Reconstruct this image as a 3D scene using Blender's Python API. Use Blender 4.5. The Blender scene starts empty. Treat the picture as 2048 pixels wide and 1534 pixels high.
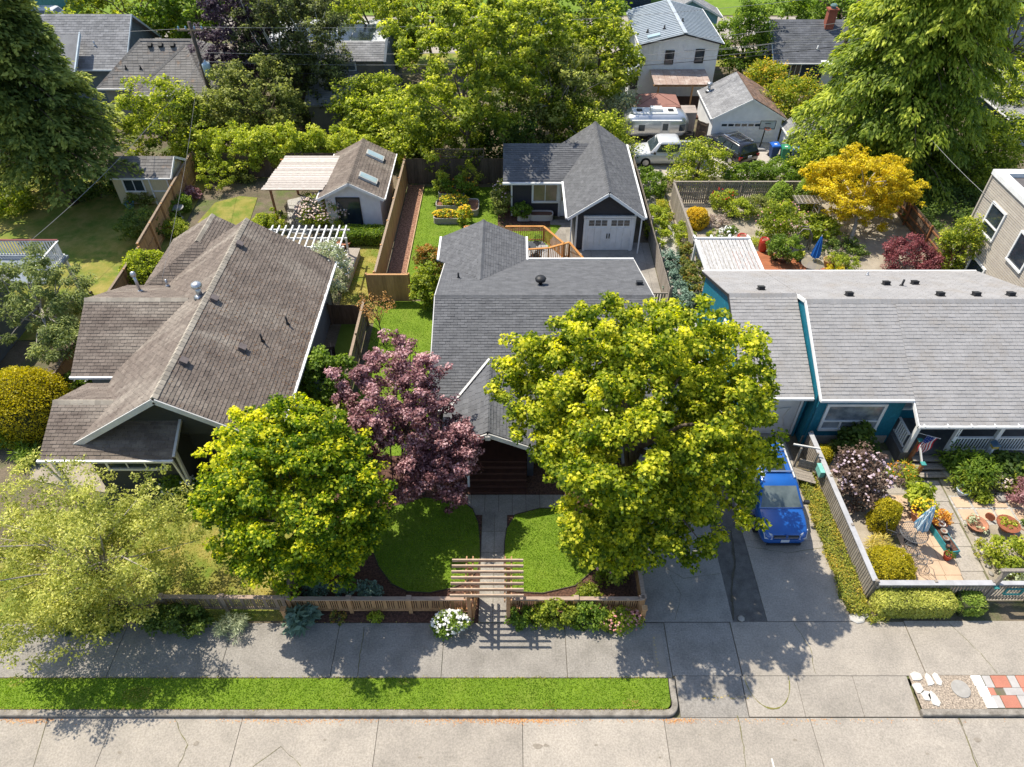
import bpy, math, random
import numpy as np
from mathutils import Vector, Matrix

S = bpy.context.scene
C = S.collection
RD = random.Random(11)

# ------------------------------------------------------------ camera, sky, sun, exposure
CAM_H, CAM_T, CAM_F = 23.5, math.radians(43.5), 1420.0
cd = bpy.data.cameras.new('camera')
cam = bpy.data.objects.new('camera', cd)
C.objects.link(cam)
cam.location = (0, 0, CAM_H)
cam.rotation_euler = (math.radians(90) - CAM_T, 0, 0)
cd.sensor_width = 36
cd.lens = 36 * CAM_F / 2048
cd.clip_end = 600
S.camera = cam

SUN_EL = math.radians(60)
SUN_DIR = Vector((-1.0, 0.8, 0)).normalized() * math.cos(SUN_EL) + Vector((0, 0, math.sin(SUN_EL)))
w = bpy.data.worlds.new('World')
S.world = w
w.use_nodes = True
nt = w.node_tree
sky = nt.nodes.new('ShaderNodeTexSky')
sky.sky_type = 'NISHITA'
sky.sun_disc = False
sky.sun_elevation = SUN_EL
sky.sun_rotation = math.atan2(SUN_DIR.x, SUN_DIR.y)
bg = nt.nodes['Background']
bg.inputs[1].default_value = 0.15
nt.links.new(sky.outputs[0], bg.inputs[0])
ld = bpy.data.lights.new('sun', 'SUN')
ld.energy = 4.7
ld.angle = math.radians(0.5)
ld.color = (1.0, 0.93, 0.8)
sun = bpy.data.objects.new('sun', ld)
C.objects.link(sun)
sun.rotation_euler = SUN_DIR.to_track_quat('Z', 'Y').to_euler()
S.view_settings.view_transform = 'Standard'
S.view_settings.look = 'None'
S.view_settings.gamma = 1
S.view_settings.exposure = 0.52
S.render.engine = 'CYCLES'
S.cycles.max_bounces = 6
S.cycles.diffuse_bounces = 4
S.cycles.glossy_bounces = 2
S.cycles.transmission_bounces = 4
S.cycles.use_denoising = True
S.cycles.denoiser = 'OPENIMAGEDENOISE'
S.cycles.denoising_input_passes = 'RGB_ALBEDO_NORMAL'
S.cycles.denoising_prefilter = 'ACCURATE'

# ------------------------------------------------------------ measuring: photo pixel + height -> place
_s, _c = math.sin(CAM_T), math.cos(CAM_T)
def at(px, py, z=0.0):
    u = (px - 1024) / CAM_F
    v = (py - 767) / CAM_F
    d = (CAM_H - z) / (_s + v * _c)
    return Vector((u * d, d * (_c - v * _s), z))
def proj(p):
    d = p[1] * _c + (CAM_H - p[2]) * _s
    return 1024 + p[0] / d * CAM_F, 767 + ((CAM_H - p[2]) * _c - p[1] * _s) / d * CAM_F, d

# ------------------------------------------------------------ materials
MATS = {}
def _nodes(name):
    m = bpy.data.materials.new(name)
    m.use_nodes = True
    t = m.node_tree
    return m, t, t.nodes['Principled BSDF'], t.nodes.new, t.links.new
def _mix(t, a, b, f, mode='MIX'):
    n = t.nodes.new('ShaderNodeMix')
    n.data_type = 'RGBA'
    n.blend_type = mode
    for sock, val in ((n.inputs[0], f), (n.inputs[6], a), (n.inputs[7], b)):
        if hasattr(val, 'is_output'):
            t.links.new(val, sock)
        elif isinstance(val, (int, float)):
            sock.default_value = val
        else:
            sock.default_value = (*val[:3], 1)
    return n.outputs[2]
def _pos(t, sc=(1, 1, 1)):
    g = t.nodes.new('ShaderNodeNewGeometry')
    if sc == (1, 1, 1):
        return g.outputs['Position']
    v = t.nodes.new('ShaderNodeVectorMath')
    v.operation = 'MULTIPLY'
    t.links.new(g.outputs['Position'], v.inputs[0])
    v.inputs[1].default_value = sc
    return v.outputs[0]
def _noise(t, vec, scale, detail=4, rough=.6):
    n = t.nodes.new('ShaderNodeTexNoise')
    n.inputs['Scale'].default_value = scale
    n.inputs['Detail'].default_value = detail
    n.inputs['Roughness'].default_value = rough
    t.links.new(vec, n.inputs['Vector'])
    return n.outputs['Fac']
def _ramp(t, fac, a, b):
    r = t.nodes.new('ShaderNodeMapRange')
    r.inputs[1].default_value = a
    r.inputs[2].default_value = b
    t.links.new(fac, r.inputs[0])
    return r.outputs[0]
def _rand(t):
    g = t.nodes.new('ShaderNodeNewGeometry')
    o = t.nodes.new('ShaderNodeObjectInfo')
    a = t.nodes.new('ShaderNodeMath')
    a.operation = 'ADD'
    t.links.new(g.outputs['Random Per Island'], a.inputs[0])
    t.links.new(o.outputs['Random'], a.inputs[1])
    f = t.nodes.new('ShaderNodeMath')
    f.operation = 'FRACT'
    t.links.new(a.outputs[0], f.inputs[0])
    return f.outputs[0]
def mat(name, c1, c2=None, scale=3.0, rough=.8, bump=0.0, bscale=None, metal=0.0, spec=.3, piece=0.0, fine=0.0,
        fscale=60, lo=.35, hi=.65, stretch=(1, 1, 1), third=None, tscale=.6, tlo=.5, thi=.7, coat=0.0, tstretch=(1, 1, 1)):
    """Two-tone mottled surface; piece = how much alike pieces differ; fine = grain; third = patches of another colour."""
    if name in MATS:
        return MATS[name]
    m, t, b, N, L = _nodes(name)
    c2 = c2 or tuple(x * .8 for x in c1)
    vec = _pos(t, stretch)
    col = _mix(t, c1, c2, _ramp(t, _noise(t, vec, scale), lo, hi))
    if third:
        col = _mix(t, col, third, _ramp(t, _noise(t, _pos(t, tstretch), tscale, 5, .65), tlo, thi))
    if piece:
        r = _rand(t)
        k = N('ShaderNodeMapRange')
        k.inputs[3].default_value = 1 - piece
        k.inputs[4].default_value = 1 + piece
        L(r, k.inputs[0])
        v = N('ShaderNodeVectorMath')
        v.operation = 'SCALE'
        L(col, v.inputs[0])
        L(k.outputs[0], v.inputs['Scale'])
        col = v.outputs[0]
    if fine:
        n2 = _noise(t, vec, fscale, 2, .7)
        k = N('ShaderNodeMapRange')
        k.inputs[1].default_value = .3
        k.inputs[2].default_value = .7
        k.inputs[3].default_value = 1 - fine
        k.inputs[4].default_value = 1 + fine
        L(n2, k.inputs[0])
        v = N('ShaderNodeVectorMath')
        v.operation = 'SCALE'
        L(col, v.inputs[0])
        L(k.outputs[0], v.inputs['Scale'])
        col = v.outputs[0]
    L(col, b.inputs['Base Color'])
    b.inputs['Roughness'].default_value = rough
    b.inputs['Metallic'].default_value = metal
    b.inputs['Specular IOR Level'].default_value = spec
    b.inputs['Coat Weight'].default_value = coat
    if bump:
        bp = N('ShaderNodeBump')
        bp.inputs['Strength'].default_value = bump
        bp.inputs['Distance'].default_value = .02
        L(_noise(t, vec, bscale or scale * 8, 3), bp.inputs['Height'])
        L(bp.outputs[0], b.inputs['Normal'])
    MATS[name] = m
    return m
def leafmat(name, dark, light, young=None, trans=.35, rough=.55):
    """Foliage: colour runs from old to young leaves along each leaf's own 'tint'."""
    if name in MATS:
        return MATS[name]
    g_ = 1.0 if name[:5] == 'petal' else 1.2 if ('gold' in name or 'yellow' in name) else 1.5
    dark, light, young = (tuple(min(.8, x * g_) for x in k) if k else None for k in (dark, light, young))
    m, t, b, N, L = _nodes(name)
    a = N('ShaderNodeAttribute')
    a.attribute_name = 'tint'
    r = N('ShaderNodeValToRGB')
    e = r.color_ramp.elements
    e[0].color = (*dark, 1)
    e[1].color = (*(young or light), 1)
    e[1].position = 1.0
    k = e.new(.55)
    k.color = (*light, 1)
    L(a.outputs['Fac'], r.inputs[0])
    L(r.outputs[0], b.inputs['Base Color'])
    b.inputs['Roughness'].default_value = rough
    b.inputs['Specular IOR Level'].default_value = .25
    tr = N('ShaderNodeBsdfTranslucent')
    hs = N('ShaderNodeHueSaturation')
    hs.inputs['Saturation'].default_value = 1.1
    hs.inputs['Value'].default_value = 1.6
    L(r.outputs[0], hs.inputs['Color'])
    L(hs.outputs[0], tr.inputs[0])
    mx = N('ShaderNodeMixShader')
    mx.inputs[0].default_value = min(.5, trans * 1.25)
    L(b.outputs[0], mx.inputs[1])
    L(tr.outputs[0], mx.inputs[2])
    L(mx.outputs[0], t.nodes['Material Output'].inputs[0])
    MATS[name] = m
    return m
def glass(name='window_glass', col=(.03, .045, .06), rough=.08):
    return mat(name, col, tuple(x * .6 for x in col), 1.2, rough, spec=.8)

# ------------------------------------------------------------ mesh building
def link(name, me, parent=None, m=None):
    o = bpy.data.objects.new(name, me)
    C.objects.link(o)
    if parent:
        o.parent = parent
    if m and me and not me.materials:
        me.materials.append(m)
    return o
def root_of(o):
    while o.parent:
        o = o.parent
    return o
def tag(o, label, cat, group=None):
    o['label'] = label
    o['category'] = cat
    if group:
        o['group'] = group
    return o
def thing(name, label, cat, loc=(0, 0, 0), rz=0, group=None):
    o = bpy.data.objects.new(name, None)
    C.objects.link(o)
    o.empty_display_size = .2
    o.location = loc
    o.rotation_euler = (0, 0, rz)
    return tag(o, label, cat, group)
def kind(o, k):
    o['kind'] = k
    return o
def dup(root, loc, rz=None, label=None):
    r = root.copy()
    C.objects.link(r)
    r.location = loc
    if rz is not None:
        r.rotation_euler = (0, 0, rz)
    if label:
        r['label'] = label
    for ch in list(root.children):
        k = ch.copy()
        C.objects.link(k)
        k.parent = r
        for g in list(ch.children):
            d = g.copy()
            C.objects.link(d)
            d.parent = k
    return r

class MB:
    """Collects faces; build() links them as one mesh object. Coordinates are those of the thing they belong to."""
    def __init__(s):
        s.v, s.f = [], []
    def add(s, vs, fs):
        n = len(s.v)
        s.v += [tuple(p) for p in vs]
        s.f += [tuple(i + n for i in f) for f in fs]
        return s
    BF = ((0, 3, 2, 1), (4, 5, 6, 7), (0, 1, 5, 4), (1, 2, 6, 5), (2, 3, 7, 6), (3, 0, 4, 7))
    def box(s, x0, x1, y0, y1, z0, z1):
        return s.add([(x0, y0, z0), (x1, y0, z0), (x1, y1, z0), (x0, y1, z0), (x0, y0, z1), (x1, y0, z1), (x1, y1, z1), (x0, y1, z1)], MB.BF)
    def obox(s, c, d, rz=0, rx=0, ry=0):
        M = Matrix.Translation(c) @ Matrix.Rotation(rz, 4, 'Z') @ Matrix.Rotation(ry, 4, 'Y') @ Matrix.Rotation(rx, 4, 'X')
        h = [x / 2 for x in d]
        vs = [M @ Vector((a * h[0], b * h[1], e * h[2])) for e in (-1, 1) for a, b in ((-1, -1), (1, -1), (1, 1), (-1, 1))]
        return s.add(vs, MB.BF)
    def beam(s, p, q, wd, ht, up=(0, 0, 1)):
        p, q = Vector(p), Vector(q)
        d = (q - p).normalized()
        a = d.cross(Vector(up))
        if a.length < 1e-4:
            a = Vector((1, 0, 0))
        a.normalize()
        b = a.cross(d).normalized()
        a *= wd / 2
        b *= ht / 2
        return s.add([p - a - b, p + a - b, q + a - b, q - a - b, p - a + b, p + a + b, q + a + b, q - a + b], MB.BF)
    def tube(s, pts, rad, n=6, cap=True):
        pts = [Vector(p) for p in pts]
        if not hasattr(rad, '__len__'):
            rad = [rad] * len(pts)
        vs, fs = [], []
        prev = None
        for i, p in enumerate(pts):
            d = (pts[min(i + 1, len(pts) - 1)] - pts[max(i - 1, 0)]).normalized()
            if prev is None:
                a = d.cross(Vector((0, 0, 1)))
                if a.length < .05:
                    a = d.cross(Vector((1, 0, 0)))
            else:
                a = prev - d * prev.dot(d)
            a.normalize()
            prev = a
            b = d.cross(a)
            for k in range(n):
                t = 2 * math.pi * k / n
                vs.append(p + (a * math.cos(t) + b * math.sin(t)) * rad[i])
        for i in range(len(pts) - 1):
            for k in range(n):
                fs.append((i * n + k, i * n + (k + 1) % n, (i + 1) * n + (k + 1) % n, (i + 1) * n + k))
        if cap:
            fs.append(tuple(range(n - 1, -1, -1)))
            fs.append(tuple(range((len(pts) - 1) * n, len(pts) * n)))
        return s.add(vs, fs)
    def lathe(s, prof, c=(0, 0, 0), n=16, sx=1, sy=1):
        vs, fs = [], []
        for r, z in prof:
            for k in range(n):
                t = 2 * math.pi * k / n
                vs.append((c[0] + r * sx * math.cos(t), c[1] + r * sy * math.sin(t), c[2] + z))
        for i in range(len(prof) - 1):
            for k in range(n):
                fs.append((i * n + k, i * n + (k + 1) % n, (i + 1) * n + (k + 1) % n, (i + 1) * n + k))
        fs.append(tuple(range(n - 1, -1, -1)))
        fs.append(tuple(range((len(prof) - 1) * n, len(prof) * n)))
        return s.add(vs, fs)
    def face(s, *ps):
        return s.add(ps, [tuple(range(len(ps)))])
    def ext(s, ps, vec):
        """Flat outline ps given thickness along vec."""
        vec = Vector(vec)
        ps = [Vector(p) for p in ps]
        n = len(ps)
        return s.add(ps + [p + vec for p in ps], [tuple(range(n - 1, -1, -1)), tuple(range(n, 2 * n))] +
                     [(i, (i + 1) % n, n + (i + 1) % n, n + i) for i in range(n)])
    def prism(s, ps, z0, z1):
        return s.ext([(p[0], p[1], z0) for p in ps], (0, 0, z1 - z0))
    def mesh(s, name, smooth=False):
        me = bpy.data.meshes.new(name)
        me.from_pydata(s.v, [], s.f)
        if smooth:
            me.polygons.foreach_set('use_smooth', [True] * len(me.polygons))
        me.update()
        return me
    def build(s, name, m, parent=None, smooth=False, world=True):
        """world: the coordinates given are places in the scene; they are turned into the thing's own frame."""
        if parent and world:
            r = root_of(parent)
            M = (Matrix.Translation(r.location) @ r.rotation_euler.to_matrix().to_4x4()).inverted()
            s.v = [tuple(M @ Vector(p)) for p in s.v]
        return link(name, s.mesh(name, smooth), parent, m)
def solid(name, m, parent, *boxes):
    b = MB()
    for x in boxes:
        b.box(*x)
    return b.build(name, m, parent)
def piece(name, me, parent, M):
    """An alike piece: shares mesh me, placed by M (scene coordinates) under parent."""
    o = bpy.data.objects.new(name, me)
    C.objects.link(o)
    o.parent = parent
    r = root_of(parent)
    o.matrix_local = (Matrix.Translation(r.location) @ r.rotation_euler.to_matrix().to_4x4()).inverted() @ M
    return o
def sheet(name, pts, z, m, parent=None, k='structure'):
    b = MB()
    b.face(*[(p[0], p[1], z) for p in pts])
    o = b.build(name, m, parent)
    if k:
        o['kind'] = k
    return o
_unit = {}
def unit_box(m):
    if m.name not in _unit:
        b = MB()
        b.box(-.5, .5, -.5, .5, 0, 1)
        me = b.mesh('piece')
        me.materials.append(m)
        _unit[m.name] = me
    return _unit[m.name]
def boxpiece(name, m, parent, c, d, rz=0, rx=0, ry=0):
    """Box of size d standing with its bottom centre at c."""
    M = Matrix.Translation(c) @ Matrix.Rotation(rz, 4, 'Z') @ Matrix.Rotation(ry, 4, 'Y') @ Matrix.Rotation(rx, 4, 'X') @ Matrix.Diagonal((*d, 1))
    return piece(name, unit_box(m), parent, M)

# ------------------------------------------------------------ foliage
def quads_mesh(name, V, tint=None, m=None, k=4, smooth=False):
    """V: (n*k, 3) corner array, k corners a face."""
    n = len(V) // k
    me = bpy.data.meshes.new(name)
    me.vertices.add(len(V))
    me.vertices.foreach_set('co', np.ascontiguousarray(V, dtype=np.float32).ravel())
    me.loops.add(len(V))
    me.loops.foreach_set('vertex_index', np.arange(len(V), dtype=np.int32))
    me.polygons.add(n)
    me.polygons.foreach_set('loop_start', np.arange(0, len(V), k, dtype=np.int32))
    if tint is not None:
        a = me.attributes.new('tint', 'FLOAT', 'FACE')
        a.data.foreach_set('value', np.ascontiguousarray(np.clip(tint, 0, 1), dtype=np.float32))
    me.update(calc_edges=True)
    if m:
        me.materials.append(m)
    return me
def norm(a):
    return a / np.maximum(np.linalg.norm(a, axis=-1, keepdims=True), 1e-6)
def leaves(P, Dr, Nn, Ln, Wd, fold=.25):
    """Leaf faces: at P, pointing Dr, facing Nn; kite shaped, folded along the midrib."""
    Dr = norm(Dr)
    side = norm(np.cross(Dr, Nn))
    up = np.cross(side, Dr)
    Ln = np.asarray(Ln)[:, None]
    Wd = np.asarray(Wd)[:, None]
    mid = P + Dr * Ln * .42 + up * Wd * fold
    V = np.stack([P, mid + side * Wd * .5, P + Dr * Ln, mid - side * Wd * .5], axis=1)
    return V.reshape(-1, 3)
def sph(rng, n):
    return norm(rng.normal(size=(n, 3)))
def clumps(rng, c, r, n, inner=.55, low=-.9, wob=.18):
    """Clump centres through an uneven ellipsoid crown, most of them near its outside."""
    d = sph(rng, n * 2)
    d = d[d[:, 2] > low][:n]
    ph = rng.uniform(0, 6.28, 6)
    lump = 1 + wob * (np.sin(3 * d[:, 0] + ph[0]) * np.cos(4 * d[:, 1] + ph[1]) + .7 * np.sin(6 * d[:, 2] + 5 * d[:, 0] + ph[2]) + .5 * np.sin(9 * d[:, 1] + ph[3]))
    k = inner + (1 - inner) * rng.random(len(d)) ** .55
    return np.asarray(c) + d * np.asarray(r) * (k * lump)[:, None]
def fill(rng, cs, n, cr, leaf, flat=.65, up=.55, tips=.0, mean=.45, sd=.16, cvar=.22, aspect=.75, droop=.0, ct=None):
    """n leaves shared over clump centres cs (radius cr). tips: young growth on clump tops, plus light above and shade below painted in."""
    m = len(cs)
    i = rng.integers(0, m, n)
    d = sph(rng, n)
    rr = rng.random(n) ** .42
    cr_ = cr * rng.uniform(.65, 1.25, m)
    off = d * (rr * cr_[i])[:, None] * np.array([1, 1, flat])
    P = cs[i] + off
    Nn = norm(d * .55 + np.array([0, 0, up]) + rng.normal(size=(n, 3)) * .42)
    Dr = norm(d * .7 + rng.normal(size=(n, 3)) * .6 + np.array([0, 0, -droop]))
    Dr = Dr - Nn * np.sum(Dr * Nn, axis=1, keepdims=True)
    L = leaf * rng.uniform(.65, 1.35, n)
    t = mean + rng.normal(size=m)[i] * cvar * .6 + rng.normal(size=n) * sd
    if ct is not None:
        t = t + ct[i]
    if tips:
        t = t + tips * (d[:, 2] * rr - .25)  # clump tops lighter, undersides darker: crown light and shade put into the tint
    return leaves(P, Dr, Nn, L, L * aspect), t
def limbs(rng, base, ends, r0, trunk_top, n=7, bend=.25):
    """A trunk and a limb to each end, all tapered."""
    b = MB()
    base, tt = Vector(base), Vector(trunk_top)
    k = 5
    pts = [base.lerp(tt, i / k) + Vector((rng.uniform(-1, 1), rng.uniform(-1, 1), 0)) * r0 * .5 * (0 < i < k) for i in range(k + 1)]
    pts[0].z -= .1
    b.tube(pts, [r0 * (1.35 if i == 0 else 1 - .45 * i / k) for i in range(k + 1)], n)
    for e in ends:
        e = Vector(e)
        st = base.lerp(tt, float(rng.uniform(.45, 1.0)))
        md = st.lerp(e, .5) + Vector((rng.uniform(-1, 1), rng.uniform(-1, 1), rng.uniform(0, 1))) * (e - st).length * bend * .5
        b.tube([st, st.lerp(md, .6), md, md.lerp(e, .6), e], [r0 * .5, r0 * .38, r0 * .28, r0 * .17, r0 * .06], 5)
    return b
def plant(name, label, cat, base, group=None):
    return thing(name, label, cat, base, 0, group)
def rel(V, base):
    return V - np.asarray(base, dtype=float)
def tree(name, label, base, lobes, m, bark, seed, n, leaf, cr=.55, nc=140, r0=.18, top=None, cat='tree', group=None,
         inner=.5, low=-.85, limb_n=14, wob=.18, sub=1, **kw):
    """lobes: list of (centre, radii, share). Trunk with limbs and a crown of leaf clumps."""
    rng = np.random.default_rng(seed)
    base = Vector(base)
    t = thing(name, label, cat, base, 0, group)
    cs = []
    ct = []
    for q in lobes:
        cs.append(clumps(rng, q[0], q[1], max(4, int(nc * q[2])), inner, low, wob))
        ct += [q[3] if len(q) > 3 else 0] * len(cs[-1])
    cs = np.concatenate(cs)
    ct = np.array(ct, float)
    ends = cs
    if sub > 1:  # each limb end carries several twigs
        ct = np.repeat(ct + rng.normal(size=len(cs)) * .1, sub)
        o_ = sph(rng, len(cs) * sub) * (cr * rng.uniform(.3, 1.25, len(cs) * sub))[:, None] * [1, 1, .55]
        cs = np.repeat(cs, sub, 0) + o_
        cr *= .52
    V, ti = fill(rng, cs, n, cr, leaf, ct=ct, **kw)
    link('crown', quads_mesh('crown', rel(V, base), ti, m), t)
    tt = Vector(top) if top else Vector(lobes[0][0]) - Vector((0, 0, lobes[0][1][2] * .2))
    pick = ends[rng.permutation(len(ends))[:limb_n]]
    b = limbs(rng, base, pick, r0, tt)
    b.build('trunk', bark, t, True)
    return t
def shrub(name, label, base, r, m, seed, n=2200, leaf=.09, cr=.2, nc=46, cat='shrub', group=None, inner=.6, low=-.35,
          flowers=None, stem=True, zc=None, wob=.14, **kw):
    """Low bush: leaf clumps over a mound r=(rx, ry, rz) that stands on the ground; flowers=(material, count, size)."""
    rng = np.random.default_rng(seed)
    base = Vector(base)
    t = thing(name, label, cat, base, 0, group)
    c = base + Vector((0, 0, r[2] * .55 if zc is None else zc))
    n, leaf = int(n * .8), leaf * 1.1
    cs = clumps(rng, c, (r[0], r[1], r[2] * .55), nc, inner, low - .5, wob)
    V, ti = fill(rng, cs, n, cr, leaf, **kw)
    V[:, 2] = np.maximum(V[:, 2], base.z + .02)
    link('foliage', quads_mesh('foliage', rel(V, base), ti, m), t)
    if stem:
        b = MB()
        for k in range(3):
            e = Vector(cs[rng.integers(0, len(cs))])
            b.tube([base + Vector((rng.uniform(-.05, .05), rng.uniform(-.05, .05), -.03)), base.lerp(e, .5) + Vector((0, 0, .04)), e], [.025, .018, .008], 5)
        b.build('stem', BARK, t, True)
    if flowers:
        fm, fn, fs = flowers
        d = sph(rng, fn)
        d[:, 2] = np.abs(d[:, 2])
        P = np.asarray(c) + d * np.array([r[0], r[1], r[2] * .55]) * rng.uniform(.92, 1.12, fn)[:, None]
        V, ti = blossom(rng, P, fs)
        kind(link('flowers', quads_mesh('flowers', rel(V, base), ti, fm), t), 'stuff')
    return t
def blossom(rng, P, size, petals=3):
    """Small flower heads: a few crossed petals each."""
    n = len(P)
    Vs, T = [], []
    for k in range(petals):
        Nn = norm(np.array([0, 0, 1.0]) + rng.normal(size=(n, 3)) * .35)
        Dr = np.cross(Nn, sph(rng, n))
        L = size * rng.uniform(.8, 1.25, n)
        Vs.append(leaves(P - norm(Dr) * (L * .5)[:, None] + Nn * .01 * k, Dr, Nn, L, L * .8, .1))
        T.append(rng.random(n))
    return np.concatenate(Vs), np.concatenate(T)
def hedge(name, label, pts_box, m, seed, n, leaf=.05, rnd=.12, cat='hedge', group=None, flowers=None, rz=0, center=None, wav=.03, mean=.5, rows=1, **kw):
    """Clipped hedge: rounded box (sx, sy, sz) at center with leaves over its faces and a twiggy inside."""
    rng = np.random.default_rng(seed)
    sx, sy, sz = pts_box
    t = thing(name, label, cat, center, rz, group)
    def wrap(k, scale=1.0):
        a = np.array([sy * sz, sy * sz, sx * sz, sx * sz, sx * sy * 1.2])
        f = rng.choice(5, k, p=a / a.sum())
        u, v = rng.uniform(-1, 1, k), rng.uniform(-1, 1, k)
        q = np.empty((k, 3))
        for j, (ax, sg) in enumerate(((0, -1), (0, 1), (1, -1), (1, 1), (2, 1))):
            s_ = f == j
            o = [i for i in range(3) if i != ax]
            q[s_, ax] = sg
            q[s_, o[0]] = u[s_]
            q[s_, o[1]] = v[s_]
        h = np.array([sx / 2, sy / 2, sz / 2])
        p = q * h
        inn = np.clip(p, -(h - rnd), h - rnd)
        dd = p - inn
        nrm = norm(np.where(np.abs(dd).sum(1, keepdims=True) > 1e-5, dd, q))
        p = inn + norm(dd) * rnd * scale
        p[:, 2] += sz / 2
        p += nrm * (wav * np.sin(p[:, :1] * 5 + 1) * np.cos(p[:, 1:2] * 4) + rng.normal(size=(k, 1)) * wav * .8)
        return p, nrm
    n, leaf = int(n * .75), leaf * 1.13
    P, nn = wrap(n)
    Nn = norm(nn * .8 + rng.normal(size=(n, 3)) * .5 + np.array([0, 0, .2]))
    Dr = np.cross(Nn, sph(rng, n)) + nn * .3
    L = leaf * rng.uniform(.7, 1.4, n)
    ti = mean + rng.normal(size=n) * .2 + .15 * np.sin(P[:, 0] * 3.1) * np.cos(P[:, 1] * 2.7)
    V = leaves(P, Dr, Nn, L, L * .8)
    link('foliage', quads_mesh('foliage', V, ti, m), t)
    b = MB()
    e = .05
    b.box(-sx / 2 + e, sx / 2 - e, -sy / 2 + e, sy / 2 - e, 0, sz - e)
    b.build('twigs', mat('hedge_twigs', (.05, .06, .02), (.03, .035, .015), 12), t, world=False)
    if flowers:
        fm, fn, fs = flowers
        P, nn = wrap(fn, 1.15)
        V, ti = blossom(rng, P, fs)
        kind(link('flowers', quads_mesh('flowers', V, ti, fm), t), 'stuff')
    return t
def dome(name, label, base, r, m, seed, n, leaf=.045, cat='shrub', group=None, mean=.5, wob=.08, flowers=None, sq=1.0):
    """Clipped round bush: leaves over a rounded dome, twiggy inside."""
    rng = np.random.default_rng(seed)
    t = thing(name, label, cat, base, 0, group)
    n, leaf = int(n * .75), leaf * 1.13
    d = sph(rng, n)
    d[:, 2] = np.where(d[:, 2] < -.55, -d[:, 2], d[:, 2])
    if sq != 1.0:
        d = np.sign(d) * np.abs(d) ** sq
    ph = rng.uniform(0, 6, 3)
    k = 1 + wob * (np.sin(5 * d[:, 0] + ph[0]) * np.sin(4 * d[:, 1] + ph[1]) + np.sin(7 * d[:, 2] + ph[2]) * .5) + rng.normal(size=n) * .045 + wob * .6 * np.sin(11 * d[:, 0] + ph[1]) * np.sin(12 * d[:, 1] + 9 * d[:, 2])
    R_ = np.array([r[0], r[1], r[2] / 1.55])
    P = d * R_ * k[:, None] + np.array([0, 0, .55 * R_[2]])
    Nn = norm(d / R_ + rng.normal(size=(n, 3)) * .5)
    Dr = np.cross(Nn, sph(rng, n)) + d * .4
    L = leaf * rng.uniform(.7, 1.4, n)
    ti = mean + rng.normal(size=n) * .2
    link('foliage', quads_mesh('foliage', leaves(P, Dr, Nn, L, L * .8), ti, m), t)
    b = MB()
    b.lathe([(r[0] * .75, 0), (r[0] * .9, R_[2] * .5), (r[0] * .8, R_[2] * 1.0), (r[0] * .4, R_[2] * 1.38)], n=14, sy=r[1] / r[0])
    b.build('twigs', mat('hedge_twigs', (.05, .06, .02), (.03, .035, .015), 12), t, world=False)
    if flowers:
        fm, fn, fs = flowers
        d = sph(rng, fn)
        d[:, 2] = np.abs(d[:, 2])
        V, ti = blossom(rng, d * R_ * 1.04 + np.array([0, 0, .55 * R_[2]]), fs)
        kind(link('flowers', quads_mesh('flowers', V, ti, fm), t), 'stuff')
    return t
BARK = mat('bark_grey_brown', (.16, .125, .095), (.08, .06, .045), 9, .95, .5, 30, stretch=(1, 1, .25))
BARK_PALE = mat('bark_birch', (.62, .6, .55), (.2, .18, .16), 4, .85, .2, lo=.55, hi=.75, stretch=(1, 1, 3))
# ============================================================ the setting
M_CONC = mat('concrete_aggregate', (.36, .32, .27), (.3, .268, .228), .9, .9, .35, 90, piece=.07, fine=.2, fscale=17, third=(.25, .225, .19), tscale=1.1, tlo=.52, thi=.78)
M_WALK = mat('concrete_walk', (.285, .262, .232), (.235, .215, .19), 1.1, .9, .35, 90, piece=.08, fine=.24, fscale=17, third=(.2, .185, .16), tscale=1.1, tlo=.5, thi=.78)
M_DRIVE = mat('concrete_drive', (.32, .295, .258), (.26, .238, .21), .8, .9, .3, 80, piece=.07, fine=.2, fscale=17, third=(.19, .175, .155), tscale=.8, tlo=.48, thi=.75)
M_JOINT = mat('joint_dirt', (.15, .13, .1), (.13, .13, .05), 3, 1)
M_CRACK = mat('crack_dirt', (.13, .115, .085), (.16, .15, .06), 2.5, 1)
M_SOIL = mat('garden_soil', (.17, .135, .095), (.1, .085, .055), .8, 1, .5, 12, fine=.3, fscale=20, third=(.1, .12, .04), tscale=.35, tlo=.5, thi=.62)
M_MULCH = mat('bark_mulch', (.13, .066, .045), (.06, .033, .025), 11, 1, .9, 20, fine=.5, fscale=14)
M_LAWN = mat('lawn_green', (.15, .23, .018), (.11, .18, .012), 1.3, .95, .6, 60, fine=.35, fscale=30, third=(.16, .22, .025), tscale=.8)
M_DRY = mat('lawn_dry', (.3, .25, .07), (.19, .19, .03), .9, .95, .5, 50, fine=.3, fscale=25, third=(.12, .17, .02), tscale=.8, tlo=.45, thi=.62)
M_GRAVEL = mat('gravel_grey', (.44, .42, .38), (.28, .265, .24), 9, 1, .6, 30, fine=.35, fscale=13)
M_DIRT = mat('path_dirt', (.36, .315, .25), (.25, .215, .165), 1.5, 1, .4, 40, fine=.22, fscale=35)
M_ASPH = mat('old_asphalt', (.15, .14, .125), (.1, .092, .082), 3, .95, .6, 70, fine=.4, fscale=45)
M_KERB = mat('kerb_concrete', (.31, .28, .24), (.17, .15, .125), 3.2, .9, .5, 40, fine=.25, fscale=40)
M_GRASS = leafmat('grass_blades', (.065, .12, .008), (.115, .195, .01), (.21, .28, .02), .3)
M_GRASSDRY = leafmat('dry_grass_blades', (.14, .17, .02), (.3, .27, .06), (.45, .36, .13), .3)

sheet('ground', [(-300, -120), (300, -120), (300, 420), (-300, 420)], -.34, M_SOIL)
sheet('yard_soil', [(-80, 10.44), (80, 10.44), (80, 200), (-80, 200)], -.03, M_SOIL)

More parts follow.
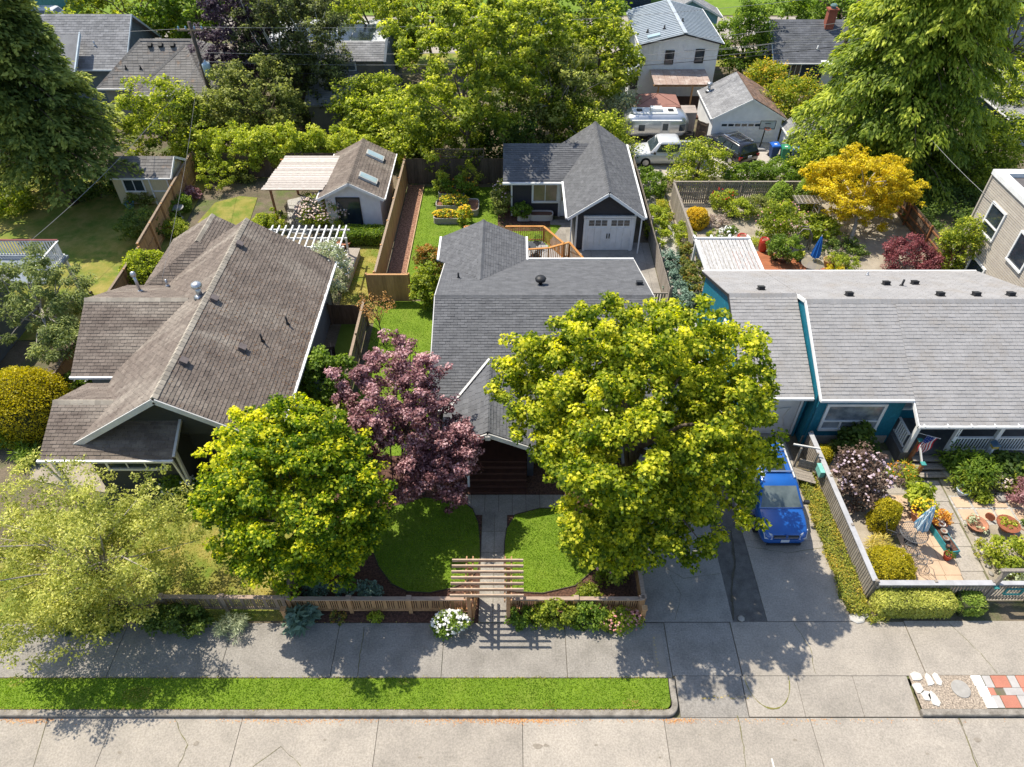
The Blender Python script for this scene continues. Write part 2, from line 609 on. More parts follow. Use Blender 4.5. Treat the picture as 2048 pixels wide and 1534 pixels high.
# street: concrete slabs with joints, cracks between them
road = sheet('road', [(-60, -14), (60, -14), (60, 9.3), (-60, 9.3)], -.19, M_JOINT)
xs = [-31, -26.4, -21.9, -17.4, -12.85, -8.7, -4.3, .34, 4.9, 9.62, 14.4, 19.0, 23.5, 28]
for a, b in zip(xs, xs[1:]):
    for y0, y1 in ((4.6, 9.21), (-.2, 4.58)):
        boxpiece('slab', M_CONC, road, ((a + b) / 2, (y0 + y1) / 2, -.19), (b - a - .018, y1 - y0 - .015, .06 + RD.uniform(0, .004)))
def crack(parent, pts, z, wd=.02, m=None):
    b = MB()
    for p, q in zip(pts, pts[1:]):
        n = 5
        P = [Vector(p).lerp(Vector(q), i / n) + Vector((RD.uniform(-.025, .025), RD.uniform(-.02, .02))) * (0 < i < n) for i in range(n + 1)]
        for u, v in zip(P, P[1:]):
            d = (v - u).normalized()
            s_ = Vector((-d.y, d.x)) * wd * RD.uniform(.3, .8)
            b.face((*(u - s_), z), (*(v - s_), z), (*(v + s_), z), (*(u + s_), z))
    return b.build('crack', m or M_CRACK, parent)
def g2(*ps):
    return [at(*p).xy for p in ps]
crack(road, g2((92, 1432), (62, 1534), (40, 1600)), -.122)
crack(road, g2((345, 1432), (373, 1487), (352, 1534), (330, 1590)), -.122)
crack(road, g2((1475, 1425), (1490, 1490), (1495, 1560)), -.122, .025)
crack(road, g2((1920, 1430), (1960, 1534)), -.122, .03)
crack(road, g2((500, 1534), (560, 1490), (600, 1530)), -.122, .012)
# leaf litter caught along the kerb
rng = np.random.default_rng(3)
P = np.stack([np.concatenate([rng.normal(c, s_, k) for c, s_, k in ((.2, .9, 500), (-2, .9, 160), (-6.8, 1.4, 260), (-15.6, .6, 200), (5.4, .3, 180), (8, 4, 200))]), np.zeros(1500), np.zeros(1500)], 1)
P[:, 1] = 9.17 - np.abs(rng.normal(0, .07, 1500))
P[:, 2] = -.124
V = leaves(P, sph(rng, 1500) * [1, 1, .1], np.tile([0, 0, 1.0], (1500, 1)), rng.uniform(.02, .06, 1500), rng.uniform(.02, .04, 1500), .1)
kind(link('leaf_litter', quads_mesh('leaf_litter', V, rng.random(1500), leafmat('dead_leaves', (.22, .09, .03), (.36, .17, .06), (.45, .28, .12), .1))), 'stuff')
b = MB()
M_STAIN = mat('oil_stain', (.2, .17, .135), (.27, .235, .19), 8, .8)
for qx, qy, s_ in ((393, 1487, .12), (1075, 1493, .16), (1092, 1491, .1), (1192, 1490, .06), (650, 1480, .05), (1590, 1480, .07), (1955, 1480, .12), (1855, 1508, .06), (840, 1515, .08), (240, 1505, .07), (1320, 1515, .06), (1400, 1470, .05)):
    c_ = at(qx, qy, -.13)
    MB().face(*[(c_.x + s_ * RD.uniform(.6, 1.2) * math.cos(a), c_.y + s_ * .6 * RD.uniform(.6, 1.2) * math.sin(a), -.1215) for a in [i * .57 for i in range(11)]]).build('stain', M_STAIN, road)
q = at(1540, 1525, -.12)
b.box(q.x - .19, q.x + .12, q.y - .24, q.y - .19, -.126, -.121)
b.box(q.x + .06, q.x + .11, q.y - .19, q.y + .12, -.126, -.121)
b.build('paint_mark', mat('white_paint_worn', (.72, .71, .68), (.5, .48, .45), 14, .8), road)

# kerbs
def kerb(name, pts, wd=.2):
    b = MB()
    n = len(pts)
    P = [Vector(p) for p in pts]
    off = []
    for i in range(n):
        d = (P[min(i + 1, n - 1)] - P[max(i - 1, 0)]).normalized()
        off.append(Vector((-d.y, d.x)) * wd)
    for i in range(n - 1):
        a, e, f, g = P[i], P[i + 1], P[i + 1] + off[i + 1], P[i] + off[i]
        b.add([(*a, -.2), (*e, -.2), (*f, -.2), (*g, -.2), (*a, -.015), (*e, -.015), (*(f), .012), (*(g), .012),
               (*(a + off[i] * .12), .012), (*(e + off[i + 1] * .12), .012)],
              [(0, 1, 5, 4), (4, 5, 9, 8), (8, 9, 6, 7), (2, 3, 7, 6), (0, 3, 2, 1)] + ([(0, 4, 8, 7, 3)] if i == 0 else []) + ([(1, 2, 6, 9, 5)] if i == n - 2 else []))
    return kind(b.build(name, M_KERB), 'structure')
arc = [(5.0 + .42 * math.sin(t), 9.63 - .42 * math.cos(t)) for t in [i * math.pi / 12 for i in range(7)]]
kerb('kerb', [(x, 9.21) for x in (-40, -30, -20, -12, -6, -2, 2)] + arc + [(5.42, 10.0), (5.44, 10.42)])
kerb('kerb', [(13.25, 9.23), (16, 9.23), (30, 9.23), (45, 9.23)])

# pavement (sidewalk) slabs
walk = sheet('pavement', [(-60, 10.44), (60, 10.44), (60, 12.43), (-60, 12.43)], -.045, M_JOINT)
xs = [-38, -33.5, -29, -25.2, -21.2, -17.4, -13.6, -9.85, -6.1, -2.38, 1.86, 5.38]
for i, (a, b) in enumerate(zip(xs, xs[1:])):
    boxpiece('slab', M_WALK, walk, ((a + b) / 2, 11.44, -.05), (b - a - .02, 1.95, .05 + RD.uniform(0, .005)))
for a, b, y0, y1 in ((5.39, 7.72, 10.53, 12.43), (7.74, 13.9, 10.53, 12.46), (13.92, 18.3, 10.55, 12.5), (18.32, 23, 10.55, 12.5), (23.02, 28, 10.55, 12.5), (28, 40, 10.55, 12.5)):
    boxpiece('slab', M_CONC if a > 7 else M_WALK, walk, ((a + b) / 2, (y0 + y1) / 2, -.05), (b - a - .015, y1 - y0, .052 + RD.uniform(0, .004)))
crack(walk, g2((728, 1255), (722, 1300), (715, 1352)), .009, .02)
crack(walk, [(10, 12.4), (10.3, 11.5), (10.2, 10.6)], .009, .014)
crack(walk, [(15.5, 12.4), (16.1, 11.3), (16.3, 10.6)], .009, .014)
p = [at(*q).xy for q in ((1303, 1268), (1322, 1268), (1337, 1346), (1310, 1350))]
o = sheet('asphalt_patch', p, .012, M_ASPH2 if 'M_ASPH2' in globals() else mat('patched_asphalt', (.3, .27, .235), (.25, .225, .19), 3, .95, fine=.25), walk, None)
M_YEL = mat('yellow_paint_worn', (.5, .38, .12), (.33, .28, .2), 9, .9, lo=.4, hi=.55)
b = MB()
for k in range(9):
    q = at(1308 + k * .9 + RD.uniform(-1.5, 1.5), 1276 + k * 7)
    b.obox((q.x, q.y, .0165), (.06, .07, .004), RD.uniform(-.4, .4))
b.build('paint_mark', M_YEL, walk)

# aprons from the pavement down to the street
def apron(name, x0, x1, y0, y1, m, parent):
    b = MB()
    b.add([(x0, y0, -.3), (x1, y0, -.3), (x1, y1, -.3), (x0, y1, -.3), (x0, y0, -.128), (x1, y0, -.128), (x1, y1, .0), (x0, y1, .0)], MB.BF)
    return b.build(name, m, parent)
ap = sheet('driveway_apron', [(5.2, 9.2), (13.3, 9.2), (13.3, 10.53), (5.2, 10.53)], -.2, M_JOINT)
apron('slab', 5.47, 7.66, 9.22, 10.515, M_WALK, ap)
apron('slab', 7.69, 9.5, 9.24, 10.515, M_CONC, ap)
apron('slab', 9.515, 11.4, 9.24, 10.515, M_CONC, ap)
apron('slab', 11.415, 13.22, 9.24, 10.515, M_CONC, ap)
b = MB()
for k in range(16):
    q = at(1405 + k * 6.5 + RD.uniform(-2, 2), 1393 + RD.uniform(-4, 4))
    zz = -.128 + (q.y - 9.23) / 1.28 * .128 + .006
    b.obox((q.x, q.y, zz), (RD.uniform(.05, .12), .05, .004), RD.uniform(-.4, .4), rx=.0985)
b.build('paint_mark', M_YEL, ap)
# moss-filled half-round joint
b = MB()
for k in range(22):
    t0, t1 = math.pi * k / 22, math.pi * (k + 1) / 22
    def hp(t, r):
        x, y = 8.52 + .74 * r * math.cos(t), 10.5 - 1.02 * r * math.sin(t)
        return (x, y, -.128 + (y - 9.23) / 1.28 * .128 + .009)
    wv = .004 + .026 * RD.random() * (1 if k < 13 else .5)
    b.face(hp(t0, 1 - wv), hp(t1, 1 - wv), hp(t1, 1 + wv), hp(t0, 1 + wv))
b.build('mossy_joint', mat('moss', (.16, .17, .03), (.2, .17, .06), 5, 1), ap)

# driveways
drv = sheet('driveway', [(4.7, 12.44), (12.2, 12.44), (12.2, 22.4), (4.7, 22.4)], -.022, M_ASPH)
def slabs(parent, m, x0, x1, ys, zt=.0, nm='slab', xmid=None):
    for a, b in zip(ys, ys[1:]):
        for u, v in (((x0, xmid), (xmid, x1)) if xmid else ((x0, x1),)):
            boxpiece(nm, m, parent, ((u + v) / 2, (a + b) / 2, -.06), (v - u - .014, b - a - .014, .06 + zt + RD.uniform(0, .004)))
slabs(drv, M_DRIVE, 4.72, 7.86, [12.46, 15.2, 18.1, 21, 23.9, 26.8, 29.7, 32.6, 35, 37.2])
slabs(drv, M_DRIVE, 7.86, 8.3, [22.4, 27, 32, 37.2])
slabs(drv, M_DRIVE, 2.4, 4.72, [31.3, 34.0, 36.6, 37.0, 39.9])
slabs(drv, M_CONC, 9.08, 12.1, [12.48, 15.85, 19.3, 21.6])
crack(drv, [(9.1, 15.6), (10.6, 15.3), (12.1, 15.55)], .009, .014)
slabs(drv, M_WALK, 2.3, 3.35, [37.0, 38.2, 39.5])

# lawns and beds
def px(*ps):
    return [at(*p).xy for p in ps]
strip = [(-60, 9.43)] + [(x, 9.43) for x in (-20, 0)] + [(4.95 + .22 * math.sin(t), 9.66 - .22 * math.cos(t)) for t in [i * math.pi / 8 for i in range(5)]] + [(5.2, 10.43), (-60, 10.43)]
sheet('planting_strip', strip, .012, M_LAWN)
sheet('front_bed', [(-7.9, 12.44), (4.7, 12.44), (4.7, 20.5), (-7.9, 20.5)], .0, M_MULCH)
lawn_l = px((925, 1004), (945, 1018), (957, 1046), (960, 1080), (961, 1110), (955, 1142), (930, 1166), (900, 1178), (860, 1186), (815, 1184), (783, 1168), (758, 1135), (742, 1095), (752, 1050), (790, 1012), (850, 995))
lawn_r = px((1012, 1182), (1008, 1130), (1009, 1085), (1013, 1058), (1030, 1030), (1080, 1017), (1140, 1018), (1190, 1040), (1200, 1095), (1188, 1140), (1150, 1172), (1085, 1187), (1035, 1184))
sheet('front_lawn', lawn_l, .022, M_LAWN)
sheet('front_lawn', lawn_r, .022, M_LAWN)
def edging(name, pts, z, h=.05, wd=.035, m=None):
    b = MB()
    for p, q in zip(pts, pts[1:]):
        b.beam((*p, z + h / 2), (*q, z + h / 2), wd, h)
    return kind(b.build(name, m or mat('edging_dark', (.07, .05, .04)), None), 'structure')
edging('lawn_edging', lawn_l + lawn_l[:1], -.01)
edging('lawn_edging', lawn_r + lawn_r[:1], -.01)
side_l = [(-7.3, 20.2), (-3.45, 20.2), (-3.45, 31.3), (-7.3, 31.3)]
sheet('side_lawn', side_l, .012, M_LAWN)
back_l = [(-6.05, 31.5), (.0, 31.5), (.0, 33.4), (2.3, 36.0), (2.3, 37.4), (3.1, 39.2), (-.4, 39.4), (-.6, 44.1), (-5.95, 44.1)]
sheet('back_lawn', back_l, .012, M_LAWN)
sheet('bark_path', [(-7.15, 31.5), (-6.12, 31.5), (-6.0, 44.4), (-7.05, 44.4)], .01, mat('bark_chips', (.36, .2, .135), (.15, .075, .048), 9, 1, 1, 20, fine=.6, fscale=12))
b = MB()
b.beam((-6.08, 31.5, .05), (-5.97, 44.3, .05), .05, .1)
kind(b.build('timber_edging', mat('edging_cedar', (.5, .36, .2), (.4, .27, .15), 4)), 'structure')
sheet('garage_bed', [(-.9, 38.5), (2.4, 38.5), (2.4, 42), (-.9, 42)], .018, M_MULCH)
sheet('left_front_lawn', [(-19.5, 12.5), (-8, 12.5), (-8, 19), (-19.5, 17)], -.008, M_DRY)
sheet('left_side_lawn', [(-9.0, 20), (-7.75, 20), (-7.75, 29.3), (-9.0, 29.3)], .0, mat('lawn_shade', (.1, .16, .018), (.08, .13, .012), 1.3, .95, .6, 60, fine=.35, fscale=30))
sheet('left_back_lawn', [(-9.4, 29.4), (-7.3, 29.4), (-7.3, 39.6), (-9.4, 39.6)], .0, M_DRY)
sheet('left_back_lawn', px((395, 445), (430, 405), (480, 392), (515, 395), (500, 440), (470, 460)), .0, M_DRY)
sheet('far_left_lawn', [(-45, 28), (-20.3, 28), (-20.8, 45), (-45, 47)], .0, M_DRY)
sheet('side_path', [(8.4, 21.5), (10.2, 21.5), (10.2, 46), (8.4, 46)], .0, M_GRAVEL)
sheet('rear_yard_path', [(10.3, 29), (27, 29), (27, 44), (10.3, 44)], .0, M_DIRT)
sheet('alley', [(2, 45.6), (24, 45.6), (24, 51.5), (2, 51.5)], .0, mat('alley_concrete', (.45, .41, .36), (.35, .32, .28), 1.2, .95, .3, 40, fine=.2))
sheet('garden_gravel', [(12.9, 13.3), (30, 13.3), (30, 20.5), (12.9, 20.5)], .0, M_DIRT)
sheet('left_entry_path', px((60, 905), (210, 905), (210, 985), (60, 960)), .006, M_DIRT)
# the next street over
sheet('far_pavement', [(-90, 70), (90, 70), (90, 72), (-90, 72)], .0, M_CONC)
sheet('far_verge', [(-90, 66.5), (90, 66.5), (90, 70), (-90, 70)], -.006, M_DRY)
sheet('far_road', [(-90, 74), (90, 74), (90, 81), (-90, 81)], .0, M_CONC)
sheet('far_lawn', [(-90, 81.5), (90, 81.5), (90, 130), (-90, 130)], .0, M_LAWN)
# gravel bed with pavers by the kerb
sheet('gravel_bed', [(13.3, 9.44), (16, 9.44), (16, 10.54), (13.3, 10.54)], .0, mat('pea_gravel', (.44, .36, .28), (.2, .165, .13), 17, 1, .9, 30, fine=.5, fscale=20))

# lawn blades
def inside(P, poly):
    x, y = P[:, 0], P[:, 1]
    r = np.zeros(len(P), bool)
    n = len(poly)
    for i in range(n):
        a, b = poly[i], poly[(i + 1) % n]
        cnd = ((a[1] > y) != (b[1] > y)) & (x < (b[0] - a[0]) * (y - a[1]) / ((b[1] - a[1]) or 1e-9) + a[0])
        r ^= cnd
    return r
def blades(name, poly, dens, z, m, seed, ln=.055, mean=.5):
    rng = np.random.default_rng(seed)
    A = np.array([[p[0], p[1]] for p in poly])
    lo, hi = np.maximum(A.min(0), [-17.5, 0]), np.minimum(A.max(0), [24, 99])
    n = int((hi - lo).prod() * dens)
    P = np.concatenate([rng.uniform(lo, hi, (n, 2)), np.full((n, 1), z)], 1)
    P = P[inside(P, A)]
    n = len(P)
    Dr = norm(rng.normal(size=(n, 3)) * [.7, .7, 0] + [0, 0, .55])
    Nn = norm(rng.normal(size=(n, 3)) + [0, 0, .6])
    pat = .24 * np.sin(P[:, 0] * 2.3 + np.sin(P[:, 1] * 3)) * np.cos(P[:, 1] * 2.1 + 1.7 * np.sin(P[:, 0]))
    V = leaves(P, Dr, Nn, ln * rng.uniform(.6, 1.4, n), np.full(n, .028), .05)
    o = kind(link(name, quads_mesh(name, V, mean + pat + rng.normal(size=n) * .2, m)), 'stuff')
    o['label'] = {1: 'green grass of the kerbside planting strip', 2: 'shaded front lawn grass left of the path', 3: 'sunny front lawn grass right of the path', 4: 'grass of the side lawn below the cedar fence', 5: 'grass of the back lawn round the raised beds', 6: 'dry grass before the brown roofed house', 7: 'dry grass beside the long grey planter', 20: 'dry grass edge along the kerb', 21: 'dry grass edge along the pavement', 23: 'dry weeds at the foot of the front bed'}.get(seed, 'bare dry patch in the kerbside planting strip')
    o['category'] = 'grass'
    return o
blades('grass', [(-17.5, 9.44), (4.9, 9.44), (5.16, 9.7), (5.19, 10.43), (-17.5, 10.43)], 800, .008, M_GRASS, 1)
blades('grass', lawn_l, 700, .018, M_GRASS, 2)
blades('grass', lawn_r, 700, .018, M_GRASS, 3)
blades('grass', side_l, 300, .008, M_GRASS, 4, .06)
blades('grass', back_l, 220, .008, M_GRASS, 5, .065)
blades('grass', [(-17.5, 12.5), (-8, 12.5), (-8, 19), (-17.5, 17)], 160, -.01, M_GRASSDRY, 6, .08)
blades('grass', [(-9.4, 29.4), (-7.3, 29.4), (-7.3, 39.6), (-9.4, 39.6)], 200, 0, M_GRASSDRY, 7, .06)
for i_, (y0_, y1_) in enumerate(((9.39, 9.47), (10.41, 10.49))):
    blades('grass_fringe', [(-17.5, y0_), (5.1, y0_), (5.1, y1_), (-17.5, y1_)], 420, .008, M_GRASSDRY, 20 + i_, .05, .6)
blades('grass_fringe', [(4.45, 12.42), (-7.8, 12.42), (-7.8, 12.47), (4.45, 12.47)], 120, .004, M_GRASSDRY, 23, .05, .5)
for k_, (x_, y_, r_) in enumerate(((-12.3, 9.9, .55), (-3.6, 10.3, .2), (1.2, 9.55, .22), (3.9, 9.6, .3))):
    blades('dry_patch', [(x_ + r_ * math.cos(a), y_ + r_ * .5 * math.sin(a)) for a in [i * .63 for i in range(10)]], 700, .012, M_GRASSDRY, 30 + k_, .055, .45)
crack(drv, g2((1467, 1240), (1463, 1180), (1470, 1120), (1462, 1060)), .008, .06, mat('dirt_dark', (.06, .052, .042), (.1, .09, .06), 6, 1))
crack(drv, g2((1350, 1240), (1362, 1190), (1340, 1150)), .009, .01)
crack(drv, [(5.3, 15.0), (6.4, 14.2), (7.8, 14.4)], .009, .012)
# ============================================================ building helpers
M_WHITE = mat('paint_white', (.78, .78, .77), (.68, .68, .66), 2, .6)
M_GREYW = mat('paint_offwhite', (.6, .59, .56), (.5, .49, .47), 2, .65)
M_BLACK = mat('black_metal', (.03, .03, .032), (.02, .02, .022), 5, .5)
M_GALV = mat('galvanised', (.55, .56, .57), (.42, .43, .44), 6, .4, metal=.8)
M_GLASS = glass()
M_CURT = mat('curtained_glass', (.3, .33, .35), (.08, .1, .12), 1.4, .1, spec=.8)
M_CEDAR = mat('cedar_board', (.53, .31, .15), (.4, .215, .095), 2.5, .85, .3, 30, piece=.16, fine=.15, fscale=20, stretch=(8, 8, .7))
M_WEATH = mat('weathered_board', (.32, .245, .175), (.2, .15, .11), 2.5, .9, .3, 30, piece=.16, fine=.2, fscale=20, stretch=(8, 8, .7))
M_GREYWD = mat('grey_wood', (.33, .29, .24), (.22, .19, .16), 3, .9, .3, 30, piece=.15, fine=.2, stretch=(6, 6, .8))
M_DARKWD = mat('dark_fence_wood', (.15, .11, .08), (.09, .065, .045), 3, .9, .3, 30, piece=.2, stretch=(8, 8, .7))
M_DECKWD = mat('stained_cedar', (.52, .25, .075), (.42, .18, .05), 3, .65, piece=.1)

def roof(house, planes, m, wd=.31, ex=.145, pick=None, th=.022, single=300, under=None, name='roof', thick=.12, caps=(), capm=None):
    """planes: convex outlines, first edge the eave. One roof part; its shingles are laid in courses (the nearest ones singly)."""
    b = MB()
    tabs = []
    for pts in planes:
        pts = [Vector(p) for p in pts]
        U = (pts[1] - pts[0]).normalized()
        N = None
        for k in range(2, len(pts)):
            n_ = U.cross(pts[k] - pts[0])
            if n_.length > .05:
                N = n_.normalized()
                break
        if N.z < 0:
            pts = [pts[1], pts[0]] + pts[:1:-1]
            U = -U
            N = -N
            N = U.cross((pts[2] - pts[0])).normalized()
            if N.z < 0:
                N = -N
        Vv = N.cross(U)
        b.ext([p for p in pts], -N * thick)
        O = pts[0]
        uv = [((p - O).dot(U), (p - O).dot(Vv)) for p in pts]
        vmax = max(q[1] for q in uv)
        nrow = max(1, int(vmax / ex + .5))
        for i in range(nrow):
            v0 = i * ex
            vm = v0 + ex * .5
            us = []
            for (a, c), (d, e) in zip(uv, uv[1:] + uv[:1]):
                if (c > vm) != (e > vm):
                    us.append(a + (d - a) * (vm - c) / (e - c))
            if len(us) < 2:
                continue
            ua, ub = min(us), max(us)
            u = ua - (i % 2) * wd * .5 - RD.random() * .04
            while u < ub:
                x0, x1 = max(u, ua), min(u + wd, ub)
                if x1 - x0 > .03:
                    tabs.append((O, U, Vv, N, x0, x1 - .012, v0 - (.03 if i == 0 else 0) + RD.uniform(-.006, .006), ex * 1.02, th * RD.uniform(.7, 1.35)))
                u += wd
    ro = b.build(name, under or m, house)
    if th <= 0:
        return ro
    def dist(t):
        p = t[0] + t[1] * (t[4] + t[5]) * .5 + t[2] * t[6]
        x, y, d = proj(p)
        ok = 0 < x < 2048 and 0 < y < 1534 and (pick is None or pick(x, y))
        return d if ok else 1e4 + d
    tabs.sort(key=dist)
    one, rest = (tabs[:single], tabs[single:]) if single else ([], tabs)
    ub = MB()
    SH = lambda w_, e_, t_: [(0, 0, .002), (w_, 0, .002), (w_, 0, t_), (0, 0, t_), (w_, e_, .004), (0, e_, .004)]
    FS = [(0, 1, 2, 3), (3, 2, 4, 5), (1, 4, 2), (0, 3, 5)]
    ub.add(SH(1, 1, 1), FS)
    me = ub.mesh('shingle')
    me.materials.append(m)
    for O, U, Vv, N, x0, x1, v0, e_, t_ in one:
        M = Matrix((U, Vv, N)).transposed().to_4x4()
        M.translation = O + U * x0 + Vv * v0
        piece('shingle', me, ro, M @ Matrix.Diagonal((x1 - x0, e_, t_, 1)))
    rb = MB()
    for O, U, Vv, N, x0, x1, v0, e_, t_ in rest:
        o_ = O + U * x0 + Vv * v0
        rb.add([o_ + U * a + Vv * c + N * d for a, c, d in SH(x1 - x0, e_, t_)], FS)
    if rest:
        kind(rb.build('shingle_courses', m, ro), 'stuff')
    for p, q in caps:
        p, q = Vector(p), Vector(q)
        d = (q - p)
        L = d.length
        d.normalize()
        side = d.cross(Vector((0, 0, 1))).normalized()
        cb = MB()
        a, h = .15, .085
        cb.add([(-a, 0, -h), (0, 0, .03), (a, 0, -h), (-a, 1, -h - .012), (0, 1, .012), (a, 1, -h - .012), (-a, 0, -h - .025), (a, 0, -h - .025)],
               [(0, 1, 4, 3), (1, 2, 5, 4), (6, 7, 2, 1, 0)])
        cm = cb.mesh('ridge_cap')
        cm.materials.append(capm or m)
        n = max(1, int(L / .24))
        up = side.cross(d)
        for i in range(n):
            M = Matrix((side, d, up)).transposed().to_4x4()
            M.translation = p + d * (i * L / n) + Vector((0, 0, .035))
            piece('ridge_cap', cm, ro, M @ Matrix.Diagonal((1, L / n * 1.05, 1, 1)))
    return ro
def beams(name, m, parent, segs, wd=.1, ht=.12):
    for p, q in segs:
        MB().beam(p, q, wd, ht).build(name, m, parent)
def walls(name, m, parent, *polys):
    """Each poly: outline then thickness vector."""
    b = MB()
    for pts, v in polys:
        b.ext(pts, v)
    return b.build(name, m, parent)
def window(parent, O, U, wd, ht, N, nx=1, ny=1, fm=None, gm=None, fw=.09, dp=.07, name='window', bars=.045):
    """Frame standing proud of a wall: O lower left corner, U along the wall, N outward; panes are sub-parts."""
    O, U, N = Vector(O), Vector(U).normalized(), Vector(N).normalized()
    Z = N.cross(U)
    if Z.z < 0:
        Z = -Z
    b = MB()
    def bar(a0, a1, c0, c1, d0, d1):
        b.add([O + U * a + Z * c + N * d for d in (d0, d1) for a, c in ((a0, c0), (a1, c0), (a1, c1), (a0, c1))], MB.BF)
    bar(-fw, wd + fw, ht, ht + fw, -.02, dp)
    bar(-fw, wd + fw, -fw, 0, -.02, dp + .03)
    bar(-fw, 0, 0, ht, -.02, dp)
    bar(wd, wd + fw, 0, ht, -.02, dp)
    for i in range(1, nx):
        bar(wd * i / nx - bars / 2, wd * i / nx + bars / 2, 0, ht, .0, dp - .02)
    for j in range(1, ny):
        bar(0, wd, ht * j / ny - bars / 2, ht * j / ny + bars / 2, .002, dp - .025)
    f = b.build(name, fm or M_WHITE, parent)
    for i in range(nx):
        for j in range(ny):
            g = MB()
            a0, a1, c0, c1 = wd * i / nx, wd * (i + 1) / nx, ht * j / ny, ht * (j + 1) / ny
            g.add([O + U * a + Z * c + N * .018 for a, c in ((a0, c0), (a1, c0), (a1, c1), (a0, c1))], [(0, 1, 2, 3)])
            g.build('pane', gm or M_GLASS, f)
    return f
def vent(parent, p, N=(0, 0, 1), s=.3, m=None):
    N = Vector(N).normalized()
    b = MB()
    rx = math.atan2(-N.y, N.z)
    ry = math.atan2(N.x, N.z)
    b.obox(Vector(p) + N * .03, (s * 1.25, s * 1.25, .03), rx=rx, ry=ry)
    b.obox(Vector(p) + N * .1, (s, s, .12), rx=rx, ry=ry)
    b.obox(Vector(p) + N * .17 , (s * 1.12, s * 1.12, .03), rx=rx, ry=ry)
    return b.build('roof_vent', m or M_BLACK, parent)
def pipe(parent, p, h=.4, r=.05, m=None, cap=False):
    b = MB()
    b.tube([Vector(p) - Vector((0, 0, .15)), Vector(p) + Vector((0, 0, h))], r, 8)
    b.lathe([(r * 2.4, -.02), (r * 1.15, .1)], p, 8)
    if cap:
        b.lathe([(r * 1.7, h - .05), (r * 1.9, h + .02), (r * 1.5, h + .14), (r * .4, h + .18)], p, 10)
    return b.build('vent_pipe', m or M_BLACK, parent, True)

# ============================================================ house with the dark grey roof (middle)
M_RDARK = mat('shingle_charcoal', (.125, .127, .133), (.1, .102, .108), 2.5, .95, .3, 60, piece=.13, fine=.22, fscale=50)
M_CHARC = mat('siding_charcoal', (.05, .05, .058), (.04, .04, .046), 2, .7, .3, 40, stretch=(1, 1, 20))
M_BROWN = mat('stained_brown', (.085, .036, .024), (.06, .026, .018), 5, .6, piece=.12)
dh = thing('bungalow', 'bungalow with charcoal shingle roof and brown front steps behind the timber arbor', 'house', (1.4, 25.5, 0))
x0, x1 = -3.4, 6.26
E1, E2, RY, EZ, RZ = 20.2, 31.0, 25.5, 2.9, 4.65
pl = [[(x0, E1, EZ), (x1, E1, EZ), (x1, RY, RZ), (x0, RY, RZ)],
      [(x0, E2, EZ), (x1, E2, EZ), (x1, RY, RZ), (x0, RY, RZ)],
      [(-3.75, 33.1, 2.95), (-3.75, 30.85, 2.95), (-1.5, 27.7, 3.97), (-1.5, 33.1, 3.97)],
      [(.72, 33.1, 2.95), (.72, 30.85, 2.95), (-1.5, 27.7, 3.97), (-1.5, 33.1, 3.97)],
      [(-2.75, 18.25, 2.75), (-2.75, 20.05, 2.75), (-.92, 22.4, 3.63), (-.92, 18.25, 3.63)],
      [(.9, 18.25, 2.75), (.9, 20.05, 2.75), (-.92, 22.4, 3.63), (-.92, 18.25, 3.63)]]
roof(dh, pl, M_RDARK, .3, .14, lambda x, y: x < 1010 and 590 < y < 880, caps=[((x0, RY, RZ), (x1, RY, RZ)), ((-1.5, 33.1, 3.97), (-1.5, 27.7, 3.97)), ((-.92, 18.25, 3.63), (-.92, 22.4, 3.63))])
beams('valley_flashing', M_GREYW, dh, [((-2.72, 20.05, 2.84), (-.95, 22.36, 3.72))], .1, .03)
walls('wall', M_CHARC, dh, ([(x0 + .3, 20.7, -.02), (x1 - .3, 20.7, -.02), (x1 - .3, 20.7, 3.0), (x0 + .3, 20.7, 3.0)], (0, .15, 0)),
      ([(x0 + .3, 30.5, -.02), (x1 - .3, 30.5, -.02), (x1 - .3, 30.5, 2.95), (x0 + .3, 30.5, 2.95)], (0, -.15, 0)),
      ([(x0 + .3, 20.85, -.02), (x0 + .3, 30.35, -.02), (x0 + .3, 30.35, 2.85), (x0 + .3, 25.5, 4.45), (x0 + .3, 20.85, 2.95)], (.15, 0, 0)),
      ([(x1 - .3, 20.85, -.02), (x1 - .3, 30.35, -.02), (x1 - .3, 30.35, 2.85), (x1 - .3, 25.5, 4.45), (x1 - .3, 20.85, 2.95)], (-.15, 0, 0)),
      ([(-3.45, 32.6, -.02), (.45, 32.6, -.02), (.45, 32.6, 2.95), (-1.5, 32.6, 3.8), (-3.45, 32.6, 2.95)], (0, -.15, 0)),
      ([(-3.45, 30.5, -.02), (-3.45, 32.45, -.02), (-3.45, 32.45, 2.9), (-3.45, 30.5, 2.9)], (.15, 0, 0)),
      ([(.45, 30.5, -.02), (.45, 32.45, -.02), (.45, 32.45, 2.9), (.45, 30.5, 2.9)], (-.15, 0, 0)))
beams('gutter', M_WHITE, dh, [((.78, 31.05, 2.9), (x1 + .02, 31.05, 2.9)), ((.79, 30.9, 2.93), (.79, 33.1, 2.93)), ((-3.82, 30.9, 2.93), (-3.82, 33.1, 2.93)), ((.98, E1 - .06, 2.86), (x1, E1 - .06, 2.86)), ((x0, E1 - .06, 2.86), (-2.86, E1 - .06, 2.86))], .11, .1)
beams('fascia', M_GREYW, dh, [((-2.78, 18.2, 2.62), (-.92, 18.2, 3.5)), ((.93, 18.2, 2.62), (-.92, 18.2, 3.5))], .05, .2)
beams('rake_board', M_GREYW, dh, [((x0 - .03, E1, 2.82), (x0 - .03, RY, 4.57)), ((x0 - .03, 30.8, 2.86), (x0 - .03, RY, 4.57)), ((x1 + .03, E1, 2.82), (x1 + .03, RY, 4.57)), ((x1 + .03, E2, 2.82), (x1 + .03, RY, 4.57))], .04, .18)
